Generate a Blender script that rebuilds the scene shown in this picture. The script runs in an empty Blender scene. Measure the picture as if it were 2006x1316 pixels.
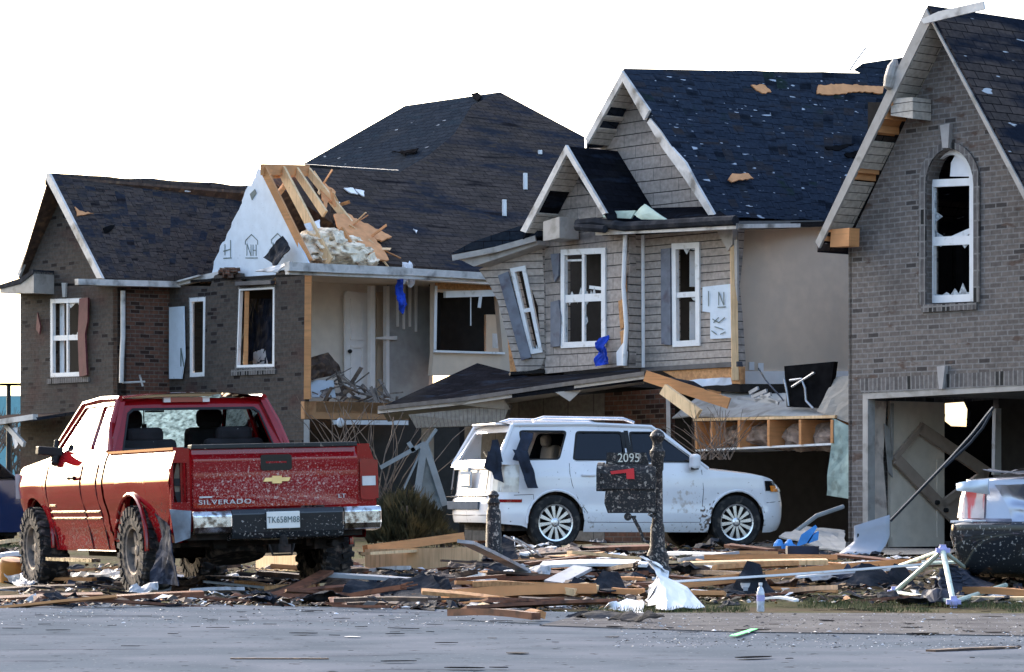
import bpy, math, random
from mathutils import Vector, Matrix, noise
from mathutils.geometry import tessellate_polygon
R = math.radians
random.seed(7)
sc = bpy.context.scene
col = sc.collection
# ---------------------------------------------------------------- camera
F = 6190.0; CX = 1003.0; HY = 985.0; HC = 0.88      # photo-pixel focal length, principal column, horizon row, eye height
cam = bpy.data.objects.new('camera', bpy.data.cameras.new('camera')); col.objects.link(cam)
cam.location = (0, 0, HC); cam.rotation_euler = (R(90), 0, 0)
cam.data.sensor_width = 36; cam.data.lens = F/2006*36
cam.data.shift_y = (HY-658)/2006
cam.data.clip_start = 0.5; cam.data.clip_end = 6000
sc.camera = cam
# ---------------------------------------------------------------- sky, sun, exposure
SUN_EL, SUN_AZ = 24, -32                            # azimuth measured from the view direction, negative = left
w = bpy.data.worlds.new('World'); sc.world = w; w.use_nodes = True
nt = w.node_tree; bg = nt.nodes['Background']
sky = nt.nodes.new('ShaderNodeTexSky'); sky.sky_type = 'NISHITA'; sky.sun_disc = False
sky.sun_elevation = R(SUN_EL); sky.sun_rotation = R(SUN_AZ); sky.dust_density = 4.6; sky.air_density = 1.0; sky.ozone_density = 1.5
nt.links.new(sky.outputs[0], bg.inputs[0]); bg.inputs[1].default_value = 0.15
sun = bpy.data.objects.new('sun', bpy.data.lights.new('sun', 'SUN')); col.objects.link(sun)
sun.data.energy = 0.5; sun.data.angle = R(18); sun.data.color = (1, .95, .9)
sd = Vector((math.sin(R(SUN_AZ))*math.cos(R(SUN_EL)), math.cos(R(SUN_AZ))*math.cos(R(SUN_EL)), math.sin(R(SUN_EL))))
sun.rotation_euler = sd.to_track_quat('Z', 'Y').to_euler()
sc.view_settings.view_transform = 'Standard'; sc.view_settings.look = 'None'; sc.view_settings.gamma = 1
sc.view_settings.exposure = 2.15
# ---------------------------------------------------------------- geometry helpers
def V(*a): return Vector(a)
def W(px, py, d): return V((px-CX)/F*d, d, HC+(HY-py)/F*d)
class VP:                                           # vertical plane through pixel column px at depth d, yaw in degrees
    def __init__(s, px, d, yaw):
        s.yaw = yaw; a = R(yaw); s.u = V(math.cos(a), math.sin(a), 0); s.p = V((px-CX)/F*d, d, 0)
        s.n = V(math.sin(a), -math.cos(a), 0)
        if s.n.y > 0: s.n = -s.n                    # towards the camera
    def off(s, o):
        q = VP.__new__(VP); q.yaw = s.yaw; q.u = s.u; q.n = s.n; q.p = s.p + s.n*o; return q
    def __call__(s, px, py):
        r = V((px-CX)/F, 1, (HY-py)/F); o = V(0, 0, HC)
        t = (s.p-o).dot(s.n)/r.dot(s.n); return o+r*t
def plane3(a, b, c):
    n = (b-a).cross(c-a).normalized()
    def hit(px, py):
        r = V((px-CX)/F, 1, (HY-py)/F); o = V(0, 0, HC); return o+r*((a-o).dot(n)/r.dot(n))
    hit.n = n if n.y < 0 else -n
    return hit
def sstep(a, b, x):
    t = min(1, max(0, (x-a)/(b-a))); return t*t*(3-2*t)
EDGE = [(-400, 45), (-4.57, 28.4), (-1.73, 26.7), (.99, 25.0), (4.1, 24.3), (400, 23)]
def edge_y(x):
    for (a, b), (c, d) in zip(EDGE, EDGE[1:]):
        if x <= c: return b+(d-b)*(x-a)/(c-a)
    return 23
def gz(x, y):
    e = y-edge_y(x)-5*sstep(-1, -3, x)*1.0 if x < -1 else y-edge_y(x)
    if x < -1: e = y-edge_y(x)-6*(1-sstep(-3.2, -1, x))
    return .26*sstep(1.5, 8.5, e)
def G(px, py, lift=0):                              # where a pixel meets the ground
    r = V((px-CX)/F, 1, (HY-py)/F); z = 0.1
    for i in range(30):
        t = (z+lift-HC)/r.z if r.z < -1e-4 else 60
        z = gz(r.x*t, t)*.5+z*.5
    return V(r.x*t, t, z+lift)
def rag(a, b, n, amp, seed=0):                      # points between two pixels, torn
    rr = random.Random(int(a[0]*7+a[1]*13+b[0]*3)+seed); out = []
    for i in range(1, n):
        t = i/n; out.append((a[0]+(b[0]-a[0])*t+rr.uniform(-amp, amp), a[1]+(b[1]-a[1])*t+rr.uniform(-amp, amp)))
    return out
class MB:
    def __init__(s): s.v = []; s.f = []
    def add(s, vs, fs):
        o = len(s.v); s.v += [Vector(v) for v in vs]; s.f += [tuple(i+o for i in f) for f in fs]; return s
    def poly(s, pts): return s.add(pts, [tuple(range(len(pts)))])
    def prism(s, pts, vec):
        n = len(pts); vec = Vector(vec); b = [Vector(p)+vec for p in pts]
        fs = [tuple(range(n)), tuple(range(2*n-1, n-1, -1))]+[(i, i+n, (i+1) % n+n, (i+1) % n) for i in range(n)]
        return s.add(list(pts)+b, fs)
    def holed(s, outer, holes, vec):
        loops = [outer]+list(holes); vec = Vector(vec)
        tris = tessellate_polygon([[Vector(p) for p in l] for l in loops])
        flat = [Vector(p) for l in loops for p in l]; n = len(flat)
        fs = [tuple(t) for t in tris]+[(t[2]+n, t[1]+n, t[0]+n) for t in tris]
        o = 0
        for l in loops:
            k = len(l); fs += [(o+i, o+i+n, o+(i+1) % k+n, o+(i+1) % k) for i in range(k)]; o += k
        return s.add(flat+[p+vec for p in flat], fs)
    def box(s, c, sx, sy, sz, rot=None):
        c = Vector(c); m = rot or Matrix.Identity(3); vs = []
        for x in (-.5, .5):
            for y in (-.5, .5):
                for z in (-.5, .5): vs.append(c+m @ V(x*sx, y*sy, z*sz))
        return s.add(vs, [(0, 1, 3, 2), (4, 6, 7, 5), (0, 4, 5, 1), (2, 3, 7, 6), (0, 2, 6, 4), (1, 5, 7, 3)])
    def beam(s, p, q, w_, h, up=(0, 0, 1), roll=0, seg=1, bend=0):
        p = Vector(p); q = Vector(q); d = (q-p).normalized(); up = Vector(up)
        if abs(d.dot(up)) > .98: up = V(1, 0, 0)
        sx = d.cross(up).normalized(); uz = sx.cross(d)
        if roll:
            m = Matrix.Rotation(roll, 3, d); sx = m @ sx; uz = m @ uz
        vs = []; fs = []
        for i in range(seg+1):
            t = i/seg; c = p.lerp(q, t)+uz*bend*math.sin(math.pi*t)
            vs += [c+sx*a*w_/2+uz*b*h/2 for a, b in ((-1, -1), (1, -1), (1, 1), (-1, 1))]
            if i: o = 4*i; fs += [(o-4+k, o-4+(k+1) % 4, o+(k+1) % 4, o+k) for k in range(4)]
        fs += [(3, 2, 1, 0), tuple(4*seg+k for k in range(4))]
        return s.add(vs, fs)
    def tube(s, pts, r, n=8, r2=None):
        pts = [Vector(p) for p in pts]; vs = []; fs = []; m = len(pts)
        for i, p in enumerate(pts):
            d = (pts[min(i+1, m-1)]-pts[max(i-1, 0)]).normalized()
            a = d.orthogonal().normalized() if abs(d.z) > .9 else d.cross(V(0, 0, 1)).normalized()
            b = d.cross(a); rr = r+(((r2 if r2 is not None else r)-r)*i/max(1, m-1))
            vs += [p+(a*math.cos(k*2*math.pi/n)+b*math.sin(k*2*math.pi/n))*rr for k in range(n)]
            if i: o = n*i; fs += [(o-n+k, o-n+(k+1) % n, o+(k+1) % n, o+k) for k in range(n)]
        fs += [tuple(range(n-1, -1, -1)), tuple(n*(m-1)+k for k in range(n))]
        return s.add(vs, fs)
    def lathe(s, prof, c, ax=(0, 0, 1), n=24, cap=True):
        c = Vector(c); ax = Vector(ax).normalized(); a = ax.orthogonal().normalized(); b = ax.cross(a); vs = []; fs = []
        for i, (r, h) in enumerate(prof):
            vs += [c+ax*h+(a*math.cos(k*2*math.pi/n)+b*math.sin(k*2*math.pi/n))*r for k in range(n)]
            if i: o = n*i; fs += [(o-n+k, o-n+(k+1) % n, o+(k+1) % n, o+k) for k in range(n)]
        if cap: fs += [tuple(range(n-1, -1, -1)), tuple(n*(len(prof)-1)+k for k in range(n))]
        return s.add(vs, fs)
    def grid(s, rows):                              # rows of equal length
        n = len(rows[0]); vs = [p for r in rows for p in r]
        return s.add(vs, [(i*n+j, i*n+j+1, (i+1)*n+j+1, (i+1)*n+j) for i in range(len(rows)-1) for j in range(n-1)])
    def sheet(s, c4, nx, ny, amp, seed=0, th=.006, freq=2.2):   # crumpled sheet between four corners
        a, b, c, d = [Vector(p) for p in c4]; nn = (b-a).cross(d-a).normalized(); off = V(seed*3.1, seed*1.7, 0)
        rows = []
        for j in range(ny+1):
            row = []
            for i in range(nx+1):
                u = i/nx; v = j/ny; p = a.lerp(b, u).lerp(d.lerp(c, u), v)
                q = p*freq+off; k = noise.noise(q)+.5*abs(noise.noise(q*2.7))
                row.append(p+nn*amp*k+V(noise.noise(q+V(9, 0, 0)), noise.noise(q+V(0, 9, 0)), 0)*amp*.5)
            rows.append(row)
        s.grid(rows); s.grid([[p-nn*th for p in r][::-1] for r in rows])
        m = len(rows[0])
        rim = rows[0]+[r[-1] for r in rows[1:]]+rows[-1][-2::-1]+[r[0] for r in rows[-2:0:-1]]
        k = len(rim); s.add(rim+[p-nn*th for p in rim], [(i, (i+1) % k, (i+1) % k+k, i+k) for i in range(k)])
        return s
    def build(s, name, mat, parent=None, smooth=False, bevel=0, kind=None, world=True, solid=0):
        me = bpy.data.meshes.new(name); root = V(0, 0, 0)
        if parent is not None and world: 
            r = parent
            while r.parent: root += r.location; r = r.parent
            root += r.location
        me.from_pydata([tuple(v-root) for v in s.v], [], s.f)
        uv = me.uv_layers.new(name='UVMap')
        for p in me.polygons:
            n = p.normal
            t = V(-n.y, n.x, 0)
            t = t.normalized() if t.length > .08 else V(1, 0, 0)
            b = n.cross(t)
            if b.z < 0: b = -b
            for li in p.loop_indices:
                c = s.v[me.loops[li].vertex_index]; uv.data[li].uv = (c.dot(t), c.dot(b))
            p.use_smooth = smooth
        mats = mat if isinstance(mat, (list, tuple)) else [mat]
        for m in mats: me.materials.append(m)
        o = bpy.data.objects.new(name, me); col.objects.link(o)
        if parent is not None: o.parent = parent
        if solid:
            m = o.modifiers.new('s', 'SOLIDIFY'); m.thickness = solid; m.offset = -1
        if bevel:
            m = o.modifiers.new('b', 'BEVEL'); m.width = bevel; m.segments = 2; m.limit_method = 'ANGLE'; m.angle_limit = R(35)
        if smooth and bevel:
            me.set_sharp_from_angle(angle=R(40))
        elif smooth: me.set_sharp_from_angle(angle=R(38))
        if kind: o['kind'] = kind
        return o
def thing(name, label, cat, loc=(0, 0, 0), rz=0, group=None, rx=0, ry=0):
    o = bpy.data.objects.new(name, None); col.objects.link(o); o.location = loc; o.rotation_euler = (rx, ry, rz); o.empty_display_size = .2
    o['label'] = label; o['category'] = cat
    if group: o['group'] = group
    return o
def tag(o, label, cat, group=None):
    o['label'] = label; o['category'] = cat
    if group: o['group'] = group
    return o
def text(s, size, ext=.003, spacing=1):
    c = bpy.data.curves.new('t', 'FONT'); c.body = s; c.size = size; c.extrude = ext; c.align_x = 'CENTER'; c.align_y = 'CENTER'; c.space_character = spacing; c.resolution_u = 3
    o = bpy.data.objects.new('t', c); col.objects.link(o); dg = bpy.context.evaluated_depsgraph_get(); dg.update()
    me = bpy.data.meshes.new_from_object(o.evaluated_get(dg)); bpy.data.objects.remove(o)
    return [v.co.copy() for v in me.vertices], [tuple(p.vertices) for p in me.polygons]
def put_text(mb, s, size, mat3, loc, ext=.003, spacing=1, sx=1):
    vs, fs = text(s, size, ext, spacing); mb.add([Vector(loc)+mat3 @ V(v.x*sx, v.y, v.z) for v in vs], fs); return mb
# ---------------------------------------------------------------- materials
def mat(name, c, rough=.7, metal=0, spec=.3, coat=0, var=.12, vs=6, bump=0, bs=40, c2=None, c2t=.6, c2s=3, c2w=.08, streak=None, coord='Object', speck=None):
    m = bpy.data.materials.new(name); m.use_nodes = True; n = m.node_tree.nodes; L = m.node_tree.links; b = n['Principled BSDF']
    b.inputs['Roughness'].default_value = rough; b.inputs['Metallic'].default_value = metal; b.inputs['Specular IOR Level'].default_value = spec
    b.inputs['Coat Weight'].default_value = coat; b.inputs['Coat Roughness'].default_value = .04
    tc = n.new('ShaderNodeTexCoord').outputs[coord]
    def nz(scale, det=4, vec=None):
        x = n.new('ShaderNodeTexNoise'); x.inputs['Scale'].default_value = scale; x.inputs['Detail'].default_value = det; L.new(vec or tc, x.inputs['Vector']); return x.outputs['Fac']
    def ramp(fac, a, bb):
        r = n.new('ShaderNodeMapRange'); r.inputs[1].default_value = a; r.inputs[2].default_value = bb; L.new(fac, r.inputs[0]); return r.outputs[0]
    def mix(fac, A, B):
        x = n.new('ShaderNodeMix'); x.data_type = 'RGBA'
        for s_, v in ((0, fac), (6, A), (7, B)):
            if isinstance(v, (tuple, list)): x.inputs[s_].default_value = (*v, 1)
            elif isinstance(v, (int, float)): x.inputs[s_].default_value = v
            else: L.new(v, x.inputs[s_])
        return x.outputs[2]
    cur = mix(ramp(nz(vs, 5), .35, .65), tuple(x*(1-var) for x in c), tuple(min(1, x*(1+var)) for x in c))
    if streak:                                       # (colour, (sx,sy,sz), lo, hi)
        mp = n.new('ShaderNodeMapping'); mp.inputs['Scale'].default_value = streak[1]; L.new(tc, mp.inputs[0])
        cur = mix(ramp(nz(1, 6, mp.outputs[0]), streak[2], streak[3]), cur, streak[0])
    if c2: cur = mix(ramp(nz(c2s, 7), c2t-c2w, c2t+c2w), cur, c2)
    if speck:                                        # (colour, scale, threshold) or list
        for sp in (speck if isinstance(speck, list) else [speck]):
            cur = mix(ramp(nz(sp[1], 3), sp[2], sp[2]+.04), cur, sp[0])
    L.new(cur, b.inputs['Base Color'])
    if bump:
        bp = n.new('ShaderNodeBump'); bp.inputs['Strength'].default_value = bump; bp.inputs['Distance'].default_value = .01
        L.new(nz(bs, 6), bp.inputs['Height']); L.new(bp.outputs[0], b.inputs['Normal'])
    return m
def pat(name, cols, bw, bh, mort, mcol, off=.5, hl=None, bump=.6, rough=.85, dark=None, patch=None, speck=None, squash=1, sat=None):
    """brick / shingle / siding pattern on metre UVs; cols = two tile colours"""
    m = bpy.data.materials.new(name); m.use_nodes = True; n = m.node_tree.nodes; L = m.node_tree.links; b = n['Principled BSDF']
    b.inputs['Roughness'].default_value = rough; b.inputs['Specular IOR Level'].default_value = .12 if bh != .14 else 0
    tc = n.new('ShaderNodeTexCoord').outputs['UV']
    def nz(scale, det=4, vec=None):
        x = n.new('ShaderNodeTexNoise'); x.inputs['Scale'].default_value = scale; x.inputs['Detail'].default_value = det; L.new(vec or tc, x.inputs['Vector']); return x.outputs['Fac']
    def ramp(fac, a, bb):
        r = n.new('ShaderNodeMapRange'); r.inputs[1].default_value = a; r.inputs[2].default_value = bb; L.new(fac, r.inputs[0]); return r.outputs[0]
    def mix(fac, A, B, mode='MIX'):
        x = n.new('ShaderNodeMix'); x.data_type = 'RGBA'; x.blend_type = mode
        for s_, v in ((0, fac), (6, A), (7, B)):
            if isinstance(v, (tuple, list)): x.inputs[s_].default_value = (*v, 1)
            elif isinstance(v, (int, float)): x.inputs[s_].default_value = v
            else: L.new(v, x.inputs[s_])
        return x.outputs[2]
    def brick(A, B, M, ms=mort):
        t = n.new('ShaderNodeTexBrick'); t.offset = off; t.inputs['Scale'].default_value = 1
        t.inputs['Mortar Size'].default_value = ms; t.inputs['Mortar Smooth'].default_value = .15; t.inputs['Brick Width'].default_value = bw; t.inputs['Row Height'].default_value = bh; t.inputs['Bias'].default_value = -.1
        for k, v in (('Color1', A), ('Color2', B), ('Mortar', M)): t.inputs[k].default_value = (*v, 1)
        L.new(wob, t.inputs['Vector']); return t
    mp = n.new('ShaderNodeVectorMath'); mp.operation = 'MULTIPLY_ADD'
    nn = n.new('ShaderNodeTexNoise'); nn.inputs['Scale'].default_value = .9; L.new(tc, nn.inputs['Vector'])
    L.new(nn.outputs['Color'], mp.inputs[0]); mp.inputs[1].default_value = (.05, .03, 0); L.new(tc, mp.inputs[2]); wob = mp.outputs[0]
    t = brick(cols[0], cols[1], mcol); cur = t.outputs['Color']
    if hl:
        t3 = brick((0, 0, 0), (0, 0, 0), (1, 1, 1), hl[1]); t3.inputs['Brick Width'].default_value = 400; t3.offset = 0
        cur = mix(t3.outputs['Color'], cur, hl[0])
    if dark:                                         # odd dark tiles
        t2 = brick((0, 0, 0), (1, 1, 1), (0, 0, 0)); t2.inputs['Bias'].default_value = 0
        cur = mix(ramp(t2.outputs['Color'], dark[1], dark[1]+.03), cur, dark[0])
    if patch:
        for pc, psx, psy, a, bb in patch:
            q = n.new('ShaderNodeMapping'); q.inputs['Scale'].default_value = (psx, psy, 1); L.new(tc, q.inputs[0])
            q.inputs['Location'].default_value = (psx*7.3, psy*3.1, psx)
            cur = mix(ramp(nz(1, 5, q.outputs[0]), a, bb), cur, pc)
    cur = mix(.55, cur, mix(ramp(nz(14, 5), .3, .7), (.35, .35, .35), (1, 1, 1)), 'MULTIPLY')
    cur = mix(ramp(nz(.8, 6), .55, .75), cur, mix(.5, cur, (.03, .03, .03)))
    if speck:
        for s_ in speck:
            q = n.new('ShaderNodeMapping'); q.inputs['Scale'].default_value = (s_[3], s_[4], 1); L.new(tc, q.inputs[0])
            cur = mix(ramp(nz(s_[1], 2, q.outputs[0]), s_[2], s_[2]+.03), cur, s_[0])
    L.new(cur, b.inputs['Base Color'])
    bp = n.new('ShaderNodeBump'); bp.inputs['Strength'].default_value = bump; bp.inputs['Distance'].default_value = .02; bp.invert = True
    L.new(t.outputs['Fac'], bp.inputs['Height'])
    bp2 = n.new('ShaderNodeBump'); bp2.inputs['Strength'].default_value = .35; bp2.inputs['Distance'].default_value = .01
    L.new(nz(30, 6), bp2.inputs['Height']); L.new(bp.outputs[0], bp2.inputs['Normal']); L.new(bp2.outputs[0], b.inputs['Normal'])
    return m
M = {}
M['brick_right'] = pat('grey_brick', ((.19, .163, .148), (.13, .113, .105)), .20, .070, .010, (.23, .22, .212), dark=((.07, .062, .06), .93), patch=[((.12, .085, .07), 2.5, 6, .62, .68)])
M['brick_left'] = pat('brown_brick', ((.10, .082, .07), (.070, .058, .051)), .21, .075, .009, (.085, .08, .075), dark=((.025, .02, .02), .9), patch=[((.085, .052, .045), 1.2, 1.6, .54, .72)])
M['brick_red'] = pat('red_brown_brick', ((.16, .075, .05), (.10, .055, .042)), .21, .075, .009, (.15, .12, .10), dark=((.05, .028, .022), .8))
M['brick_soldier'] = pat('upright_brick', ((.17, .155, .15), (.09, .085, .085)), .078, .22, .012, (.24, .23, .22), off=0, dark=((.03, .03, .03), .8))
M['shake'] = pat('shake_siding', ((.45, .39, .35), (.385, .335, .30)), .42, .19, .004, (.17, .16, .158), off=.37, hl=((.045, .042, .042), .008), rough=.7, bump=.9, patch=[((.20, .18, .17), .7, 3, .55, .75)])
M['lap'] = pat('lap_siding', ((.45, .39, .345), (.42, .365, .32)), 60, .118, .007, (.05, .045, .045), off=.4, rough=.6, bump=.9, patch=[((.2, .19, .18), .7, 3, .55, .75)])
M['roof_left'] = pat('brown_shingles', ((.088, .071, .065), (.060, .050, .047)), .32, .14, .006, (.012, .011, .012), off=.4, rough=.8, patch=[((.028, .032, .045), .5, 2.0, .50, .64), ((.075, .06, .05), 3, 8, .56, .66), ((.02, .018, .02), .8, 6, .6, .7)])
M['roof_felt'] = pat('stripped_blue_shingles', ((.026, .034, .048), (.018, .025, .037)), .32, .14, .006, (.008, .009, .012), off=.4, rough=1, patch=[((.02, .03, .044), 1.2, 5, .55, .7)], speck=[((.2, .23, .27), 3, .70, .6, 2.2)])
M['roof_mid'] = pat('navy_shingles', ((.030, .040, .060), (.025, .034, .052)), 1.0, .14, .005, (.005, .006, .009), off=.4, rough=.6, patch=[((.040, .035, .036), .35, 3.2, .56, .74), ((.012, .016, .024), .8, 3.5, .56, .66), ((.02, .032, .03), 1.0, 2.5, .62, .70)], speck=[((.36, .4, .46), 3.6, .685, .5, 1.9), ((.4, .43, .48), 8, .70, .5, 1.6)])
M['roof_right'] = pat('weathered_shingles', ((.082, .066, .062), (.056, .047, .045)), .32, .14, .008, (.012, .011, .012), off=.4, rough=.8, patch=[((.015, .019, .03), .6, 2.6, .48, .6)], speck=[((.4, .42, .45), 4, .69, .6, 1.7)])
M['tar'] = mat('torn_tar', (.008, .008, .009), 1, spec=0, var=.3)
M['roof_plain'] = pat('dark_shingles', ((.013, .014, .019), (.008, .009, .012)), .32, .14, .004, (.008, .008, .009), off=.4, rough=.7, patch=[((.02, .028, .045), 1, 4, .55, .7)])
M['trim'] = mat('taupe_trim', (.33, .31, .29), .5, var=.1, c2=(.2, .19, .17), c2t=.62, c2s=4)
M['gutter'] = mat('pale_gutter', (.56, .54, .52), .4, var=.12, c2=(.15, .14, .13), c2t=.6, c2s=3, bump=.3, bs=12)
M['soffit'] = pat('soffit_board', ((.55, .50, .44), (.50, .455, .4)), 9, .12, .006, (.1, .09, .08), bump=.5, rough=.6)
M['white'] = mat('white_vinyl', (.72, .73, .74), .4, var=.05, c2=(.45, .44, .42), c2t=.68, c2s=8)
M['wood'] = mat('fresh_lumber', (.54, .25, .10), .7, var=.15, vs=3, streak=((.42, .20, .08), (2, 2, 28), .5, .7), speck=((.2, .08, .03), 9, .74))
M['wood_pale'] = mat('pale_lumber', (.72, .50, .28), .7, var=.12, vs=4, streak=((.5, .32, .17), (30, 30, 2), .5, .72), speck=((.25, .12, .05), 7, .74))
M['wood_red'] = mat('wet_red_lumber', (.16, .06, .03), .6, var=.3, vs=4, streak=((.05, .02, .012), (10, 10, 10), .5, .7))
M['wood_dark'] = mat('dark_wet_wood', (.07, .045, .035), .7, var=.3, vs=8, c2=(.16, .1, .06), c2s=9)
M['osb'] = mat('sheathing_board', (.48, .25, .11), .8, var=.2, vs=20, c2=(.34, .16, .07), c2s=12, bump=.3)
M['insul'] = mat('insulation', (.78, .68, .53), .95, var=.2, vs=9, bump=1, bs=25, c2=(.3, .22, .15), c2s=7)
M['insul_pink'] = mat('brown_insulation', (.32, .24, .19), .95, var=.3, vs=9, bump=1, bs=25, c2=(.14, .09, .06), c2s=7)
M['wrap'] = mat('foam_sheathing', (.58, .66, .74), .6, var=.05, speck=((.25, .32, .38), 26, .7))
M['cream'] = mat('cream_wall', (.74, .66, .57), .8, var=.05, c2=(.66, .58, .5), c2s=1.2, c2w=.2)
M['taupe'] = mat('taupe_wall', (.68, .54, .41), .8, var=.05, c2=(.60, .48, .37), c2s=1.2, streak=((.45, .4, .34), (1, 1, .3), .5, .75), c2w=.2)
M['dry'] = mat('drywall', (.36, .36, .345), .85, var=.1, c2=(.25, .24, .22), c2s=4)
M['greenboard'] = mat('green_board', (.32, .42, .39), .8, var=.12, c2=(.2, .26, .24), c2s=7)
M['door'] = mat('painted_door', (.8, .77, .75), .5, var=.04)
M['ink'] = mat('ink', (.13, .17, .17), .7)
M['black'] = mat('black', (.012, .012, .013), .6, var=.3)
M['blackgloss'] = mat('black_gloss', (.006, .006, .007), .25, var=.1)
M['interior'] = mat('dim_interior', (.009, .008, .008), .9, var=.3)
M['maroon'] = mat('maroon_shutter', (.11, .028, .035), .6, var=.15)
M['blueshut'] = mat('slate_shutter', (.14, .155, .19), .6, var=.15, c2=(.09, .08, .1), c2s=5)
M['blue'] = mat('bright_blue_cloth', (.01, .05, .42), .8, var=.3)
M['navycloth'] = mat('navy_cloth', (.012, .018, .035), .7, var=.4)
M['greenfoam'] = mat('pale_green_foam', (.48, .6, .52), .6, var=.06)
M['felt'] = mat('roofing_felt', (.020, .023, .03), .9, spec=.1, var=.3, bump=.4, c2=(.045, .045, .05), c2s=6)
M['sheetwhite'] = mat('dirty_white_sheet', (.72, .73, .76), .6, var=.06, c2=(.45, .43, .4), c2t=.66, c2s=3)
M['greysheet'] = mat('grey_sheet', (.34, .35, .37), .5, var=.1, c2=(.2, .2, .2), c2s=5)
M['metal'] = mat('dull_metal', (.38, .4, .43), .4, metal=.6, var=.15)
M['dark_metal'] = mat('dark_metal', (.06, .065, .08), .4, metal=.5, var=.2)
M['concrete'] = mat('concrete', (.13, .13, .128), .95, spec=.05, var=.1, vs=2, c2=(.09, .085, .08), c2s=2.5, bump=.3, bs=60, speck=[((.6, .58, .56), 60, .66), ((.08, .07, .06), 25, .70)])
M['plastic_blue'] = mat('light_blue_plastic', (.05, .25, .62), .4, var=.15)
M['tubemat'] = mat('pale_green_tube', (.48, .55, .46), .4, var=.1, c2=(.3, .33, .28), c2s=8)
M['lilac'] = mat('lilac_joint', (.36, .36, .62), .5)
M['twig'] = mat('twig', (.13, .10, .08), .9, var=.3)
M['leaf'] = mat('dark_leaf', (.038, .036, .016), .8, var=.5, vs=3, c2=(.12, .09, .04), c2s=3)
M['grass'] = mat('grass_blades', (.06, .075, .025), .8, var=.4, vs=2, c2=(.2, .16, .08), c2s=2)
def glass(name, tint, a):
    m = bpy.data.materials.new(name); m.use_nodes = True; n = m.node_tree.nodes; L = m.node_tree.links
    g = n.new('ShaderNodeBsdfGlossy'); g.inputs['Roughness'].default_value = .03; g.inputs['Color'].default_value = (.9, .93, 1, 1)
    t = n.new('ShaderNodeBsdfTransparent'); t.inputs['Color'].default_value = (*tint, 1)
    lw = n.new('ShaderNodeLayerWeight'); lw.inputs['Blend'].default_value = a
    mx = n.new('ShaderNodeMixShader'); L.new(lw.outputs['Fresnel'], mx.inputs[0]); L.new(t.outputs[0], mx.inputs[1]); L.new(g.outputs[0], mx.inputs[2])
    L.new(mx.outputs[0], n['Material Output'].inputs[0]); return m
M['glass'] = glass('window_glass', (.6, .65, .7), .12)
M['darkglass'] = glass('tinted_glass', (.10, .12, .16), .30)
M['shard'] = mat('crazed_glass', (.34, .38, .41), .3, var=.4, vs=30, c2=(.14, .16, .18), c2s=12)
# ---------------------------------------------------------------- window builder
def bil(c):
    a, b, cc, d = [Vector(p) for p in c]                 # tl, tr, br, bl
    return lambda u, v: a.lerp(b, u).lerp(d.lerp(cc, u), v)
def window(parent, c, nrm, cols=2, rows=2, fw=.06, bar=.035, panes=(), shards=(), name='window', mat_=None, label=None, depth=.07, seed=1):
    """c = tl,tr,br,bl in world; panes = [(col,row)] with whole glass; shards = [(col,row,side)] jagged leftovers"""
    B = bil(c); wd = (Vector(c[1])-Vector(c[0])).length; ht = (Vector(c[3])-Vector(c[0])).length; n = nrm.normalized()
    fu = fw/wd; fv = fw/ht; bu = bar/wd; bv = bar/ht
    mb = MB()
    def bx(u0, u1, v0, v1, d=depth, off=0): mb.prism([B(u0, v0)+n*off, B(u1, v0)+n*off, B(u1, v1)+n*off, B(u0, v1)+n*off], -n*d)
    bx(0, fu, 0, 1); bx(1-fu, 1, 0, 1); bx(fu, 1-fu, 0, fv); bx(fu, 1-fu, 1-fv, 1)
    us = [fu+(1-2*fu)*i/cols for i in range(cols+1)]; vs = [fv+(1-2*fv)*i/rows for i in range(rows+1)]
    for i in range(1, cols): bx(us[i]-bu/2, us[i]+bu/2, fv, 1-fv, depth*.6, -.01)
    for j in range(1, rows):
        for i in range(cols): bx(us[i]+(bu/2 if i else 0), us[i+1]-(bu/2 if i < cols-1 else 0), vs[j]-bv, vs[j]+bv, depth*.5, -.015)
    o = mb.build(name, mat_ or M['white'], parent)
    if label: o['label'] = label
    rr = random.Random(seed)
    for (i, j) in panes:
        mb = MB(); mb.prism([B(us[i]+bu/2, vs[j]+bv)-n*.03, B(us[i+1]-bu/2, vs[j]+bv)-n*.03, B(us[i+1]-bu/2, vs[j+1]-bv)-n*.03, B(us[i]+bu/2, vs[j+1]-bv)-n*.03], -n*.005)
        q = mb.build('pane', M['glass'], parent); q.parent = o
    if shards:
        mb = MB()
        for (i, j, side) in shards:
            u0, u1, v0, v1 = us[i], us[i+1], vs[j], vs[j+1]; k = rr.choice((6, 9, 11)); pts = []
            for t in range(k+1):
                a = t/k; h = rr.uniform(.01, .2)*rr.choice((.1, .3, 1, 1.3)) if t not in (0, k) else .03
                if side == 'b': pts.append((u0+(u1-u0)*a, v1-h*(v1-v0)))
                if side == 't': pts.append((u0+(u1-u0)*a, v0+h*.6*(v1-v0)))
                if side == 'l': pts.append((u0+h*(u1-u0), v0+(v1-v0)*a))
                if side == 'r': pts.append((u1-h*(u1-u0), v0+(v1-v0)*a))
            base = {'b': [(u1, v1), (u0, v1)], 't': [(u1, v0), (u0, v0)], 'l': [(u0, v1), (u0, v0)], 'r': [(u1, v1), (u1, v0)]}[side]
            mb.prism([B(*p)-n*.032 for p in pts+base], -n*.004)
        q = mb.build('broken_pane', M['shard'], parent); q.parent = o
    return o
def slab(parent, name, pts, th, m, n=None, **k):
    nn = n if n is not None else (Vector(pts[1])-Vector(pts[0])).cross(Vector(pts[2])-Vector(pts[0])).normalized()
    if n is None and nn.y > 0: nn = -nn
    return MB().prism(pts, -nn*th).build(name, m, parent, **k)
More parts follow.
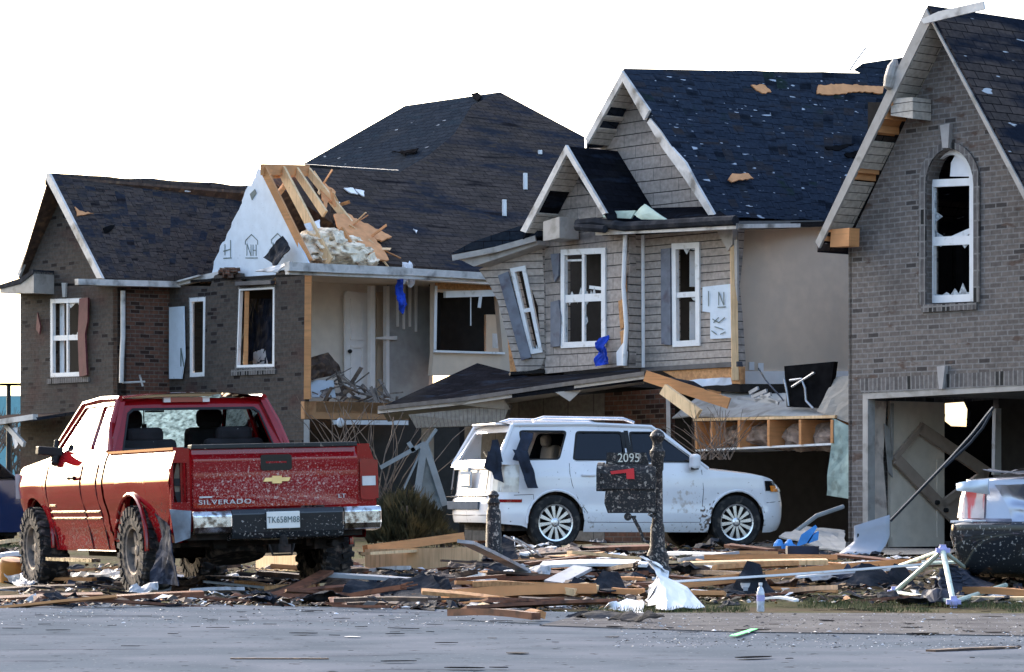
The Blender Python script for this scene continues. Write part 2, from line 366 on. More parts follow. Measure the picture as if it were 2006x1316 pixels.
def fan_roof(parent, name, pts, tris, th, m):
    mb = MB()
    for t in tris:
        p = [pts[i] for i in t]; nn = (p[1]-p[0]).cross(p[2]-p[0]).normalized()
        if nn.z < 0: nn = -nn
        mb.prism(p, V(0, 0, -th))
    return mb.build(name, m, parent)
# ================================================================ ground, road, drives
def axis(fine, outer):
    a, b, st = fine; xs = []; x = a
    while x <= b+1e-6: xs.append(x); x += st
    return [-o for o in outer[::-1]]+xs+[o for o in outer]
xs = [-3000, -600, -150, -60, -30, -18]+[-12+.5*i for i in range(49)]+[18, 30, 60, 150, 600, 3000]
ys = [-200, -50, 0, 8, 14]+[18+.4*i for i in range(90)]+[60, 80, 130, 300, 900, 4000]
MB().grid([[V(x, y, gz(x, y)-.012) for x in xs] for y in ys]).build('ground', mat('trampled_lawn', (.06, .06, .032), 1, spec=.02, var=.3, vs=1.5, c2=(.075, .058, .04), c2t=.5, c2s=.9, bump=.8, bs=30, speck=[((.25, .21, .15), 18, .66), ((.02, .02, .02), 9, .66)]), kind='structure', smooth=True)
xr = [-3000, -400, -60, -20]+[-10+.25*i for i in range(81)]+[20, 60, 400, 3000]
def road_y(x): return edge_y(x)+.1*noise.noise(V(x*1.3, 3, 0))
rows = [[V(x, -200, .006) for x in xr], [V(x, 0, .006) for x in xr]]
for t in (.3, .5, .7, .8, .9, .96, 1): rows.append([V(x, road_y(x)*t, .006) for x in xr])
m_road = mat('road', (.104, .120, .140), .95, spec=0, var=.08, vs=.6, c2=(.14, .152, .176), c2t=.55, c2s=1.1, c2w=.12, bump=.3, bs=90, streak=((.06, .066, .08), (.45, 3.0, 1), .60, .70), speck=[((.2, .21, .22), 34, .66), ((.02, .019, .018), 9, .66)])
MB().grid(rows).build('road', m_road, kind='structure')
# paler, gritty apron of the drive at the right, running up towards the brick garage
ap = [(.6, 24.9), (2.2, 24.9), (6.5, 24.6), (6.5, 21.2), (3.6, 20.6), (1.5, 21.3), (.2, 22.4)]
MB().prism([V(x, y, .014) for x, y in ap], V(0, 0, -.006)).build('driveway_apron', mat('apron_concrete', (.105, .102, .104), .95, spec=0, var=.08, vs=1, c2=(.145, .14, .137), c2t=.5, c2s=1.6, c2w=.12, bump=.4, bs=70, speck=[((.26, .25, .25), 40, .66), ((.04, .032, .025), 11, .66)], streak=((.075, .073, .076), (.8, 5, 1), .56, .66)), kind='structure')
def strip(name, pts, m, lift=.01):
    mb = MB(); n = 14; L = []; 
    (a, b), (c, d) = pts                                # two long edges, each start->end
    for i in range(n+1):
        t = i/n; p = Vector(a).lerp(Vector(b), t); q = Vector(d).lerp(Vector(c), t)
        L.append([V(*(p.lerp(q, k/4).xy), gz(*(p.lerp(q, k/4).xy))+lift) for k in range(5)])
    mb.grid(L); return mb.build(name, m, kind='structure')
strip('driveway', (((-.3, 37.5, 0), (5.8, 44.6, 0)), ((8.2, 41.5, 0), (2.2, 34.5, 0))), M['concrete'])
# faint skid marks and thin scraps of shingle grit on the road are things of their own, further down
# ================================================================ brick house at the right
FR = VP(1662, 43.5, -50); INW = -FR.n; FRo = FR.off(.4)
rh = thing('brick_house', 'grey brick house with steep front gable, arched broken window and open garage', 'house', FR(1662, 1075)*1)
rh.location.z = 0.26
A = FRo(1818, 10); Bl = FRo(1601, 474); Cr = FRo(2110, 548)
dn = V(0, 0, -.16)
top = FRo(1822, 44)+INW*.4; tr = FRo(2110, 575)+INW*.4
arch = [(1862+46*math.cos(R(a)), 362-70*math.sin(R(a))) for a in range(0, 181, 15)]
hole = [FR(*p) for p in [(1908, 592), *arch, (1816, 596)]]
outer = [FR(1662, 1090), FR(1662, 474), FRo(1618, 470)+INW*.4 if False else FR(1668, 462), top, tr, FR(2110, 1100), FR(2085, 1100), FR(2085, 757), FR(1692, 776), FR(1692, 1090)]
MB().holed(outer, [hole], INW*.22).build('wall', M['brick_right'], rh)['label'] = 'grey brick gable wall over the garage opening'
SW = VP(1664, FR(1664, 700).y, 40); far = FR(1664, 700)+INW*11; SWz = lambda z: V(far.x, far.y, z)
MB().holed([SW(1664, 1090), SW(1664, 480), SWz(4.4), SWz(.2)], [[SW(1846, 1060), SW(1846, 790), SW(1955, 782), SW(1955, 1060)]], FR.u*.05).build('side_wall', M['brick_right'], rh)
rf = MB()
rf.prism([A, Cr, Cr+INW*12, A+INW*12], V(0, 0, -.14)); rf.prism([A, A+INW*12, Bl+INW*12, Bl], V(0, 0, -.14))
roof_r = rf.build('roof', M['roof_right'], rh)
fa = MB()
fa.prism([FRo(*p)+FR.n*.03 for p in [(1817, 16), (1600, 474), (1607, 486), (1826, 42)]], INW*.04)
fa.prism([FRo(*p)+FR.n*.03 for p in [(1826, 42), (1820, 24), (2110, 558), (2110, 585)]], INW*.04)
fa.build('rake_board', M['trim'], rh)
bm = MB(); bm.prism([FRo(*p)+FR.n*.12 for p in [(1815, 40), (1822, 48), (1940, 20), (1938, 4), (1850, 24)]], INW*.03)
bm.build('loose_rake_board', M['gutter'], rh)['label'] = 'bent pale board sprung loose at the peak of the gable'
rk = lambda t: FRo(1826, 44).lerp(FRo(1607, 484), t)
for k, (a, b) in enumerate(((0, .33), (.52, .64), (.70, .92))):
    MB().prism([rk(a), rk(b), rk(b)+INW*.42, rk(a)+INW*.42], V(0, 0, .012)).build('soffit', M['soffit'], rh)
mb = MB()
for t in (.36, .42, .48, .66, .69, .93, .97): mb.beam(rk(t)+V(0, 0, .05), rk(t)+INW*.4+V(0, 0, .05), .05, .1)
mb.prism([rk(.33)+V(0, 0, .1), rk(.52)+V(0, 0, .1), rk(.52)+INW*.42+V(0, 0, .1), rk(.33)+INW*.42+V(0, 0, .1)], V(0, 0, .01))
mb.prism([FR.off(.36)(*p) for p in [(1628, 449), (1664, 446), (1663, 482), (1626, 484)]], INW*.2)
mb.build('exposed_framing', M['wood'], rh)
mb = MB(); mb.prism([FR.off(.38)(*p) for p in [(1745, 193), (1788, 190), (1788, 232), (1745, 226)]], INW*.36); mb.build('eave_return', M['soffit'], rh)
mb = MB(); mb.lathe([(0.02, 0), (.07, .03), (.09, .18), (.08, .32), (.03, .42)], FRo(1744, 176)+FR.n*.05, (.25, 0, 1), 12); mb.build('loose_flashing', M['trim'], rh)
# arched window
ro = MB()
def ring(pl, cx, cy, rx, ry, w_, n=12, a0=0, a1=180):
    for i in range(n):
        p = []
        for a, k in ((a0+(a1-a0)*i/n, 0), (a0+(a1-a0)*(i+1)/n, 0), (a0+(a1-a0)*(i+1)/n, w_), (a0+(a1-a0)*i/n, w_)):
            p.append(pl(cx+(rx+k)*math.cos(R(a)), cy-(ry+k)*math.sin(R(a))))
        ro.prism([q+FR.n*.025 for q in p], INW*.1)
ring(FR, 1862, 362, 47, 71, 13)
ro.prism([FR(*p)+FR.n*.025 for p in [(1802, 362), (1815, 362), (1815, 597), (1802, 597)]], INW*.1)
ro.prism([FR(*p)+FR.n*.025 for p in [(1909, 362), (1921, 362), (1921, 592), (1909, 592)]], INW*.1)
ro.prism([FR(*p)+FR.n*.04 for p in [(1808, 597), (1916, 592), (1916, 606), (1808, 612)]], INW*.1)
ro.prism([FR(*p)+FR.n*.03 for p in [(1682, 742), (2100, 720), (2100, 750), (1690, 770)]], INW*.1)
ro.build('window_surround', M['brick_soldier'], rh)
mb = MB(); mb.prism([FR(*p)+FR.n*.07 for p in [(1848, 246), (1867, 242), (1864, 290), (1853, 290)]], INW*.1)
mb.prism([FR(*p)+FR.n*.07 for p in [(1842, 718), (1858, 716), (1853, 762), (1846, 762)]], INW*.1)
mb.build('keystone', mat('keystone', (.36, .34, .33), .8), rh)
FRi = FR.off(-.1)
win = window(rh, [FRi(1817, 352), FRi(1910, 348), FRi(1910, 590), FRi(1817, 594)], FR.n, 1, 2, fw=.1, bar=.06, shards=[(0, 0, 'l'), (0, 0, 'b'), (0, 1, 't'), (0, 1, 'b')], seed=5)
win['label'] = 'tall white sash window with both panes smashed'
mb = MB()
for i in range(10):
    p = []
    for a, k in ((18*i, 1), (18*(i+1), 1), (18*(i+1), .8), (18*i, .8)): p.append(FRi(1862+46*k*math.cos(R(a)), 352-62*k*math.sin(R(a))))
    mb.prism(p, INW*.07)
o = mb.build('arch_frame', M['white'], rh)
mb = MB(); mb.prism([FRi(*p)+INW*.05 for p in [(1856, 345), (1858, 318), (1868, 300), (1880, 306), (1892, 330), (1896, 345)]], INW*.005); mb.build('arch_pane', M['sheetwhite'], rh)
mb = MB(); mb.prism([FRi(*p)+INW*.12 for p in [(1850, 462), (1900, 440), (1902, 448), (1852, 478)]], INW*.02); mb.build('snapped_muntin', M['white'], rh)
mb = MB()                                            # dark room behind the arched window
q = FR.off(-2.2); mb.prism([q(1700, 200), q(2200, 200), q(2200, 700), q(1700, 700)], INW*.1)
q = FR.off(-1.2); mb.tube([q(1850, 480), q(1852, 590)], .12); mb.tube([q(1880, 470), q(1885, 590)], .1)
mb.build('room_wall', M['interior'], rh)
# garage
d0 = FR(1697, 900).y; LS = VP(1697, d0+.15, 40)
mb = MB()
mb.prism([FR(1692, 770)+FR.n*.02, FR(2100, 748)+FR.n*.02, FR(2100, 760)+FR.n*.02, FR(1692, 782)+FR.n*.02], INW*.14)
mb.prism([FR(1692, 782)+FR.n*.02, FR(1702, 782)+FR.n*.02, FR(1702, 1075)+FR.n*.02, FR(1692, 1075)+FR.n*.02], INW*.14)
mb.build('garage_trim', M['trim'], rh)
pink = mat('scraped_jamb', (.7, .58, .5), .7, var=.12, c2=(.3, .2, .17), c2s=4)
mb = MB(); mb.prism([LS(*p) for p in [(1703, 784), (1737, 786), (1730, 900), (1738, 1000), (1736, 1080), (1703, 1080)]], LS.n*-.1); mb.build('garage_jamb', pink, rh)
mb = MB(); mb.prism([LS(*p)+LS.n*.05 for p in [(1728, 830), (1738, 840), (1744, 935), (1736, 925)]], LS.n*-.02); mb.prism([LS(*p)+LS.n*.05 for p in [(1741, 790), (1746, 790), (1745, 900), (1742, 900)]], LS.n*-.02)
mb.build('torn_trim', M['trim'], rh)
LSb = LS.off(-.05)
mb = MB(); mb.holed([LSb(*p) for p in [(1745, 785), (1850, 788), (1850, 1085), (1745, 1085)]], [], LS.n*-.06)
mb.prism([LSb(*p)+LS.n*.03 for p in [(1833, 900), (1846, 898), (1846, 1075), (1833, 1075)]], LS.n*-.02)
mb.prism([LSb(*p)+LS.n*.03 for p in [(1745, 1052), (1833, 1052), (1833, 1075), (1745, 1075)]], LS.n*-.02)
mb.build('garage_wall_panel', mat('garage_panel', (.74, .64, .53), .7, var=.08, c2=(.66, .6, .53), c2s=1.5, c2w=.2), rh)
mb = MB()
for a, b, wd in (((1746, 898), (1890, 1048), .16), ((1792, 838), (1926, 928), .17), ((1796, 836), (1742, 900), .07), ((1922, 925), (1835, 988), .11)):
    mb.beam(LSb(*a)+LS.n*.09, LSb(*b)+LS.n*.09, .05, wd, up=LS.n.cross((LSb(*b)-LSb(*a)).normalized()))
mb.prism([LSb(*p)+LS.n*.06 for p in [(1922, 925), (1890, 1055), (1846, 1005), (1838, 985)]], LS.n*-.03)
br = mb.build('door_brace', mat('brace', (.40, .31, .25), .7, var=.1, c2=(.3, .22, .18), c2s=3), rh)
mb = MB()
for p in ((1822, 984), (1839, 999)): mb.lathe([(.0, .05), (.03, .045), (.035, 0)], LSb(*p)+LS.n*.12, LS.n, 12)
mb.build('door_knob', M['black'], br)
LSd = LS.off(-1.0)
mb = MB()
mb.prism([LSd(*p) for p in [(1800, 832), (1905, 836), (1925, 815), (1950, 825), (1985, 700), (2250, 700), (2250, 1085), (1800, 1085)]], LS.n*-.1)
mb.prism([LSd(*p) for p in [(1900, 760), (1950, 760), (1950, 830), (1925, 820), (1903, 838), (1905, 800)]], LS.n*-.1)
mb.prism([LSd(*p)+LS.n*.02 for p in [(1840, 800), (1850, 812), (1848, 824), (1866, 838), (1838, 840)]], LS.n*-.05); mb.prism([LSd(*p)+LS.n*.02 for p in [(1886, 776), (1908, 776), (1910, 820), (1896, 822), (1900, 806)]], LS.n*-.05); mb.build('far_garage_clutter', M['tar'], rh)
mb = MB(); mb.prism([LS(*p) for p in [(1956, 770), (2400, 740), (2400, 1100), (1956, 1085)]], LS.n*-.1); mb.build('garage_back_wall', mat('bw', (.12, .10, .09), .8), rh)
mb = MB(); mb.prism([LS(*p)+LS.n*.1 for p in [(1940, 800), (1951, 800), (1951, 930), (1938, 930)]], LS.n*-.06); mb.build('door_post', M['white'], rh)
c0 = FR(1692, 772); c1 = FR(2085, 752)
mb = MB(); mb.prism([c0, c1, c1+INW*7, c0+INW*7], V(0, 0, .1)); mb.build('garage_ceiling', M['dry'], rh)
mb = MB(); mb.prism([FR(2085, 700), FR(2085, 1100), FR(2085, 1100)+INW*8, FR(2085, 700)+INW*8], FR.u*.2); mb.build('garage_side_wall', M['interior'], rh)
z0 = V(FR(1697, 1070).x, FR(1697, 1070).y, .27); z1 = V(FR(2085, 1070).x, FR(2085, 1070).y, .27)
mb = MB(); mb.prism([z0, z1, z1+INW*7, z0+INW*7], V(0, 0, -.1)); mb.build('garage_floor', M['concrete'], rh)
# ================================================================ siding house in the middle
M1 = VP(1232, 48.5, -50); inw = -M1.n; M1o = M1.off(.45); Gp = M1.off(-.6); Go = M1.off(-.2)
S1 = VP(1232, 48.5, 40); M2 = VP(1258, S1(1258, 600).y, -50)
mh = thing('siding_house', 'two-storey grey shake and lap siding house with torn walls and navy roof', 'house', V(M1(1232, 900).x, M1(1232, 900).y, .26))
MB().holed([M1(*p) for p in [(1067, 732), (1067, 462), (1078, 400), (1110, 322), (1184, 420), (1205, 452), (1232, 455), *rag((1232, 455), (1232, 716), 12, 2.5), (1232, 716)]],
           [[M1(*p) for p in [(1104, 492), (1104, 678), (1187, 676), (1187, 488)]]], inw*.14).build('front_wall', M['shake'], mh)['label'] = 'grey shake wall around the double window'
MB().prism([Gp(*p) for p in [(1150, 430), (1150, 300), (1216, 168), (1395, 415), (1395, 440), (1150, 440)]], inw*.12).build('gable_wall', M['shake'], mh)
MB().prism([S1(*p) for p in [(1232, 452), (1258, 452), (1258, 720), (1232, 720)]], S1.n*-.12).build('bay_side_wall', M['lap'], mh)
MB().holed([M2(*p) for p in [(1258, 450), (1446, 446), (1442, 500), (1436, 560), (1442, 620), (1448, 716), (1258, 722)]],
           [[M2(*p) for p in [(1319, 480), (1320, 676), (1372, 674), (1371, 477)]]], inw*.14).build('front_wall', M['lap'], mh)['label'] = 'lap siding wall around the tall narrow window'
w1 = window(mh, [M1(*p)+M1.n*.03 for p in [(1101, 489), (1188, 485), (1188, 678), (1101, 682)]], M1.n, 2, 2, fw=.09, bar=.06, shards=[(0, 0, 'b'), (1, 0, 'b'), (0, 1, 't'), (1, 1, 'l'), (0, 1, 'l'), (1, 1, 't')], seed=2)
w1['label'] = 'double white window with jagged glass'
mb = MB(); mb.beam(M1(1108, 510)-M1.n*.04, M1(1142, 509)-M1.n*.04, .03, .03); mb.beam(M1(1152, 562)-M1.n*.04, M1(1184, 566)-M1.n*.04, .03, .05); mb.build('loose_muntin', M['white'], w1)
w2 = window(mh, [M2(*p)+M2.n*.03 for p in [(1318, 477), (1372, 474), (1373, 677), (1320, 680)]], M2.n, 1, 2, fw=.09, bar=.04, shards=[(0, 1, 't'), (0, 0, 't')], seed=9)
w2['label'] = 'tall narrow white window'
mb = MB()
mb.beam(M2(1333, 490)+inw*.25, M2(1333, 560)+inw*.25, .05, .09); mb.beam(M2(1333, 590)+inw*.25, M2(1333, 668)+inw*.25, .05, .09)
mb.build('inner_jamb', M['white'], w2)
for pl, pts, lab in ((M2, [(1299, 488), (1317, 486), (1318, 676), (1300, 674)], None), (M1, [(1083, 498), (1100, 496), (1098, 540), (1091, 552), (1087, 530)], 'broken stub of slate blue shutter'), (M1, [(1083, 592), (1098, 588), (1103, 620), (1101, 678), (1083, 680)], 'chipped lower half of slate blue shutter')):
    o = MB().prism([pl(*p)+pl.n*.05 for p in pts], pl.n*-.04).build('shutter', M['blueshut'], mh)
    if lab: o['label'] = lab
mb = MB(); mb.prism([M2(*p)+M2.n*.03 for p in [(1379, 562), (1434, 556), (1436, 662), (1394, 664), (1394, 612), (1379, 610)]], inw*.02); wr = mb.build('foam_sheathing', M['wrap'], mh)
mb = MB()
def strokes(mb, pl, segs, wd=.02, off=.045):
    for a, b in segs: mb.beam(pl(*a)+pl.n*off, pl(*b)+pl.n*off, .004, wd, up=pl.n.cross((pl(*b)-pl(*a)).normalized()))
strokes(mb, M2, [((1412, 598), (1412, 572)), ((1412, 572), (1422, 598)), ((1422, 598), (1422, 572)), ((1410, 602), (1426, 601)), ((1400, 625), (1412, 632)), ((1412, 632), (1424, 622)), ((1404, 640), (1420, 645)), ((1415, 655), (1425, 650)), ((1392, 570), (1392, 600)), ((1398, 648), (1408, 655)), ((1402, 632), (1412, 622))], .014)
mb.build('printed_marks', M['ink'], wr)
mb = MB()
mb.beam(M2(1440, 448)+M2.n*.04, M2(1444, 745)+M2.n*.04, .1, .1); mb.build('corner_post', M['wood_pale'], mh)
mb = MB(); mb.prism([M2(*p)+M2.n*.12 for p in [(1412, 447), (1447, 447), (1446, 478), (1437, 492)]], inw*.1); mb.prism([M2(*p)+M2.n*.1 for p in [(1447, 470), (1453, 470), (1454, 590), (1449, 560)]], inw*.04)
mb.build('corner_bracket', M['trim'], mh)
mb = MB(); mb.tube([M1(1231, 455)+M1.n*.06, M1(1229, 560)+M1.n*.08, M1(1232, 640)+M1.n*.05, M1(1228, 716)+M1.n*.06], .035); mb.tube([S1(1256, 458)+S1.n*.04, S1(1257, 720)+S1.n*.04], .03)
mb.build('corner_trim', M['white'], mh)
mb = MB()
for s_ in ((1214, 590, 1222, 640), (1217, 650, 1226, 680), (1222, 540, 1228, 570)): mb.prism([M1(s_[0], s_[1])+M1.n*.03, M1(s_[2], s_[1]-5)+M1.n*.03, M1(s_[2]+2, s_[3])+M1.n*.03, M1(s_[0]+4, s_[3]+6)+M1.n*.03], inw*.02)
mb.build('torn_sheathing', M['osb'], mh)
mb = MB(); mb.prism([M1(*p)+M1.n*.04 for p in [(1211, 690), (1224, 672), (1232, 690), (1230, 716), (1212, 716)]], inw*.02); mb.build('peeled_wrap', M['sheetwhite'], mh)
mb = MB(); mb.prism([M2(*p)+M2.n*.06 for p in [(1262, 720), (1450, 708), (1452, 718), (1262, 728)]], inw*.1); mb.build('lower_flashing', M['dark_metal'], mh)
mb = MB(); mb.prism([M2(*p)+M2.n*.02 for p in [(1300, 727), (1452, 718), (1452, 752), (1340, 748)]], inw*.1); mb.build('rim_board', M['osb'], mh)
# gables and roofs
r1 = M1o(1111, 286); l1 = M1o(1024, 456); e1 = M1o(1190, 418)
mb = MB(); mb.prism([r1, e1, e1+inw*1.15, r1+inw*1.15], V(0, 0, -.1)); mb.prism([r1, r1+inw*1.15, l1+inw*1.15, l1], V(0, 0, -.1)); mb.build('small_gable_roof', M['roof_plain'], mh)
mb = MB()
mb.prism([M1o(*p)+M1.n*.03 for p in [(1111, 284), (1022, 452), (1033, 456), (1112, 302)]], inw*.05)
mb.prism([M1o(*p)+M1.n*.03 for p in [(1111, 284), (1112, 302), (1183, 421), (1190, 417)]], inw*.05)
mb.prism([Go(*p)+M1.n*.03 for p in [(1222, 138), (1149, 272), (1154, 282), (1223, 158)]], inw*.05)
mb.prism([Go(*p)+M1.n*.05 for p in [(1222, 138), (1224, 160), (1266, 236), (1276, 216)]], inw*.05)
mb.prism([Go(*p)+M1.n*.03 for p in [(1276, 232), (1270, 240), (1300, 290), (1345, 352), (1392, 424), (1402, 420), (1370, 365), (1345, 318), (1316, 286), (1296, 256)]], inw*.05)
mb.build('rake_board', M['gutter'], mh)
mb = MB(); mb.prism([M1o(1064, 434), M1o(1096, 424), M1o(1096, 466), M1o(1064, 472)], inw*.4); mb.build('eave_return', M['trim'], mh)
lk = lambda t: M1o(1112, 304).lerp(M1o(1034, 456), t)
mb = MB(); mb.prism([lk(0), lk(.45), lk(.45)+inw*.45, lk(0)+inw*.45], V(0, 0, .02)); mb.prism([lk(.75), lk(1), lk(1)+inw*.45, lk(.75)+inw*.45], V(0, 0, .02))
gk = lambda t: Go(1223, 160).lerp(Go(1155, 282), t)
mb.prism([gk(0), gk(.4), gk(.4)+inw*.4, gk(0)+inw*.4], V(0, 0, .02)); mb.prism([gk(.55), gk(.62), gk(.62)+inw*.4, gk(.55)+inw*.4], V(0, 0, .02)); mb.prism([gk(.75), gk(1), gk(1)+inw*.4, gk(.75)+inw*.4], V(0, 0, .02))
mb.build('soffit', M['soffit'], mh)
gA = Go(1222, 134); gL = Go(1149, 274); gR = Go(1402, 424)
gA2 = W(1790, 145, gA.y+4.0); gR2 = W(1720, 436, gR.y+2.6); gL2 = W(1560, 262, gL.y+6)
mb = MB()
def quad_rows(a, b, c, d, n, amp): return [[a.lerp(b, i/n).lerp(d.lerp(c, i/n), j/8)+V(0, 0, amp*noise.noise(V(i*.35, j*.5, 2))) for i in range(n+1)] for j in range(9)]
rows = quad_rows(gA, gA2, gR2, gR, 24, .03); mb.grid(rows); mb.grid([[p-V(0, 0, .13) for p in r][::-1] for r in rows])
mb.prism([gA, gR, gR-V(0, 0, .13), gA-V(0, 0, .13)], inw*.02); mb.prism([gA, gA2, gL2, gL], V(0, 0, -.13))
big = mb.build('main_roof', M['roof_mid'], mh)
RM = plane3(gA, gR, gR2); RM2 = plane3(gA, gA2, gR2)
def patch(parent, pl, pts, m, name='exposed_sheathing', up=.05, th=.02, label=None):
    n = pl.n if hasattr(pl, 'n') else V(0, -1, 0)
    if n.z < 0: n = -n
    pp = []
    for a, b in zip(pts, pts[1:]+pts[:1]): pp += [a]+rag(a, b, max(2, int(math.hypot(a[0]-b[0], a[1]-b[1])/5)), 1.6)
    o = MB().prism([pl(*p)+n*up for p in pp], n*-th).build(name, m, parent)
    if label: o['label'] = label
    return o
bare = mat('bare_deck', (.60, .28, .12), .8, var=.12)
patch(mh, RM2, [(1600, 170), (1645, 168), (1728, 172), (1726, 186), (1680, 182), (1640, 188), (1598, 187)], bare, label='long strip of bare roof deck by the ridge')
patch(mh, RM2, [(1468, 170), (1495, 170), (1508, 184), (1490, 186)], bare, label='small bare patch below the ridge')
patch(mh, RM, [(1418, 362), (1426, 350), (1458, 350), (1468, 360), (1440, 362), (1426, 367)], bare, up=.12, label='small bare patch low on the roof')
for pts in ([(1372, 240), (1390, 236), (1402, 250), (1400, 272), (1388, 262), (1376, 258)], [(1612, 292), (1670, 286), (1640, 300), (1615, 298)], [(1650, 306), (1690, 296), (1680, 314), (1655, 312)]):
    patch(mh, RM2, pts, M['tar'], name='torn_felt', up=.07)
mb = MB(); mb.prism([W(1672, 137, 53), W(1690, 124, 53), W(1735, 118, 53.5), W(1770, 112, 53.5), W(1770, 150, 53.5), W(1700, 150, 53)], V(.2, .5, 0)); mb.build('torn_ridge_shingles', M['roof_mid'], mh)
mb = MB(); mb.tube([W(1664, 139, 52.3), W(1676, 120, 52.3), W(1697, 92, 52.4)], .014, 5); mb.build('bent_vent_wire', M['metal'], mh)
# pent eave
M2e = M2.off(.5)
mb = MB(); mb.prism([M2e(1180, 452), M2e(1445, 436), Gp(1398, 404)+M1.n*.02, Gp(1250, 408)+M1.n*.02, Gp(1195, 425)+M1.n*.02], V(0, 0, -.08)); mb.build('eave_roof', M['roof_plain'], mh)
mb = MB(); mb.tube([M2e(1150, 440)+M1.n*.2, M2e(1180, 436)+M1.n*.15, M2e(1230, 444)+M1.n*.05, M2e(1300, 440)+M1.n*.05, M2e(1400, 434)+M1.n*.05, M2e(1446, 432)+M1.n*.05], .075, 8); mb.tube([M2e(1152, 446)+M1.n*.24, M2e(1205, 450)+M1.n*.2], .06, 7); mb.build('bent_eave_edge', M['felt'], mh)
mb = MB(); mb.beam(M2e(1170, 456), M2e(1446, 443), .08, .08); e0 = M2e(1446, 443); e9 = W(1612, 441, e0.y+1.9); mb.beam(e0, e9, .08, .06); mb.build('gutter', M['gutter'], mh)
mb = MB(); mb.prism([e0+V(0, .05, .08), e9+V(0, .05, .08), e9+V(0, .05, -.02), e0+V(0, .05, -.02)], V(-.1, .3, 0)); mb.build('fascia', M['dark_metal'], mh)
mb = MB(); mb.sheet([M2e(1180, 414), M2e(1248, 412), M2e(1238, 428), M2e(1186, 426)], 8, 4, .05, 3, .03); mb.sheet([M2e(1240, 420), M2e(1268, 400), M2e(1312, 430), M2e(1262, 430)], 8, 4, .06, 5, .03); fo = mb.build('foam_board', M['greenfoam'], mh); 
# open upstairs room
T = VP(1450, M2(1448, 600).y+.45, 25)
MB().prism([T(*p) for p in [(1449, 440), (1720, 440), (1720, 733), (1449, 733)]], T.n*-.1).build('room_wall', M['taupe'], mh)['label'] = 'bare taupe wall of the torn open upstairs room'
mb = MB(); mb.prism([T(*p)+T.n*.04 for p in [(1449, 727), (1720, 727), (1720, 752), (1449, 752)]], T.n*-.14); mb.build('baseboard', M['door'], mh)
mb = MB()
for p in ((1471, 717), (1489, 719)): mb.prism([T(p[0]-5, p[1]-8)+T.n*.03, T(p[0]+5, p[1]-8)+T.n*.03, T(p[0]+5, p[1]+8)+T.n*.03, T(p[0]-5, p[1]+8)+T.n*.03], T.n*-.02)
mb.build('wall_socket', M['white'], mh)
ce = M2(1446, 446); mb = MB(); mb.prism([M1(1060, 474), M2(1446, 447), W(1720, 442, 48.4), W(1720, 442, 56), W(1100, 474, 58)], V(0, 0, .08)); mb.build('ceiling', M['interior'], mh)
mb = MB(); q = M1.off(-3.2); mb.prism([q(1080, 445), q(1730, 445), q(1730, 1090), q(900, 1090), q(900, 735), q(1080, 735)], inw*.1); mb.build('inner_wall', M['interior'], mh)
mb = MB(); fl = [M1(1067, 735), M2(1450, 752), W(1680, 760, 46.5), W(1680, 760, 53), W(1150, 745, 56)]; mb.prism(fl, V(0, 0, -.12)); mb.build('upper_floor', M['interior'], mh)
# leaning wall to the left of the bay
TW = VP(1064, M1(1064, 600).y-.05, -22)
mb = MB(); mb.holed([TW(*p) for p in [(938, 528), (962, 516), (1010, 502), (1062, 486), (1066, 560), (1067, 700), (1058, 722), (1030, 728), (1012, 728), (1002, 690), (988, 640), (975, 590), (960, 560)]],
   [[TW(*p) for p in [(1005, 530), (1041, 688), (1060, 684), (1054, 600), (1026, 526)]]], inw*.12); lw = mb.build('leaning_wall', M['lap'], mh)
window(mh, [TW(*p)+TW.n*.03 for p in [(1000, 526), (1030, 520), (1064, 690), (1040, 694)]], TW.n, 1, 2, fw=.07, bar=.03, shards=[(0, 1, 'b')], seed=4)['label'] = 'tilted window in the leaning wall'
o = MB().prism([TW(*p)+TW.n*.06 for p in [(978, 540), (998, 532), (1043, 700), (1024, 706)]], TW.n*-.04).build('shutter', M['blueshut'], mh); o['label'] = 'slate shutter leaning with the wall'
mb = MB(); mb.prism([TW(*p)+inw*.1 for p in [(984, 650), (1002, 640), (1014, 728), (990, 728)]], inw*.05); mb.build('torn_sheathing', M['osb'], mh)
mb = MB(); mb.prism([TW(*p)+TW.n*.3 for p in [(896, 500), (940, 476), (1030, 446), (1066, 452), (1066, 466), (990, 484)]], inw*.5+V(0, 0, .05)); mb.build('sagging_roof_edge', M['roof_felt'], mh)
mb = MB(); mb.beam(TW(902, 508)+TW.n*.32, TW(985, 492)+TW.n*.32, .04, .09); mb.beam(TW(985, 492)+TW.n*.32, TW(1064, 470)+TW.n*.32, .04, .09); mb.prism([TW(*p)+TW.n*.25 for p in [(905, 506), (1064, 474), (1064, 482), (940, 524)]], inw*.3); mb.build('sagging_fascia', M['trim'], mh)
mb = MB(); q = TW.off(-.55); mb.prism([q(990, 500), q(1100, 460), q(1100, 740), q(1020, 740), q(1000, 640)], inw*.05); mb.prism([TW(1000, 728), TW(1066, 724), q(1100, 736), q(990, 738)], V(0, 0, -.05)); mb.build('leaning_room', M['interior'], mh)
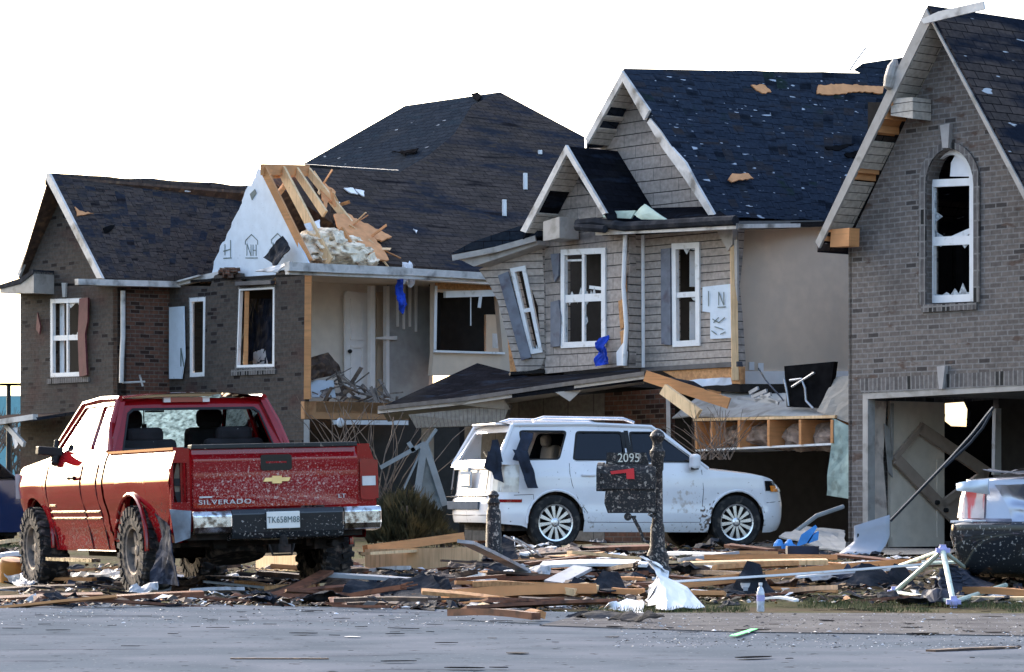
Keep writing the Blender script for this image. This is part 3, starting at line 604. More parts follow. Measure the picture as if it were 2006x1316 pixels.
# lower storey
LW = M1.off(-.05)
mb = MB(); mb.prism([LW(*p) for p in [(1185, 770), (1308, 760), (1308, 1090), (1185, 1090)]], inw*.15); mb.build('lower_brick_wall', M['brick_red'], mh)
mb = MB(); mb.prism([LW(*p) for p in [(910, 790), (1184, 770), (1184, 1090), (910, 1090)]], inw*.12); mb.build('lower_siding_wall', pat('taupe_panels', ((.2, .18, .16), (.17, .155, .14)), .6, 3, .008, (.07, .065, .06)), mh)
mb = MB(); mb.beam(LW(894, 835)+M1.n*.6, LW(894, 1090)+M1.n*.6, .2, .2); mb.build('porch_post', M['trim'], mh)
mb = MB(); mb.beam(LW(1318, 775)+M1.n*.1, LW(1320, 900)+M1.n*.1, .05, .06); mb.build('corner_stud', M['gutter'], mh)
# garage cavity: joist bay with insulation, fallen ceiling boards
GJ = M1.off(.25)
jb = thing('joist_bay', 'row of open ceiling joist bays stuffed with brown insulation above the garage void', 'ceiling joists', V(GJ(1500, 850).x, GJ(1500, 850).y, 0))
# (structural: stays a part of the siding house)
jb.parent = mh; jb.location = jb.location-mh.location; jb.location.z = -mh.location.z
del jb['category']
bp_ = lambda x: (822 if x > 1400 else 826, 880-(x-1365)*.045)
def jbuild(mb, name, m):
    o = mb.build(name, m, None); o.parent = jb; o.matrix_parent_inverse = Matrix.Translation(-(jb.location+mh.location)); return o
mb = MB()
for x in (1368, 1398, 1452, 1510, 1572, 1634):
    t_, b_ = bp_(x); p = GJ(x, (t_+b_)/2); h = (GJ(x, t_)-GJ(x, b_)).length
    mb.box(p+inw*.35, .05, .8, h, Matrix.Rotation(R(-50), 3, 'Z'))
jbuild(mb, 'joist', M['wood'])
mb = MB(); mb.beam(GJ(1362, 822), GJ(1640, 816), .1, .04); jbuild(mb, 'top_plate', M['wood_pale'])
mb = MB(); mb.prism([GJ(1362, 880), GJ(1640, 867), GJ(1640, 867)+inw*1.2, GJ(1362, 880)+inw*1.2], V(0, 0, -.03)); jbuild(mb, 'ceiling_board', M['white'])
mb = MB(); q = GJ.off(-.7); mb.prism([q(1355, 815), q(1660, 810), q(1660, 872), q(1355, 882)], inw*.05); jbuild(mb, 'bay_back', M['wood_dark'])
def blob(mb, c, rx, ry, rz, seed, n=10, amp=.35):
    rows = []
    for j in range(n+1):
        th = math.pi*j/n; row = []
        for i in range(2*n+1):
            ph = math.pi*i/n if i < 2*n else 0
            d = V(math.sin(th)*math.cos(ph), math.sin(th)*math.sin(ph), math.cos(th)); k = 1+amp*noise.noise(d*1.8+V(seed*5, 0, 0))+amp*.5*noise.noise(d*5+V(seed*5, 0, 0))
            row.append(Vector(c)+V(d.x*rx*k, d.y*ry*k, d.z*rz*k))
        rows.append(row)
    mb.grid(rows)
mb = MB()
for i, (x, y, r) in enumerate(((1415, 852, .26), (1437, 858, .2), (1470, 852, .3), (1535, 855, .3), (1600, 855, .32), (1385, 855, .16), (1490, 862, .2), (1555, 862, .2))): blob(mb, GJ(x, y)+inw*.45, r*1.2, r, r*.7, i)
jbuild(mb, 'insulation', M['insul_pink'])
mb = MB(); mb.sheet([GJ(1332, 762)+inw*.6, GJ(1660, 775)+inw*.9, GJ(1660, 816), GJ(1318, 820)], 26, 8, .05, 1, .02, .9)
mb.build('fallen_ceiling_board', M['dry'], mh)
mb = MB(); mb.sheet([GJ(1622, 738)+inw*.2, GJ(1668, 735)+inw*.2, GJ(1668, 830), GJ(1600, 806)], 8, 10, .05, 2, .02); mb.build('hanging_wall_board', mat('limp_board', (.30, .28, .25), .8, var=.08), mh)
mb = MB(); mb.sheet([GJ(1634, 818), GJ(1672, 838), GJ(1672, 978), GJ(1620, 970)], 6, 12, .05, 7, .02); mb.build('green_board', M['greenboard'], mh)
mb = MB(); mb.tube([GJ(1470, 870)+inw*1.5, GJ(1560, 925)+inw*1.5, GJ(1598, 938)+inw*1.5, GJ(1606, 880)+inw*1.5], .03); mb.build('dangling_track', M['dark_metal'], mh)
mb = MB(); q = [V(GJ(px, 1060).x, GJ(px, 1060).y, .275) for px in (1325, 1700)]; mb.prism([q[0]-inw*.2, q[1]-inw*.2, q[1]+inw*6, q[0]+inw*6], V(0, 0, -.05)); mb.build('garage_floor', M['concrete'], mh)
tv = MB(); GT = GJ.off(-.1)
tv.prism([GT(*p) for p in [(1536, 717), (1634, 708), (1622, 800), (1541, 797)]], inw*.08)
o = tag(tv.build('black_board', M['tar']), 'black upright panel with dangling cables in the torn upstairs room', 'board')
mb = MB()
for pts in ([(1541, 742), (1546, 765), (1550, 795)], [(1552, 745), (1575, 742), (1582, 760), (1584, 785), (1598, 800)], [(1556, 758), (1600, 730)]): mb.tube([GT(*p)+M1.n*.05 for p in pts], .018, 6)
mb.build('cable', M['metal'], o)
mb = MB(); mb.tube([T(1482, 722)+T.n*.06, GT(1500, 745), GT(1530, 778), GT(1535, 785)], .012, 5); tag(mb.build('loose_cable', M['dark_metal']), 'thin grey cable hanging from the wall socket', 'cable')
mb = MB()
for a, b in (((1483, 778), (1512, 765)), ((1490, 785), (1520, 772)), ((1500, 775), (1535, 790)), ((1478, 770), (1495, 760)), ((1455, 780), (1530, 788))): mb.beam(GT(*a)+M1.n*.1, GT(*b)+M1.n*.1, .03, .05)
tag(mb.build('metal_scrap', M['metal']), 'snapped pale metal frame lying on the fallen ceiling board', 'metal scrap')
# collapsed porch roof
pr = thing('porch_roof', 'collapsed porch roof of dark shingles slumped across the front of the siding house', 'porch roof', V(0, 48, 2))
P = [W(740, 800, 50.3), W(1262, 734, 45.9), W(1250, 722, 47.6), W(1130, 733, 49.0), W(1035, 737, 50.0), W(935, 711, 51.6), W(850, 752, 51.5)]
mb = MB(); mb.prism([P[0], P[1], P[2], P[3], P[4]], V(0, 0, -.1)); mb.prism([P[0], P[4], P[5], P[6]], V(0, 0, -.1)); mb.build('shingles', M['roof_plain'], pr)
mb = MB(); N_ = V(-.1, -1, 0).normalized()
mid = [(740, 803), (905, 786), (1100, 757), (1262, 735)]; dd = [50.2, 48.8, 47.2, 45.8]
for i in range(3): mb.prism([W(mid[i][0], mid[i][1], dd[i]), W(mid[i+1][0], mid[i+1][1], dd[i+1]), W(mid[i+1][0], mid[i+1][1]+7, dd[i+1]), W(mid[i][0], mid[i][1]+7, dd[i])], V(0, .06, 0))
mb.build('fascia', M['trim'], pr)
mb = MB()
for i in range(3): mb.prism([W(mid[i][0], mid[i][1]-8, dd[i]-.05), W(mid[i+1][0], mid[i+1][1]-8, dd[i+1]-.05), W(mid[i+1][0], mid[i+1][1], dd[i+1]-.05), W(mid[i][0], mid[i][1], dd[i]-.05)], V(0, .1, 0))
mb.build('drip_edge', M['dark_metal'], pr)
mb = MB(); mb.prism([W(750, 810, 50.3), W(1262, 746, 46), W(1262, 752, 48.2), W(1000, 790, 51), W(760, 826, 52)], V(0, 0, .03)); mb.build('soffit', M['trim'], pr)
mb = MB(); mb.prism([W(1088, 768, 47.2), W(1142, 762, 47), W(1116, 786, 47.1)], V(0, .05, 0)); mb.prism([W(880, 790, 48.9), W(985, 778, 48.3), W(1000, 802, 48.4), W(960, 800, 48.6)], V(0, .05, 0)); mb.build('hanging_soffit', M['trim'], pr)
mb = MB(); mb.prism([W(800, 812, 49.6), W(998, 792, 48.4), W(985, 832, 48.5), W(815, 838, 49.6)], V(.05, .3, 0)); mb.build('beam_cladding', pat('beam_board', ((.27, .255, .235), (.25, .235, .215)), .08, 3, .004, (.12, .11, .1)), pr)
mb = MB(); mb.beam(W(1264, 736, 45.7), W(1428, 790, 45.3), .05, .16); mb.beam(W(1270, 744, 45.9), W(1400, 770, 46.6), .3, .03); mb.build('broken_rafter', M['wood'], pr)
mb = MB(); mb.beam(W(1300, 762, 45.2), W(1368, 812, 44.9), .09, .16); mb.build('broken_rafter', M['wood_pale'], pr)
mb = MB(); mb.prism([W(1310, 740, 46.6), W(1360, 748, 46.4), W(1430, 790, 46), W(1400, 778, 46.2)], V(0, .2, .02)); mb.build('torn_shingles', M['felt'], pr)
mb = MB(); mb.sheet([W(1345, 745, 46.8), W(1432, 738, 46.6), W(1436, 752, 46.6), W(1362, 758, 46.7)], 10, 4, .06, 4); tag(mb.build('plastic_sheet', M['sheetwhite']), 'crumpled white plastic sheet caught below the lap siding wall', 'plastic sheet')
# ================================================================ brown brick house at the left
L1 = VP(130, 60, -50); L1o = L1.off(.45); LS1 = VP(230, L1(230, 600).y, 40); L3 = VP(332, LS1(332, 600).y, -50)
lh = thing('brick_house', 'brown brick house with torn open corner room and white foam board gable', 'house', V(L1(130, 900).x, L1(130, 900).y, .26))
inl = -L1.n
MB().holed([L1(*p) for p in [(40, 1060), (40, 575), (50, 545), (112, 392), (192, 548), (230, 560), (230, 1060)]], [[L1(*p) for p in [(99, 586), (99, 738), (163, 736), (163, 584)]]], inl*.2).build('gable_wall', M['brick_left'], lh)
MB().prism([LS1(*p) for p in [(230, 555), (332, 555), (332, 1060), (230, 1060)]], LS1.n*-.15).build('side_wall', M['brick_red'], lh)
w_ = window(lh, [L1(*p) for p in [(98, 585), (164, 583), (164, 737), (98, 740)]], L1.n, 2, 2, fw=.09, bar=.05, panes=[], shards=[(1, 0, 'b'), (1, 0, 't')], seed=3); w_['label'] = 'white double window with one pane out'
mb = MB(); mb.prism([L1(*p)-L1.n*.15 for p in [(104, 590), (112, 590), (112, 735), (104, 735)]], inl*.02); mb.build('curtain', M['white'], w_)
mb = MB(); mb.prism([L1(*p)+L1.n*.03 for p in [(94, 742), (176, 738), (176, 748), (94, 752)]], inl*.1); mb.build('window_sill', M['brick_soldier'], lh)
mb = MB(); mb.prism([L1(*p)+L1.n*.04 for p in [(124, 554), (132, 554), (131, 582), (126, 582)]], inl*.06); mb.build('keystone', mat('keystone_pale', (.4, .39, .37), .8), lh)
o = MB().prism([L1(*p)+L1.n*.09 for p in [(163, 585), (180, 583), (179, 630), (174, 655), (178, 735), (163, 738), (160, 660)]], inl*.04).build('shutter', M['maroon'], lh); o['label'] = 'bent maroon shutter beside the window'
MB().prism([L1(*p)+L1.n*.06 for p in [(78, 612), (84, 640), (82, 655), (76, 645)]], inl*.03).build('shutter_scrap', M['maroon'], lh)
# roof of the wing
a0 = L1o(94, 338); b0 = L1o(199, 545); a1 = W(489, 363, a0.y+3.5); b1 = W(416, 541, b0.y+2.2)
mb = MB()
def slope(mb, a, a1, b1, b, n, amp, th=.13, seed=0):
    rows = [[a.lerp(a1, i/n).lerp(b.lerp(b1, i/n), j/8)+V(0, 0, amp*noise.noise(V(i*.35+seed, j*.5, 2))) for i in range(n+1)] for j in range(9)]
    mb.grid(rows); mb.grid([[p-V(0, 0, th) for p in r][::-1] for r in rows])
    m = len(rows[0]); rim = rows[0]+[r[-1] for r in rows[1:]]+rows[-1][-2::-1]+[r[0] for r in rows[-2:0:-1]]; k = len(rim)
    mb.add(rim+[p-V(0, 0, th) for p in rim], [(i, (i+1) % k, (i+1) % k+k, i+k) for i in range(k)])
slope(mb, a0, a1, b1, b0, 20, .05)
aL = L1o(35, 560); mb.prism([a0, a1, a1+(aL-a0), aL], V(0, 0, -.1)) if False else mb.prism([a0, L1o(88, 352), L1o(88, 352)+inl*5, a0+inl*5], V(0, 0, -.1))
mb.build('wing_roof', M['roof_left'], lh)
mb = MB(); mb.prism([L1o(96, 344), L1(45, 540)+L1.n*.1, L1(45, 540)+inl*6, L1o(96, 344)+inl*6], V(0, 0, -.05)); mb.build('far_roof_slope', M['wood_dark'], lh)
mb = MB()
mb.prism([L1o(*p)+L1.n*.03 for p in [(93, 338), (99, 340), (203, 545), (192, 545), (93, 352)]], inl*.05)
mb.beam(L1(109, 385)+L1.n*.1, L1(75, 460)+L1.n*.1, .05, .1); mb.beam(L1(80, 455)+L1.n*.1, L1(46, 540)+L1.n*.1, .05, .09)
mb.build('rake_board', M['gutter'], lh)
mb = MB(); mb.prism([L1o(*p) for p in [(0, 562), (40, 552), (66, 532), (66, 574), (0, 574)]], inl*.5); mb.build('eave_return', M['trim'], lh)
mb = MB(); mb.prism([L1o(*p)+L1.n*.02 for p in [(0, 558), (40, 545), (66, 528), (66, 536), (40, 556), (0, 566)]], inl*.5); mb.build('eave_shingles', M['felt'], lh)
LSo = LS1.off(.32); g0 = LSo(150, 552); g1 = LSo(352, 557); g2 = W(455, 532, g1.y-1.0)
mb = MB(); mb.beam(g0, g1, .12, .11); mb.beam(g1+V(0, 0, .02), g2, .12, .1); mb.beam(W(350, 552, g1.y-.1), W(395, 540, g1.y-.5), .15, .03); mb.build('gutter', M['gutter'], lh)
mb = MB(); mb.prism([g0+V(0, .06, -.06), g1+V(0, .06, -.06), LS1(332, 562), LS1(230, 562)], V(0, 0, .02)); mb.prism([L1o(203, 545), L1o(150, 548), L1(190, 552), L1(232, 558)], V(0, 0, -.03)); mb.build('soffit', M['trim'], lh)
mb = MB(); mb.tube([LS1(235, 570)+LS1.n*.1, LS1(235, 660)+LS1.n*.1, LS1(233, 700)+LS1.n*.1, LS1(232, 750)+LS1.n*.1], .045, 8)
mb.tube([LS1(232, 750)+LS1.n*.15, LS1(272, 748)+LS1.n*.2], .02, 6); mb.tube([LS1(262, 735)+LS1.n*.2, LS1(268, 757)+LS1.n*.2], .02, 6); mb.build('downspout', M['gutter'], lh)
patch(lh, plane3(a0, a1, b1), [(143, 410), (152, 418), (180, 423), (160, 426), (147, 428)], bare, up=.08)
patch(lh, plane3(a0, a1, b1), [(198, 452), (222, 444), (212, 458), (202, 462)], M['tar'], 'torn_shingle', up=.08)
patch(lh, plane3(a0, a1, b1), [(355, 374), (375, 376), (370, 380), (360, 380)], M['white'], 'scrap', up=.08)
# wall right of the wing
MB().holed([L3(*p) for p in [(330, 1060), (330, 560), (412, 560), (420, 540), (440, 530), (470, 535), (474, 556), (540, 556), (541, 534), (597, 536), (597, 1060)]],
   [[L3(*p) for p in [(372, 584), (372, 738), (400, 737), (402, 582)]], [L3(*p) for p in [(468, 566), (463, 720), (537, 718), (537, 562)]]], inl*.1).build('front_wall', M['brick_left'], lh)
w_ = window(lh, [L3(*p) for p in [(370, 583), (403, 581), (401, 737), (371, 739)]], L3.n, 1, 1, fw=.08, panes=[(0, 0)]); w_['label'] = 'narrow grey framed window'
mb = MB(); mb.prism([L3(*p)+L3.n*.08 for p in [(338, 602), (366, 600), (368, 700), (362, 742), (338, 742)]], inl*.03); q = mb.build('foam_sheathing', M['wrap'], lh); q['label'] = 'white foam sheet beside the narrow window'
mb = MB(); strokes(mb, L3, [((362, 718), (362, 682)), ((362, 682), (368, 718))], .03, .09); mb.build('printed_marks', M['ink'], q)
w_ = window(lh, [L3(*p) for p in [(466, 562), (539, 558), (538, 720), (460, 723)]], L3.n, 1, 1, fw=.07, shards=[]); w_['label'] = 'gutted window frame with dark clothes inside'
mb = MB(); mb.beam(L3(477, 570)-L3.n*.08, L3(474, 716)-L3.n*.08, .06, .08); mb.build('jamb_stud', M['wood'], w_)
mb = MB(); mb.prism([L3(*p)+L3.n*.03 for p in [(455, 724), (541, 720), (541, 732), (455, 736)]], inl*.1); mb.build('window_sill', M['brick_soldier'], lh)
mb = MB(); q = L3.off(-.6)
for i, x in enumerate((484, 490, 497, 512, 520, 528)): mb.sheet([q(x-6, 585), q(x+8, 585), q(x+10, 705), q(x-7, 712)], 5, 10, .08, i, .02)
tag(mb.build('hanging_clothes', M['navycloth']), 'dark clothes hanging inside the gutted window frame', 'clothes')
mb = MB(); mb.sheet([q(500, 690), q(522, 680), q(525, 718), q(496, 718)], 6, 6, .1, 3, .02); tag(mb.build('white_cloth', M['sheetwhite']), 'white cloth bunched at the foot of the gutted window', 'cloth')
mb = MB(); b1q = L3.off(-2.0); mb.prism([b1q(300, 560), b1q(556, 540), b1q(556, 1060), b1q(300, 1060)], inl*.1); b2q = L1.off(-1.6); mb.prism([b2q(62, 560), b2q(300, 560), b2q(300, 1060), b2q(62, 1060)], inl*.1)
mb.prism([L1(44, 560), L1(228, 560), b2q(280, 560), b2q(60, 560)], V(0, 0, .05)); mb.prism([L3(330, 556), L3(597, 540), b1q(556, 540), b1q(360, 556)], V(0, 0, .05)); mb.build('inner_wall', M['interior'], lh)
# foam board gable with printed marks
L3b = L3.off(-.13)
nh = [(413, 562), (419, 512), (436, 474), (442, 468), (460, 425), (474, 398), (482, 370), (492, 362), (505, 330), (518, 345), (545, 402), (575, 455), (606, 520), (545, 530), (532, 548), (470, 552), (440, 545), (428, 552)]
pp = []
for i, (a, b) in enumerate(zip(nh, nh[1:]+nh[:1])): pp += [a]+(rag(a, b, 4, 2.2) if i < 8 else [])
o = MB().prism([L3b(*p) for p in pp], inl*.04).build('foam_sheathing', M['wrap'], lh); o['label'] = 'white foam board gable printed with rows of marks'
mb = MB()
def NH(x, y, s_=1):
    S = [((x-9*s_, y+14), (x-9*s_, y-10)), ((x-9*s_, y-10), (x-1*s_, y+14)), ((x-1*s_, y+14), (x-1*s_, y-8)), ((x+3*s_, y+14), (x+3*s_, y-8)), ((x+3*s_, y+3), (x+9*s_, y+3)), ((x+9*s_, y+14), (x+9*s_, y-8)),
         ((x-12*s_, y+18), (x+12*s_, y+18)), ((x-12*s_, y-16), (x, y-28)), ((x, y-28), (x+12*s_, y-16)), ((x+12*s_, y-16), (x+12*s_, y-8)), ((x-12*s_, y-16), (x-12*s_, y-8))]
    strokes(mb, L3b, S, .016, .006)
NH(493, 487); NH(544, 485)
strokes(mb, L3b, [((438, 492), (452, 488)), ((452, 470), (452, 504)), ((438, 506), (454, 505)), ((441, 478), (441, 500))], .02, .006)
mb.prism([L3b(*p)+L3.n*.01 for p in [(490, 380), (500, 370), (503, 378), (494, 392)]], inl*.006)
mb.build('printed_marks', M['ink'], o)
mb = MB(); mb.sheet([L3(530, 505)+L3.n*.15, L3(556, 462)+L3.n*.05, L3(574, 490)+L3.n*.1, L3(560, 522)+L3.n*.25], 8, 8, .12, 3, .02); mb.build('torn_felt_flap', M['felt'], lh)
mb = MB(); mb.beam(L3(470, 556)+L3.n*.06, L3(540, 553)+L3.n*.06, .1, .07); mb.build('window_lintel', M['dark_metal'], lh)
mb = MB()
for i in range(14): mb.box(L3(442+random.uniform(0, 22), 528+random.uniform(0, 14))+L3.n*.05, .2, .1, .07, Matrix.Rotation(random.uniform(0, 3), 3, 'Z') @ Matrix.Rotation(random.uniform(-.4, .4), 3, 'X'))
mb.build('loose_bricks', M['brick_red'], lh)
# main hip roof
P1 = V((980-CX)/F*66.3, 66.3, HC+(HY-180)/F*66.3); up_ = V(math.cos(R(-50)), math.sin(R(-50)), 0)
P2 = P1-up_*3.3; Pk = P1+(up_+inl)*0
RS = plane3(P1, P1+inl, P1+up_+V(0, 0, -.78)); HF = plane3(P1, P2, P1-inl+V(0, 0, -.78))
rsn = RS.n if RS.n.z > 0 else -RS.n
mb = MB()
def facet(pl, px, sub=None, th=.13):
    n = pl.n if pl.n.z > 0 else -pl.n; mb.prism([pl(*p) for p in px], n*-th)
edge = [(603, 328), (618, 350), (622, 366), (640, 384), (655, 392), (652, 412), (660, 432), (690, 440), (708, 455), (752, 468), (738, 476), (748, 490), (742, 514)]
facet(RS, [(603, 328), (700, 333), (781, 338), (841, 303), (890, 262), (925, 205), (980, 180), (1145, 268), (1150, 545), (960, 534), (845, 524), *edge[::-1][:-1]])
mb.build('main_roof', M['roof_left'], lh)
mb = MB(); facet(HF, [(793, 207), (980, 180), (928, 203), (890, 262), (841, 303), (781, 338), (700, 333), (596, 320)]); mb.build('hip_roof_face', M['roof_felt'], lh)
mb = MB(); mb.tube([HF(600, 327)+V(0, 0, .06), HF(700, 334)+V(0, 0, .06), HF(781, 339)+V(0, 0, .06)], .006, 5); mb.build('ridge_flashing', M['greysheet'], lh)
patch(lh, HF, [(770, 302), (800, 298), (822, 294), (812, 304), (800, 302), (795, 310), (785, 303)], M['tar'], 'torn_shingle', up=.06)
patch(lh, HF, [(925, 188), (938, 184), (945, 190), (938, 202), (930, 196)], M['tar'], 'torn_shingle', up=.06)
for (x, y, h) in ((1029, 355, 32), (988, 407, 32), (1058, 298, 8)):
    q = RS(x, y+h/2); mb = MB(); mb.tube([q, q+V(0, 0, h*RS(x, y).y/F)], .045, 10); mb.build('vent_pipe', M['white'], lh)
for pts in ([(672, 372), (690, 372), (700, 384), (682, 380)], [(694, 374), (712, 378), (712, 388), (704, 384)], [(656, 395), (664, 400), (668, 410), (660, 404)], [(808, 452), (816, 455), (814, 460)]): patch(lh, RS, pts, M['white'], 'torn_underlay', up=.05)
osb2 = [[(612, 362), (630, 366), (654, 384), (650, 408), (640, 402), (634, 420), (624, 382)], [(650, 428), (676, 426), (704, 442), (722, 450), (764, 472), (744, 480), (730, 474), (744, 492), (758, 517), (730, 517), (712, 492), (686, 470), (660, 456)]]
for pts in osb2: patch(lh, RS, pts, bare, up=.10, th=.03)
rr = random.Random(17)
for i in range(16):
    x = rr.uniform(625, 750); y = 372+(x-625)*1.08+rr.uniform(-8, 14); q = RS(x, y)+V(0, 0, .1); d = V(rr.uniform(-1, 1), rr.uniform(-.6, .2), rr.uniform(-.5, .9)).normalized()
    MB().beam(q, q+d*rr.uniform(.15, .45), rr.uniform(.02, .07), .015, roll=rr.uniform(0, 3)).build('splinter', rr.choice((bare, M['wood_pale'], M['osb'])), lh)
# exposed rafters
ra = W(513, 332, 56.9); rb = W(604, 334, 58.9)
mb = MB(); mb.beam(ra, rb, .06, .2); mb.build('ridge_board', M['wood'], lh)
eav = lambda px: W(px, 512+(px-600)*.018, 56.3+(px-600)*.0085)
for (t, x, ht) in ((0.04, 606, .14), (.42, 646, .2), (.99, 748, .14)):
    mb = MB()
    top_ = ra.lerp(rb, t); mb.beam(top_, eav(x), .05, ht); mb.build('rafter', M['wood_pale'] if t > .3 else M['wood'], lh)
mb = MB(); mb.prism([W(516, 344, 58.6), W(606, 338, 60.2), W(775, 522, 61.5), W(545, 522, 60)], V(.1, .2, 0)); mb.build('far_roof_underside', M['wood_dark'], lh)
mb = MB(); mb.beam(ra.lerp(rb, .72), ra.lerp(rb, .72).lerp(eav(700), .48), .05, .15); mb.build('snapped_rafter', M['wood_pale'], lh)
mb = MB(); mb.beam(W(668, 448, 57.2), W(705, 512, 56.9), .05, .12); mb.build('snapped_rafter', M['wood'], lh)
mb = MB(); mb.prism([eav(585)+V(0, .3, -.1), eav(760)+V(0, .3, -.1), eav(760)+inl*1-up_*3, eav(585)+inl*.3-up_*3], V(0, 0, -.1)); mb.build('attic_floor', M['wood_dark'], lh)
mb = MB(); mb.beam(W(522, 345, 57), W(600, 340, 60), .05, .1); mb.beam(W(530, 400, 57.6), W(560, 360, 58), .05, .1); mb.beam(W(590, 470, 57.5), W(640, 452, 58), .05, .1); mb.build('attic_brace', M['wood'], lh)
mb = MB()
for i, (x, y, r) in enumerate(((612, 485, .3), (632, 475, .33), (655, 490, .35), (680, 488, .28), (640, 505, .3), (700, 500, .25), (612, 508, .25), (666, 470, .2), (725, 508, .18))): [blob(mb, W(x, y, 57.0+i*.08)+V(random.uniform(-.2, .2), random.uniform(-.2, .2), random.uniform(-.12, .12)), r*k_*1.3, r*k_, r*k_*.6, i+3+k_*9, 12, .5) for k_ in (.9, .7, .5)]; mb.sheet([W(x-14, y-8, 56.9), W(x+10, y-12, 57), W(x+16, y+6, 56.8), W(x-8, y+10, 56.7)], 6, 6, .16, i, .03, 4)
mb.build('insulation', M['insul'], lh)
mb = MB(); mb.sheet([W(592, 440, 57), W(628, 428, 57.2), (W(630, 445, 57)), W(600, 455, 57)], 8, 6, .12, 8); mb.build('torn_underlay', M['sheetwhite'], lh)
# eave gutter
ge0 = W(562, 522, 55.4); ge1 = W(790, 532, 57.2); ge2 = W(968, 542, 58.5)
mb = MB(); mb.beam(ge0, ge1, .14, .15); mb.beam(ge1, ge2, .14, .13); mb.beam(W(562, 533, 55.5), W(968, 549, 58.6), .1, .08); mb.sheet([W(500, 528, 56.2), W(545, 520, 56.1), W(572, 512, 56.0), W(545, 535, 56)], 8, 4, .08, 6, .02); mb.build('gutter', M['gutter'], lh)
mb = MB(); blob(mb, W(800, 535, 57.6), .12, .12, .2, 4, 8, .7); mb.build('torn_gutter_wrap', M['sheetwhite'], lh)
# open corner room
OS = VP(597, L3(597, 700).y, 40); OB = OS.off(-1.6)
mb = MB(); mb.beam(OS(604, 538), OS(602, 782), .1, .12); mb.build('corner_post', M['wood'], lh)
mb = MB(); mb.prism([OS(596, 786), OS(810, 790), OS(800, 822), OS(596, 820)], OS.n*-.1); mb.build('rim_joist', mat('rim', (.42, .22, .10), .7, var=.15, vs=4, c2=(.3, .14, .06), c2s=4), lh)
mb = MB(); mb.beam(OS(650, 827)+OS.n*.05, OS(795, 828)+OS.n*.05, .05, .08); mb.lathe([(.06, 0), (.09, .02), (.06, .05)], OS(660, 828)+OS.n*.08, OS.n, 12); mb.build('torn_trim', M['white'], lh)
fz = OS(600, 785).z
ud = -up_
def flr(p): return V(p.x, p.y, fz)+inl*.25
mb = MB(); mb.prism([flr(OS(597, 785)), flr(OS(1000, 785)), flr(OS(1000, 785))+ud*3, flr(OS(597, 785))+ud*3], V(0, 0, -.2)); mb.build('upper_floor', M['osb'], lh)
cz = OS(597, 538).z+.02
mb = MB(); cl_ = lambda p: V(p.x, p.y, cz)+inl*.25
mb.prism([cl_(OS(597, 538)), cl_(OS(1000, 538)), cl_(OS(1000, 538)+ud*3), cl_(OS(597, 538)+ud*3)], V(0, 0, .1)); mb.build('ceiling', M['cream'], lh)
mb = MB(); mb.prism([OB(*p) for p in [(560, 520), (848, 520), (848, 800), (560, 800)]], OS.n*-.1); mb.build('room_wall', M['cream'], lh)
mb = MB(); q = OB.off(.12); mb.prism([q(*p) for p in [(676, 574), (680, 570), (722, 574), (722, 782), (677, 778)]], OS.n*-.05); dr = mb.build('inner_door', M['door'], lh)
mb = MB(); q = OB.off(.15)
for y0, y1 in ((585, 665), (676, 768)): mb.holed([q(*p) for p in [(688, y0), (714, y0+1), (714, y1+1), (688, y1)]], [[q(*p) for p in [(692, y0+5), (710, y0+6), (710, y1-4), (692, y1-5)]]], OS.n*-.03)
mb.build('door_moulding', M['door'], dr)
mb = MB(); mb.lathe([(.035, 0), (.04, .04), (.02, .07)], OB.off(.14)(684, 688), OS.n, 10); mb.build('door_knob', M['black'], dr)
OP = OB.off(.35); mb = MB()
for x0, x1 in ((726, 735), (757, 763)): mb.prism([OP(*p) for p in [(x0, 560), (x1, 560), (x1, 782), (x0, 782)]], OS.n*-.1)
for x0, y0, y1 in ((776, 555, 640), (788, 552, 645), (800, 550, 640), (812, 548, 650)): mb.prism([OP(*p)+OS.n*.04 for p in [(x0, y0), (x0+4, y0), (x0+3, y1), (x0+1, y1)]], OS.n*-.05)
mb.prism([OP(*p)+OS.n*.05 for p in [(738, 660), (775, 658), (775, 666), (738, 664)]], OS.n*-.1)
mb.build('stud', M['door'], lh)
mb = MB(); mb.prism([OP(*p)-OS.n*.02 for p in [(763, 548), (862, 545), (852, 610), (846, 700), (838, 786), (763, 786)]], OS.n*-.06); mb.build('partition', mat('bare_partition', (.36, .35, .34), .8, var=.1, c2=(.28, .27, .26), c2s=3), lh)
mb = MB(); mb.prism([OB.off(.05)(*p) for p in [(738, 572), (756, 572), (756, 782), (738, 782)]], OS.n*-.02); mb.build('closet_shadow', M['taupe'], lh)
OSx = OS.off(-.3)
MB().holed([OSx(*p) for p in [(850, 545), (1010, 545), (1010, 735), (846, 735), (850, 690)]], [[OSx(*p) for p in [(855, 572), (852, 640), (850, 686), (985, 690), (975, 575)]]], OS.n*-.12).build('side_wall', M['taupe'], lh)
mb = MB(); mb.prism([OSx(*p)+OS.n*.04 for p in [(852, 548), (968, 552), (968, 570), (852, 566)]], OS.n*-.04); mb.build('header_board', M['osb'], lh)
mb = MB(); mb.beam(OSx(866, 577)+OS.n*.08, OSx(972, 574)+OS.n*.08, .08, .12); mb.beam(OSx(935, 580)+OS.n*.1, OSx(932, 603)+OS.n*.1, .04, .06); mb.tube([OSx(918, 580)+OS.n*.06, OSx(918, 638)+OS.n*.06], .012, 5); mb.build('window_blind', M['white'], lh)
mb = MB(); mb.beam(OSx(851, 560)+OS.n*.05, OSx(849, 685)+OS.n*.05, .04, .05); mb.beam(OSx(846, 688)+OS.n*.05, OSx(985, 692)+OS.n*.05, .03, .04); mb.build('torn_trim', M['white'], lh)
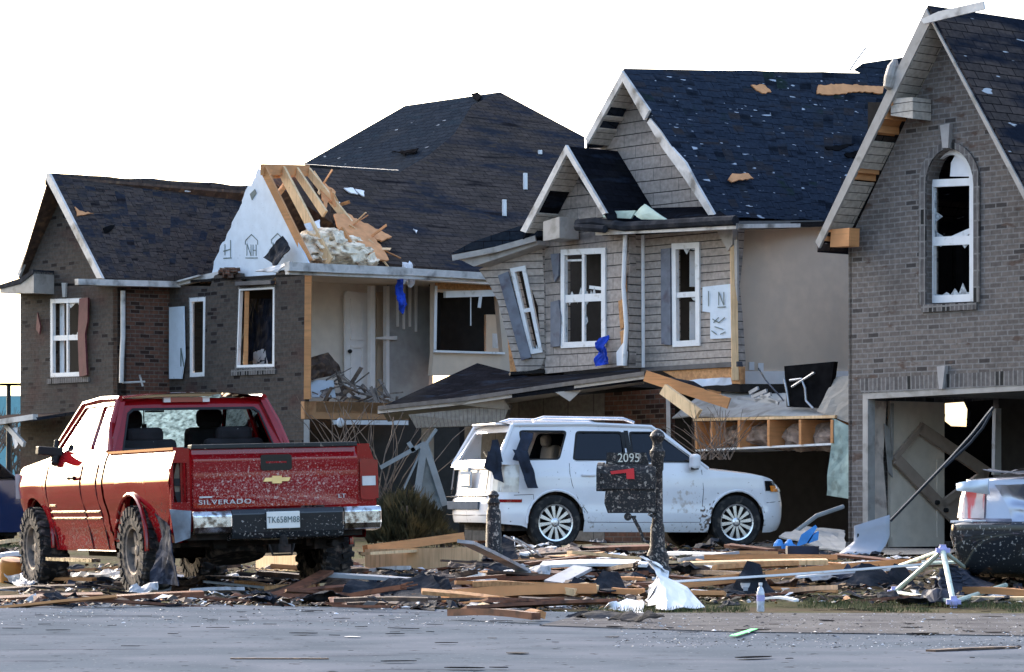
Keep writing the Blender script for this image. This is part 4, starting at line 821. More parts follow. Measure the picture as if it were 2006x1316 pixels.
mb = MB(); q = OS.off(-1.9); mb.prism([q(846, 530), q(1050, 530), q(1050, 720), q(846, 720)], OS.n*-.1); mb.prism([q(846, 530), q(846, 720), OSx(862, 720), OSx(862, 530)], V(-.05, .05, 0)); mb.prism([OSx(850, 556)-OS.n*.15, OSx(985, 556)-OS.n*.15, q(985, 556), q(846, 556)], V(0, 0, -.04)); mb.build('dark_room', M['interior'], lh)
mb = MB(); q = OS.off(-1.2); mb.box(q(968, 668), .25, .2, .28, Matrix.Rotation(R(40), 3, 'Z')); tag(mb.build('wall_heater', M['white']), 'small white appliance inside the dark side window', 'appliance')
mb = MB(); mb.prism([OS.off(-1.1)(*p) for p in [(952, 616), (982, 616), (982, 690), (952, 690)]], OS.n*-.05); mb.build('room_partition', M['taupe'], lh)
# lower storey and porch eave
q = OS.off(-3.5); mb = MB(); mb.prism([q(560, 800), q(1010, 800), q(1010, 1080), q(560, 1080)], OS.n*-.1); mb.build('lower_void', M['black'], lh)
mb = MB(); mb.beam(OS(601, 822), OS(600, 1060), .1, .1); mb.build('lower_post', M['trim'], lh)
mb = MB(); mb.beam(L1(0, 836)+L1.n*1.0, L1(92, 829)+L1.n*1.0, .12, .1); mb.beam(L1(92, 828)+L1.n*1.0, L1(150, 818)+L1.n*.9, .12, .1); mb.beam(L1(92, 834)+L1.n*.9, L1(128, 872)+L1.n*.9, .06, .1); mb.build('porch_gutter', M['gutter'], lh)
mb = MB(); mb.prism([L1(0, 832)+L1.n*1.0, L1(150, 820)+L1.n*.95, L1(150, 806)+L1.n*.05, L1(20, 812)+L1.n*.05], V(0, 0, -.06)); mb.build('porch_roof', M['roof_left'], lh)
mb = MB(); mb.sheet([L1(100, 840)+L1.n*.9, L1(112, 838)+L1.n*.9, L1(116, 872)+L1.n*.9, L1(106, 880)+L1.n*.9], 4, 8, .06, 4); mb.build('torn_soffit', M['sheetwhite'], lh)
# things in the open room
mb = MB(); q = OS.off(.1)
mb.sheet([q(776, 548), q(792, 546), q(796, 600), q(778, 604)], 6, 14, .10, 2, .02, 5); mb.sheet([q(780, 575), q(795, 575), q(788, 616), q(780, 606)], 5, 8, .08, 5, .02, 5)
tag(mb.build('blue_cloth', M['blue']), 'bright blue cloth hanging from the eave above the open corner room', 'cloth')
mb = MB(); q = M1.off(.12); mb.sheet([q(1176, 662), q(1184, 656), q(1190, 712), q(1170, 718)], 6, 12, .10, 3, .02, 5); mb.sheet([q(1172, 680), q(1180, 670), q(1190, 705), q(1168, 716)], 5, 8, .08, 6, .02, 5)
tag(mb.build('blue_cloth', M['blue']), 'bright blue cloth draped below the double window of the shake wall', 'cloth')
fo_ = OS.off(-.6); rr = random.Random(3)
mb = MB(); mb.box(fo_(632, 762)+V(0, 0, .0), .45, .03, .35, Matrix.Rotation(R(20), 3, 'Z') @ Matrix.Rotation(R(-25), 3, 'X')); tag(mb.build('white_board', M['wrap']), 'pale blue-white board propped in the rubble of the open room', 'board')
mb = MB(); mb.sheet([fo_(612, 700), fo_(650, 690), fo_(675, 730), fo_(615, 745)], 10, 8, .2, 2, .03); tag(mb.build('dark_blanket', M['wood_dark']), 'dark brown blanket heaped in the corner of the open room', 'blanket')
mb = MB()
for i in range(60):
    x = rr.uniform(612, 760); y = rr.uniform(735+max(0, x-640)*.3, 784); a = fo_(x, y)+OS.n*rr.uniform(-.3, .4); d = V(rr.uniform(-1, 1), rr.uniform(-.5, .5), rr.uniform(-.5, .6)).normalized()
    mb.beam(a, a+d*rr.uniform(.15, .5), rr.uniform(.01, .03), rr.uniform(.01, .08), roll=rr.uniform(0, 3))
tag(mb.build('rubble', mat('room_rubble', (.2, .17, .15), .8, var=.5, vs=8)), 'heap of splintered lath and plaster on the open room floor', 'rubble')['kind'] = 'stuff'
# ================================================================ distance at the far left
MB().prism([W(-300, 775, 160), W(60, 775, 160), W(60, 1000, 160), W(-300, 1000, 160)], V(0, 12, 0)).build('warehouse', mat('teal_cladding', (.20, .42, .46), .7, var=.05))
tag(bpy.data.objects['warehouse'], 'pale teal flat-sided building far off at the left edge', 'building')
def bare_tree(x, d, h, seed, label, group=None):
    rr = random.Random(seed); t = thing('bare_tree', label, 'tree', V(W(x, 900, d).x, d, 0), group=group); mb = MB(); cr = MB()
    base = W(x, 1000, d); base.z = 0
    def grow(m_, p, dr, L, r, lv):
        q = p+dr*L; m_.tube([p, p.lerp(q, .5)+V(rr.uniform(-.03, .03), 0, 0)*L, q], r, 5, r*.6)
        if lv:
            for i in range(4):
                dd = (dr+V(rr.uniform(-.8, .8), rr.uniform(-.8, .8), rr.uniform(-.1, .6))).normalized(); grow(cr, p.lerp(q, rr.uniform(.45, 1)), dd, L*rr.uniform(.5, .75), r*.55, lv-1)
    grow(mb, base, V(0, 0, 1), h*.4, h*.02, 4)
    mb.build('trunk', M['twig'], t); cr.build('crown', M['twig'], t)
for i, (x, d, h, s_) in enumerate(((-30, 110, 5.0, 'leftmost behind the lamp pole'), (22, 105, 5.2, 'nearest the corner of the brown brick house'), (60, 112, 5, 'partly hidden by the brick house'))):
    bare_tree(x, d, h, i, 'bare grey tree far left, '+s_, 'far bare trees')
lp = thing('lamp_pole', 'tall dark lamp pole standing left of the brown brick house', 'lamp pole', V(W(17, 900, 75).x, 75, 0))
MB().tube([V(W(17, 900, 75).x, 75, 0), W(17, 752, 75)], .07, 8, .05).build('pole', M['black'], lp)
MB().box(W(12, 753, 75), .8, .15, .06).box(W(22, 753, 75), .4, .15, .05).build('lamp_head', M['black'], lp)
# shrub, twigs and broken canopy between the drive and the pickup
def shrub(name, label, c, rx, rz, n, m, L=.22, seed=0, cat='bush', up=.9):
    rr = random.Random(seed); mb = MB(); t = thing(name, label, cat, V(c.x, c.y, gz(c.x, c.y)))
    b = V(c.x, c.y, gz(c.x, c.y))
    for i in range(n):
        a = rr.uniform(0, 6.28); k = rr.random()**.5; e = V(math.cos(a)*rx*k, math.sin(a)*rx*k*.8, rz*(1-k*k*.6)*rr.uniform(.15, 1.05)); p = b+e
        d = (V(e.x*.9, e.y*.9, up)+V(rr.uniform(-.5, .5), rr.uniform(-.5, .5), 0)).normalized(); s_ = d.orthogonal().normalized()*L*.07
        mb.add([p-s_, p+s_, p+d*L*rr.uniform(.6, 1.2)], [(0, 1, 2)])
    mb.build('foliage', m, t); st = MB()
    for i in range(14):
        a = rr.uniform(0, 6.28); k = rr.uniform(.2, .8); st.tube([b+V(math.cos(a), math.sin(a), 0)*.1, b+V(math.cos(a)*rx*k, math.sin(a)*rx*k, rz*.8)], .015, 4)
    st.build('stems', M['twig'], t); return t
shrub('spiky_shrub', 'olive green spiky shrub between the red pickup and the white car', W(795, 1040, 44.5), .55, .72, 2400, M['leaf'], .22, 1)
shrub('low_shrub', 'low dull green shrub at the rear bumper of the white car', W(870, 1050, 44.0), .28, .22, 500, M['leaf'], .12, 2)
def twigs(name, label, c, n, h, spread, seed, lean=(0, 0, 0), r=.012):
    rr = random.Random(seed); mb = MB()
    for i in range(n):
        p = c+V(rr.uniform(-.25, .25), rr.uniform(-.2, .2), 0); pts = [p]; d = V(rr.uniform(-1, 1)*spread, rr.uniform(-.5, .5)*spread, 1).normalized()+Vector(lean)
        for k in range(5): d = (d+V(rr.uniform(-.25, .25), rr.uniform(-.2, .2), rr.uniform(-.15, .1))).normalized(); p = p+d*h/5*rr.uniform(.6, 1.2); pts.append(p)
        mb.tube(pts, r, 4, r*.4)
    return tag(mb.build(name, M['twig']), label, 'branches')
twigs('bare_bush', 'tall bare branches rising in front of the dark opening behind the pickup', W(745, 1030, 46), 30, 1.9, .5, 4)
twigs('bare_bush', 'tangled bare branches over the bonnet of the white car', W(1400, 900, 44.5), 34, .85, 1.0, 5, r=.008)
twigs('broken_branches', 'snapped thin branches hanging under the fallen porch roof', W(680, 900, 48), 14, 1.1, .6, 6, r=.01)
cf = thing('broken_canopy', 'grey canopy frame with limp grey fabric propped behind the shrub', 'canopy', V(W(830, 960, 45.5).x, 45.5, .2))
mb = MB(); Q = lambda x, y: W(x, y, 45.3)
for a, b, r in (((745, 916), (832, 868), .03), ((832, 866), (872, 990), .045), ((832, 868), (816, 975), .05), ((836, 868), (855, 840), .025), ((800, 866), (812, 885), .03), ((832, 868), (790, 960), .015)): mb.beam(Q(*a), Q(*b), r*1.6, r*2)
mb.build('frame', mat('canopy_frame', (.16, .19, .21), .5), cf)
mb = MB(); mb.sheet([Q(826, 872), Q(842, 880), Q(868, 1000), Q(818, 992)], 8, 14, .12, 2, .01); mb.build('fabric', mat('limp_fabric', (.12, .145, .155), .8, var=.15), cf)
# ================================================================ vehicles
def paint(name, c, metal=0, rough=.3, coat=1, mud=(), var=.04):
    m = mat(name, c, rough, metal=metal, spec=0, coat=coat, var=var, vs=2); n = m.node_tree.nodes; L = m.node_tree.links; b = n['Principled BSDF']
    cur = b.inputs['Base Color'].links[0].from_socket; tc = n.new('ShaderNodeTexCoord').outputs['Object']; fac_all = None
    for cen, rad, scale, lo, hi, colr in mud:       # dirt: splash centre, extent, grain, thresholds
        mp = n.new('ShaderNodeMapping'); mp.inputs['Location'].default_value = tuple(-a/r for a, r in zip(cen, rad)); mp.inputs['Scale'].default_value = tuple(1/r for r in rad); L.new(tc, mp.inputs[0])
        ln = n.new('ShaderNodeVectorMath'); ln.operation = 'LENGTH'; L.new(mp.outputs[0], ln.inputs[0])
        f1 = n.new('ShaderNodeMapRange'); f1.inputs[1].default_value = 1; f1.inputs[2].default_value = .3; f1.inputs[3].default_value = -.22; f1.inputs[4].default_value = .0; L.new(ln.outputs['Value'], f1.inputs[0])
        nz = n.new('ShaderNodeTexNoise'); nz.inputs['Scale'].default_value = scale; nz.inputs['Detail'].default_value = 5; L.new(tc, nz.inputs['Vector'])
        ad = n.new('ShaderNodeMath'); L.new(nz.outputs['Fac'], ad.inputs[0]); L.new(f1.outputs[0], ad.inputs[1])
        mr = n.new('ShaderNodeMapRange'); mr.inputs[1].default_value = lo; mr.inputs[2].default_value = hi; L.new(ad.outputs[0], mr.inputs[0])
        x = n.new('ShaderNodeMix'); x.data_type = 'RGBA'; L.new(mr.outputs[0], x.inputs[0]); L.new(cur, x.inputs[6]); x.inputs[7].default_value = (*colr, 1); cur = x.outputs[2]
        if fac_all is None: fac_all = mr.outputs[0]
        else:
            mx = n.new('ShaderNodeMath'); mx.operation = 'MAXIMUM'; L.new(fac_all, mx.inputs[0]); L.new(mr.outputs[0], mx.inputs[1]); fac_all = mx.outputs[0]
    L.new(cur, b.inputs['Base Color'])
    if fac_all is not None:
        iv = n.new('ShaderNodeMath'); iv.operation = 'SUBTRACT'; iv.inputs[0].default_value = 1; iv.use_clamp = True; L.new(fac_all, iv.inputs[1])
        L.new(iv.outputs[0], b.inputs['Coat Weight'])
    return m
mudc = (.30, .25, .20); mudd = (.10, .085, .075)
M['red'] = paint('red_paint', (.22, .005, .008), rough=.3, mud=[((0, -.1, .98), (2.0, .5, .60), 70, .515, .565, (.34, .13, .12)), ((0, -.1, .98), (2.0, .5, .60), 40, .60, .64, (.5, .36, .32)), ((-1, 3.2, .50), (.4, 2.4, .40), 42, .53, .59, (.22, .17, .15)), ((-1, .5, .72), (.4, .9, .4), 34, .56, .64, mudd), ((-1, 1.7, .65), (.4, .5, .5), 26, .56, .64, (.22, .15, .13))])
M['suvwhite'] = paint('white_paint', (.72, .71, .725), rough=.35, mud=[((.9, 2.75, .70), (.4, .42, .42), 16, .50, .66, (.5, .44, .4)), ((.9, 3.12, .42), (.4, .24, .36), 22, .46, .54, (.16, .12, .10)), ((.9, 1.35, .4), (.4, .35, .3), 18, .52, .62, (.4, .36, .33)), ((.5, 3.3, .25), (1, 2.5, .2), 20, .54, .62, (.3, .26, .22))])
M['silver'] = paint('silver_paint', (.33, .35, .42), metal=.85, rough=.3)
M['greybumper'] = paint('mottled_bumper', (.02, .023, .027), rough=.6, coat=0, mud=[((0, 0, .5), (3, 2, .6), 40, .6, .66, (.3, .29, .28))])
M['chrome'] = mat('scuffed_chrome', (.62, .63, .65), .22, metal=1, var=.15, c2=(.16, .14, .13), c2t=.54, c2s=16)
M['rubber'] = mat('muddy_rubber', (.022, .022, .024), .9, var=.3, c2=(.16, .13, .11), c2t=.58, c2s=12, bump=.6, bs=60)
M['tyre_black'] = mat('tyre', (.014, .014, .015), .85, var=.2, c2=(.08, .07, .06), c2t=.62, c2s=10)
M['alloy'] = mat('alloy', (.62, .62, .64), .25, metal=.9, var=.1)
M['muddy_alloy'] = mat('muddy_alloy', (.12, .11, .11), .6, metal=.3, var=.3, c2=(.22, .18, .15), c2t=.5, c2s=14)
M['chassis'] = mat('underbody', (.016, .014, .013), .9, var=.4, c2=(.05, .035, .03), c2t=.6, c2s=8)
M['seat'] = mat('seat_fabric', (.012, .012, .014), .9, var=.3, speck=((.3, .3, .3), 40, .74))
M['redlens'] = mat('red_lens', (.22, .006, .008), .15, coat=1, var=.1)
M['clearlens'] = mat('clear_lens', (.55, .56, .56), .15, coat=1, var=.1)
M['crazed'] = mat('crazed_windscreen', (.46, .56, .60), .4, var=.25, vs=24, c2=(.2, .26, .28), c2t=.56, c2s=22)
_n = M['crazed'].node_tree; _t = _n.nodes.new('ShaderNodeBsdfTranslucent'); _t.inputs[0].default_value = (.75, .9, .95, 1); _m = _n.nodes.new('ShaderNodeMixShader'); _m.inputs[0].default_value = .65
_n.links.new(_n.nodes['Principled BSDF'].outputs[0], _m.inputs[1]); _n.links.new(_t.outputs[0], _m.inputs[2]); _n.links.new(_m.outputs[0], _n.nodes['Material Output'].inputs[0])
_b = _n.nodes['Principled BSDF'].inputs['Base Color'].links[0].from_socket; _n.links.new(_b, _t.inputs[0])
M['gold'] = mat('gold_emblem', (.75, .55, .25), .3, metal=.6)
def arch_z(y, sill, arches):
    z = sill
    for yc, zc, r in arches:
        if abs(y-yc) < r: z = max(z, zc+math.sqrt(r*r-(y-yc)**2))
    return z
def cols(y0, y1, step, arches, ends=()):
    ys = []; n = int((y1-y0)/step)
    for i in range(n+1): ys.append(y0+(y1-y0)*i/n)
    for yc, zc, r in arches:
        ys = [y for y in ys if not (yc-r-.02 < y < yc+r+.02)]+[yc-r-.002, yc+r+.002]+[yc+r*.999*math.sin(math.pi*(k/18-.5)) for k in range(19)]
    return sorted(set(ys+list(ends)))
def side_grid(mb, s, ys, sill, top, X, arches, nz=12, inner=.04, Y=lambda y, z: y, zx=lambda t: t):
    rows = []
    for y in ys:
        zb = arch_z(y, sill(y), arches); zt = top(y); rows.append([V(s*X(y, zb+(zt-zb)*zx(k/nz)), Y(y, zb+(zt-zb)*zx(k/nz)), zb+(zt-zb)*zx(k/nz)) for k in range(nz+1)])
    mb.grid(rows)
    if inner:
        ins = [[p-V(s*min(inner, abs(p.x)*.9), 0, 0) for p in r] for r in rows]; mb.grid([r[::-1] for r in ins])
        mb.grid([[r[0] for r in rows], [r[0] for r in ins]]); mb.grid([[r[-1] for r in ins], [r[-1] for r in rows]])
    return rows
def holed_panel(mb, P, outer, holes, th):
    """planar-ish panel given by a map P(a,b)->3D; th = offset vector"""
    mb.holed([P(*p) for p in outer], [[P(*p) for p in h] for h in holes], th)
def rrect(y0, z0, y1, z1, r=.05, skew0=0, skew1=0):
    """rounded quad: bottom y0..y1, top (y0+skew0)..(y1+skew1)"""
    c = [V(y0, z0, 0), V(y1, z0, 0), V(y1+skew1, z1, 0), V(y0+skew0, z1, 0)]; out = []
    for i in range(4):
        p = c[i]; a = (c[i-1]-p).normalized(); b = (c[(i+1) % 4]-p).normalized()
        for t in (0, .33, .67, 1): 
            q = p+a*r*(1-t)**2+b*r*t**2; out.append((q.x, q.y))
    return out
def lbuild(mb, name, m, parent, **k): return mb.build(name, m, parent, world=False, **k)
def wheel(parent, x, y, z, r, w_, rimr, s, style, mt, mrim, lugs=False, camber=0, steer=0):
    wh = bpy.data.objects.new('wheel', None); col.objects.link(wh); wh.parent = parent; wh.location = (x, y, z); wh.rotation_euler = (0, camber, steer)
    mb = MB(); ax = (s, 0, 0); h = w_/2
    mb.lathe([(rimr, -h*.9), (rimr+.02, -h), (r*.93, -h), (r, -h*.75), (r, h*.75), (r*.93, h), (rimr+.02, h), (rimr, h*.9)], (0, 0, 0), ax, 40, cap=False)
    if lugs:
        for k in range(26):
            a = 2*math.pi*k/26
            for sg, sh in ((-1, 0), (1, .12)):
                aa = a+sh; rot = Matrix.Rotation(aa, 3, 'X')
                mb.box(rot @ V(sg*h*.6, 0, r+.006), h*.7, .055, .03, rot @ Matrix.Rotation(sg*.3, 3, 'Z'))
                mb.box(rot @ V(sg*h*.98, 0, r-.04), .03, .05, .09, rot)
    lbuild(mb, 'tyre', mt, wh)
    mb = MB()
    mb.lathe([(rimr, h*.9), (rimr-.02, h*.86), (rimr-.035, h*.3), (rimr-.05, -h*.5)], (0, 0, 0), ax, 40, cap=False)
    fz = h*.72
    if style == 'spoke12':
        for k in range(12):
            a = 2*math.pi*k/12+.13; d = V(0, math.cos(a), math.sin(a)); t = V(0, -math.sin(a), math.cos(a)); o = V(s*fz, 0, 0); w0, w1 = .014, .026
            mb.prism([d*.055-t*w0+o, d*(rimr-.02)-t*w1+o, d*(rimr-.02)+t*w1+o, d*.055+t*w0+o], V(-s*.04, 0, 0))
        mb.lathe([(0, fz+.012), (.035, fz+.01), (.06, fz-.0), (.07, fz-.05)], (0, 0, 0), ax, 20)
    else:
        for k in range(6):
            a = 2*math.pi*k/6; d = V(0, math.cos(a), math.sin(a)); t = V(0, -math.sin(a), math.cos(a)); o = V(s*fz*.8, 0, 0)
            mb.prism([d*.05-t*.04+o, d*(rimr-.02)-t*.028+o, d*(rimr-.02)+t*.028+o, d*.05+t*.04+o], V(-s*.05, 0, 0))
        mb.lathe([(0, fz), (.05, fz-.01), (.075, fz-.05)], (0, 0, 0), ax, 16)
    lbuild(mb, 'rim', mrim, wh)
    mb = MB(); mb.lathe([(rimr*.95, -h*.2), (rimr*.95, -h*.25)], (0, 0, 0), ax, 24); lbuild(mb, 'brake_disc', M['chassis'], wh)
    return wh
def sup(y, c, p=3.2):                                # plan rounding towards an end
    t = max(0, min(1, (c-y)/c)); return (1-t**p)**(1/p)
def interp(x, pts):
    if x <= pts[0][0]: return pts[0][1]
    for (a, b), (c, d) in zip(pts, pts[1:]):
        if x <= c: return b+(d-b)*(x-a)/(c-a)
    return pts[-1][1]
def scurve(x, pts):
    if x <= pts[0][0]: return pts[0][1]
    for (a, b), (c, d) in zip(pts, pts[1:]):
        if x <= c: t = (x-a)/(c-a); return b+(d-b)*t*t*(3-2*t)
    return pts[-1][1]
# ---------------------------------------------------------------- red pickup
tc_ = V(-2.24, 29.91, 0)
tr = thing('pickup_truck', 'muddy red extended-cab pickup with missing rear window and left tail lamp', 'pickup truck', tc_, R(24))
tr.rotation_euler = (R(-.3), R(-1.5), R(24)); tr.location = V(-2.21, 29.93, .03); tr.scale = (1.04, 1, 1)
AR = [(1.27, .47, .49)]
prof = [(.36, .87), (.50, .89), (.72, .94), (.98, 1.0), (1.08, 1.012), (1.2, .99), (1.32, .955), (1.40, .92)]
TX = lambda y, z: scurve(z, prof)
mb = MB()
for s in (-1, 1): side_grid(mb, s, cols(.06, 2.17, .07, AR, (.12,)), lambda y: .50, lambda y: 1.385, lambda y, z: TX(y, z)*(1-.03*max(0, .3-y)), AR, 14, .05)
mb.box((0, 1.15, .74), 1.84, 2.05, .05); mb.box((0, 2.14, 1.05), 1.84, .05, .6)
for s in (-1, 1): mb.box((s*.90, 1.12, 1.385), .10, 2.1, .025); mb.box((s*.86, 1.1, 1.0), .03, 2.0, .6)
bed = lbuild(mb, 'bed', M['red'], tr, smooth=True)
# wheel arch lips
mb = MB()
for s in (-1, 1): mb.tube([V(s*1.005, 1.27-.5*math.cos(a), .47+.5*math.sin(a)) for a in [math.pi*k/14-.1 for k in range(15)]], .022, 6)
lbuild(mb, 'arch_lip', M['red'], tr, smooth=True)
# tailgate
mb = MB(); rows = []
for k in range(13):
    z = .82+.55*k/12; y = .0+.02*math.sin(k/12*math.pi*1.0)*-1+(.03 if z > 1.30 else 0)-(.015 if 1.2 < z < 1.3 else 0)
    rows.append([V(-.79+1.58*i/16, y, z) for i in range(17)])
mb.grid(rows); mb.grid([[p+V(0, .06, 0) for p in r][::-1] for r in rows])
rim = rows[0]+[r[-1] for r in rows[1:]]+rows[-1][-2::-1]+[r[0] for r in rows[-2:0:-1]]; k_ = len(rim); mb.add(rim+[p+V(0, .06, 0) for p in rim], [(i, (i+1) % k_, (i+1) % k_+k_, i+k_) for i in range(k_)])
tg = lbuild(mb, 'tailgate', M['red'], tr, smooth=True)
lbuild(MB().box((0, .045, 1.395), 1.60, .12, .045), 'tailgate_cap', mat('muddy_cap', (.02, .022, .022), .6, speck=((.25, .22, .18), 30, .68)), tg, bevel=.01)
lbuild(MB().holed([V(x, -.03, z) for x, z in rrect(-.15, 1.16, .15, 1.31, .03)], [[V(x, -.03, z) for x, z in rrect(-.10, 1.20, .10, 1.27, .02)]], V(0, .03, 0)).prism([V(-.12, -.028, 1.18), V(.12, -.028, 1.18), V(.12, -.028, 1.29), V(-.12, -.028, 1.29)], V(0, .02, 0)), 'tailgate_handle', M['blackgloss'], tg)
bt = [(-.13, .0), (-.11, .038), (-.045, .038), (-.045, .055), (.045, .055), (.045, .038), (.13, .038), (.11, .0), (.045, -.0), (.045, -.02), (-.045, -.02), (-.045, 0)]
lbuild(MB().prism([V(x*1.02, -.04, 1.055+z*.95) for x, z in bt], V(0, .02, 0)), 'emblem', M['gold'], tg)
tm = Matrix(((1, 0, 0), (0, 0, -1), (0, 1, 0)))
mb = MB(); put_text(mb, 'SILVERADO', .062, tm, V(-.50, -.03, .872), .004, 1.12, 1.45); put_text(mb, 'LT', .055, tm, V(.63, -.03, .90), .004, 1, 1.3); mb.prism([V(-.74, -.028, .915), V(-.62, -.028, .915), V(-.62, -.028, .93), V(-.74, -.028, .93)], V(0, .01, 0))
lbuild(mb, 'lettering', M['clearlens'], tg)
# rear corners: tail lamp right, empty socket left
lbuild(MB().holed([V(-.99, .03, .84), V(-.81, .03, .84), V(-.81, .03, 1.385), V(-.93, .03, 1.385), V(-.99, .03, 1.2)], [[V(-.965, .03, .88), V(-.835, .03, .88), V(-.835, .03, 1.25), V(-.965, .03, 1.25)]], V(0, .05, 0)).holed([V(.99, .03, .6), V(.81, .03, .6), V(.81, .03, 1.385), V(.93, .03, 1.385), V(.99, .03, 1.2)], [], V(0, .05, 0)).prism([V(-.99, .03, .6), V(-.81, .03, .6), V(-.81, .03, .84), V(-.99, .03, .84)], V(0, .05, 0)), 'rear_corner', M['red'], tr)
lp_ = lbuild(MB().prism([V(x, .012, z) for x, z in rrect(.83, .86, .985, 1.25, .03)], V(0, .08, 0)).prism([V(1.01, .02, .87), V(1.01, .13, .9), V(1.01, .13, 1.22), V(1.01, .02, 1.24)], V(-.03, 0, 0)), 'tail_lamp', M['redlens'], tr)
lbuild(MB().box((.91, .006, 1.04), .13, .02, .09), 'reverse_lens', M['clearlens'], lp_)
so = lbuild(MB().box((-.9, .14, 1.065), .13, .02, .37), 'empty_lamp_socket', mat('bare_socket', (.20, .17, .13), .8, var=.3), tr)
lbuild(MB().box((-.9, .12, 1.07), .06, .02, .07).box((-.9, .12, .93), .10, .02, .10).box((-.855, .11, 1.0), .014, .02, .10), 'socket_opening', M['black'], so)
# bumper
def bar(x0, x1, y, z0, z1, m, name, par):
    return lbuild(MB().prism([V(x0, y, z0+.02), V(x0, y-.03, z0+.08), V(x0, y-.03, z1-.04), V(x0, y, z1), V(x0, y+.16, z1), V(x0, y+.16, z0)], V(x1-x0, 0, 0)), name, m, par, bevel=.012)
bp = bar(-.46, .62, -.07, .50, .80, M['greybumper'], 'bumper', tr)
bar(-.83, -.462, -.085, .56, .79, M['chrome'], 'chrome_end', bp); bar(.622, .99, -.075, .56, .80, M['chrome'], 'chrome_end', bp)
lbuild(MB().sheet([V(-1.02, -.02, .82), V(-.84, -.09, .80), V(-.86, -.08, .55), V(-.98, .0, .5)], 6, 8, .05, 2, .02), 'crushed_bumper_corner', mat('crushed_metal', (.2, .24, .29), .5, metal=.3, var=.3, c2=(.05, .05, .06), c2s=6), bp)
pl_ = lbuild(MB().box((.02, -.125, .69), .32, .012, .16), 'number_plate', mat('plate_white', (.72, .72, .68), .5, var=.05), tr, bevel=.008)
mb = MB(); put_text(mb, 'TK658M88', .085, tm, V(.02, -.134, .69), .003, 1.05, .78); lbuild(mb, 'plate_number', M['ink'], pl_)
mb = MB(); mb.box((.02, .0, .42), .12, .3, .08); mb.lathe([(.0, 0), (.04, .0), (.04, .06), (.03, .1), (0, .12)], (.02, -.12, .44), (0, 0, 1), 10); mb.tube([V(-.1, -.06, .46), V(-.08, -.1, .36), V(.1, -.1, .36), V(.14, -.06, .46)], .012, 6); lbuild(mb, 'tow_hitch', M['chassis'], tr)
# underside
mb = MB(); mb.box((0, 3.0, .60), 1.6, 5.2, .30); mb.box((0, 3.2, .40), .9, 3.0, .16); mb.box((-.45, 2.8, .5), .12, 5, .14); mb.box((.45, 2.8, .5), .12, 5, .14); mb.tube([V(-.8, 1.27, .42), V(.8, 1.27, .42)], .07, 10); mb.lathe([(.0, -.14), (.16, -.1), (.17, .1), (0, .14)], (0, 1.27, .42), (0, 1, 0), 14); mb.box((.55, .6, .48), .2, .7, .16); mb.box((0, .5, .62), 1.7, .9, .2); mb.tube([V(.6, .1, .45), V(.55, 2.2, .42)], .035, 8)
lbuild(mb, 'chassis', M['chassis'], tr)
mb = MB(); mb.lathe([(.1, -.08), (.26, -.1), (.29, -.06), (.29, .06), (.26, .1), (.1, .08)], (-.12, .85, .42), (0, .3, 1), 24); lbuild(mb, 'spare_tyre', M['rubber'], tr)
for s, y in ((-1, 1.27), (1, 1.27), (-1, 4.92), (1, 4.92)):
    wheel(tr, s*.865 if (s, y) != (1, 1.27) else .91, y, .42 if y < 3 else .42, .42, .29, .235, s, 'six', M['rubber'], M['muddy_alloy'], True)
# cab lower and front
AF = [(4.92, .47, .49)]
ctop = lambda y: interp(y, [(2.2, 1.40), (4.3, 1.39), (4.6, 1.36), (5.4, 1.29), (5.72, 1.22)])
def CXf(y, z):
    w0 = scurve(z, prof); w0 = w0-.02*max(0, min(1, (y-4.2)/.5)) if y > 4.2 else w0
    if y > 5.2: w0 *= .72+.28*sup(5.80-y, .6, 2.5)
    return w0
mb = MB()
for s in (-1, 1): side_grid(mb, s, cols(2.235, 5.76, .08, AF, ()), lambda y: .40, ctop, CXf, AF, 14, .05)
rows = []
for y in [4.30, 4.45, 4.7, 5.0, 5.3, 5.5, 5.65, 5.76]:
    z = ctop(y); w0 = CXf(y, z); rows.append([V(w0*t, y, z+.07*(1-abs(t)**3)) for t in [-1+.125*k for k in range(17)]])
mb.grid(rows)
w0 = CXf(5.76, 1.2); mb.prism([V(-w0, 5.76, .5), V(w0, 5.76, .5), V(w0, 5.76, 1.2), V(-w0, 5.76, 1.2)], V(0, .04, 0))
mb.box((0, 2.25, 1.0), 1.86, .04, .8)
cab = lbuild(mb, 'cab_body', M['red'], tr, smooth=True)
mb = MB()
for s in (-1, 1): mb.tube([V(s*(CXf(4.92, .6)+.01), 4.92-.5*math.cos(a), .47+.5*math.sin(a)) for a in [math.pi*k/14-.1 for k in range(15)]], .022, 6)
lbuild(mb, 'arch_lip', M['red'], tr, smooth=True)
# door shut lines, mouldings, handles
mb = MB()
for y in (2.42, 2.98, 4.28): mb.tube([V(-(CXf(y, z)+.001), y, z) for z in [.42, .6, .8, .98, 1.1, 1.25, 1.38]], .008, 5)
lbuild(mb, 'door_gap', M['black'], cab)
mb = MB()
for a, b in ((3.02, 4.24), (2.46, 2.94)):
    for z in (.80, .735): mb.beam(V(-(TX(0, z)+.006), a, z), V(-(TX(0, z)+.006), b, z), .016, .014)
mb.beam(V(-(TX(0, .87)+.004), 4.0, .87), V(-(TX(0, .87)+.004), 4.22, .87), .008, .02)
lbuild(mb, 'side_moulding', M['chrome'], cab)
mb = MB(); mb.tube([V(-1.03, 3.1, 1.15), V(-1.045, 3.2, 1.16), V(-1.03, 3.3, 1.15)], .022, 6); lbuild(mb, 'door_handle', M['blackgloss'], cab)
mb = MB(); mb.beam(V(-1.0, 2.5, .31), V(-1.0, 4.2, .31), .09, .035); lbuild(mb, 'side_step', M['chrome'], tr)
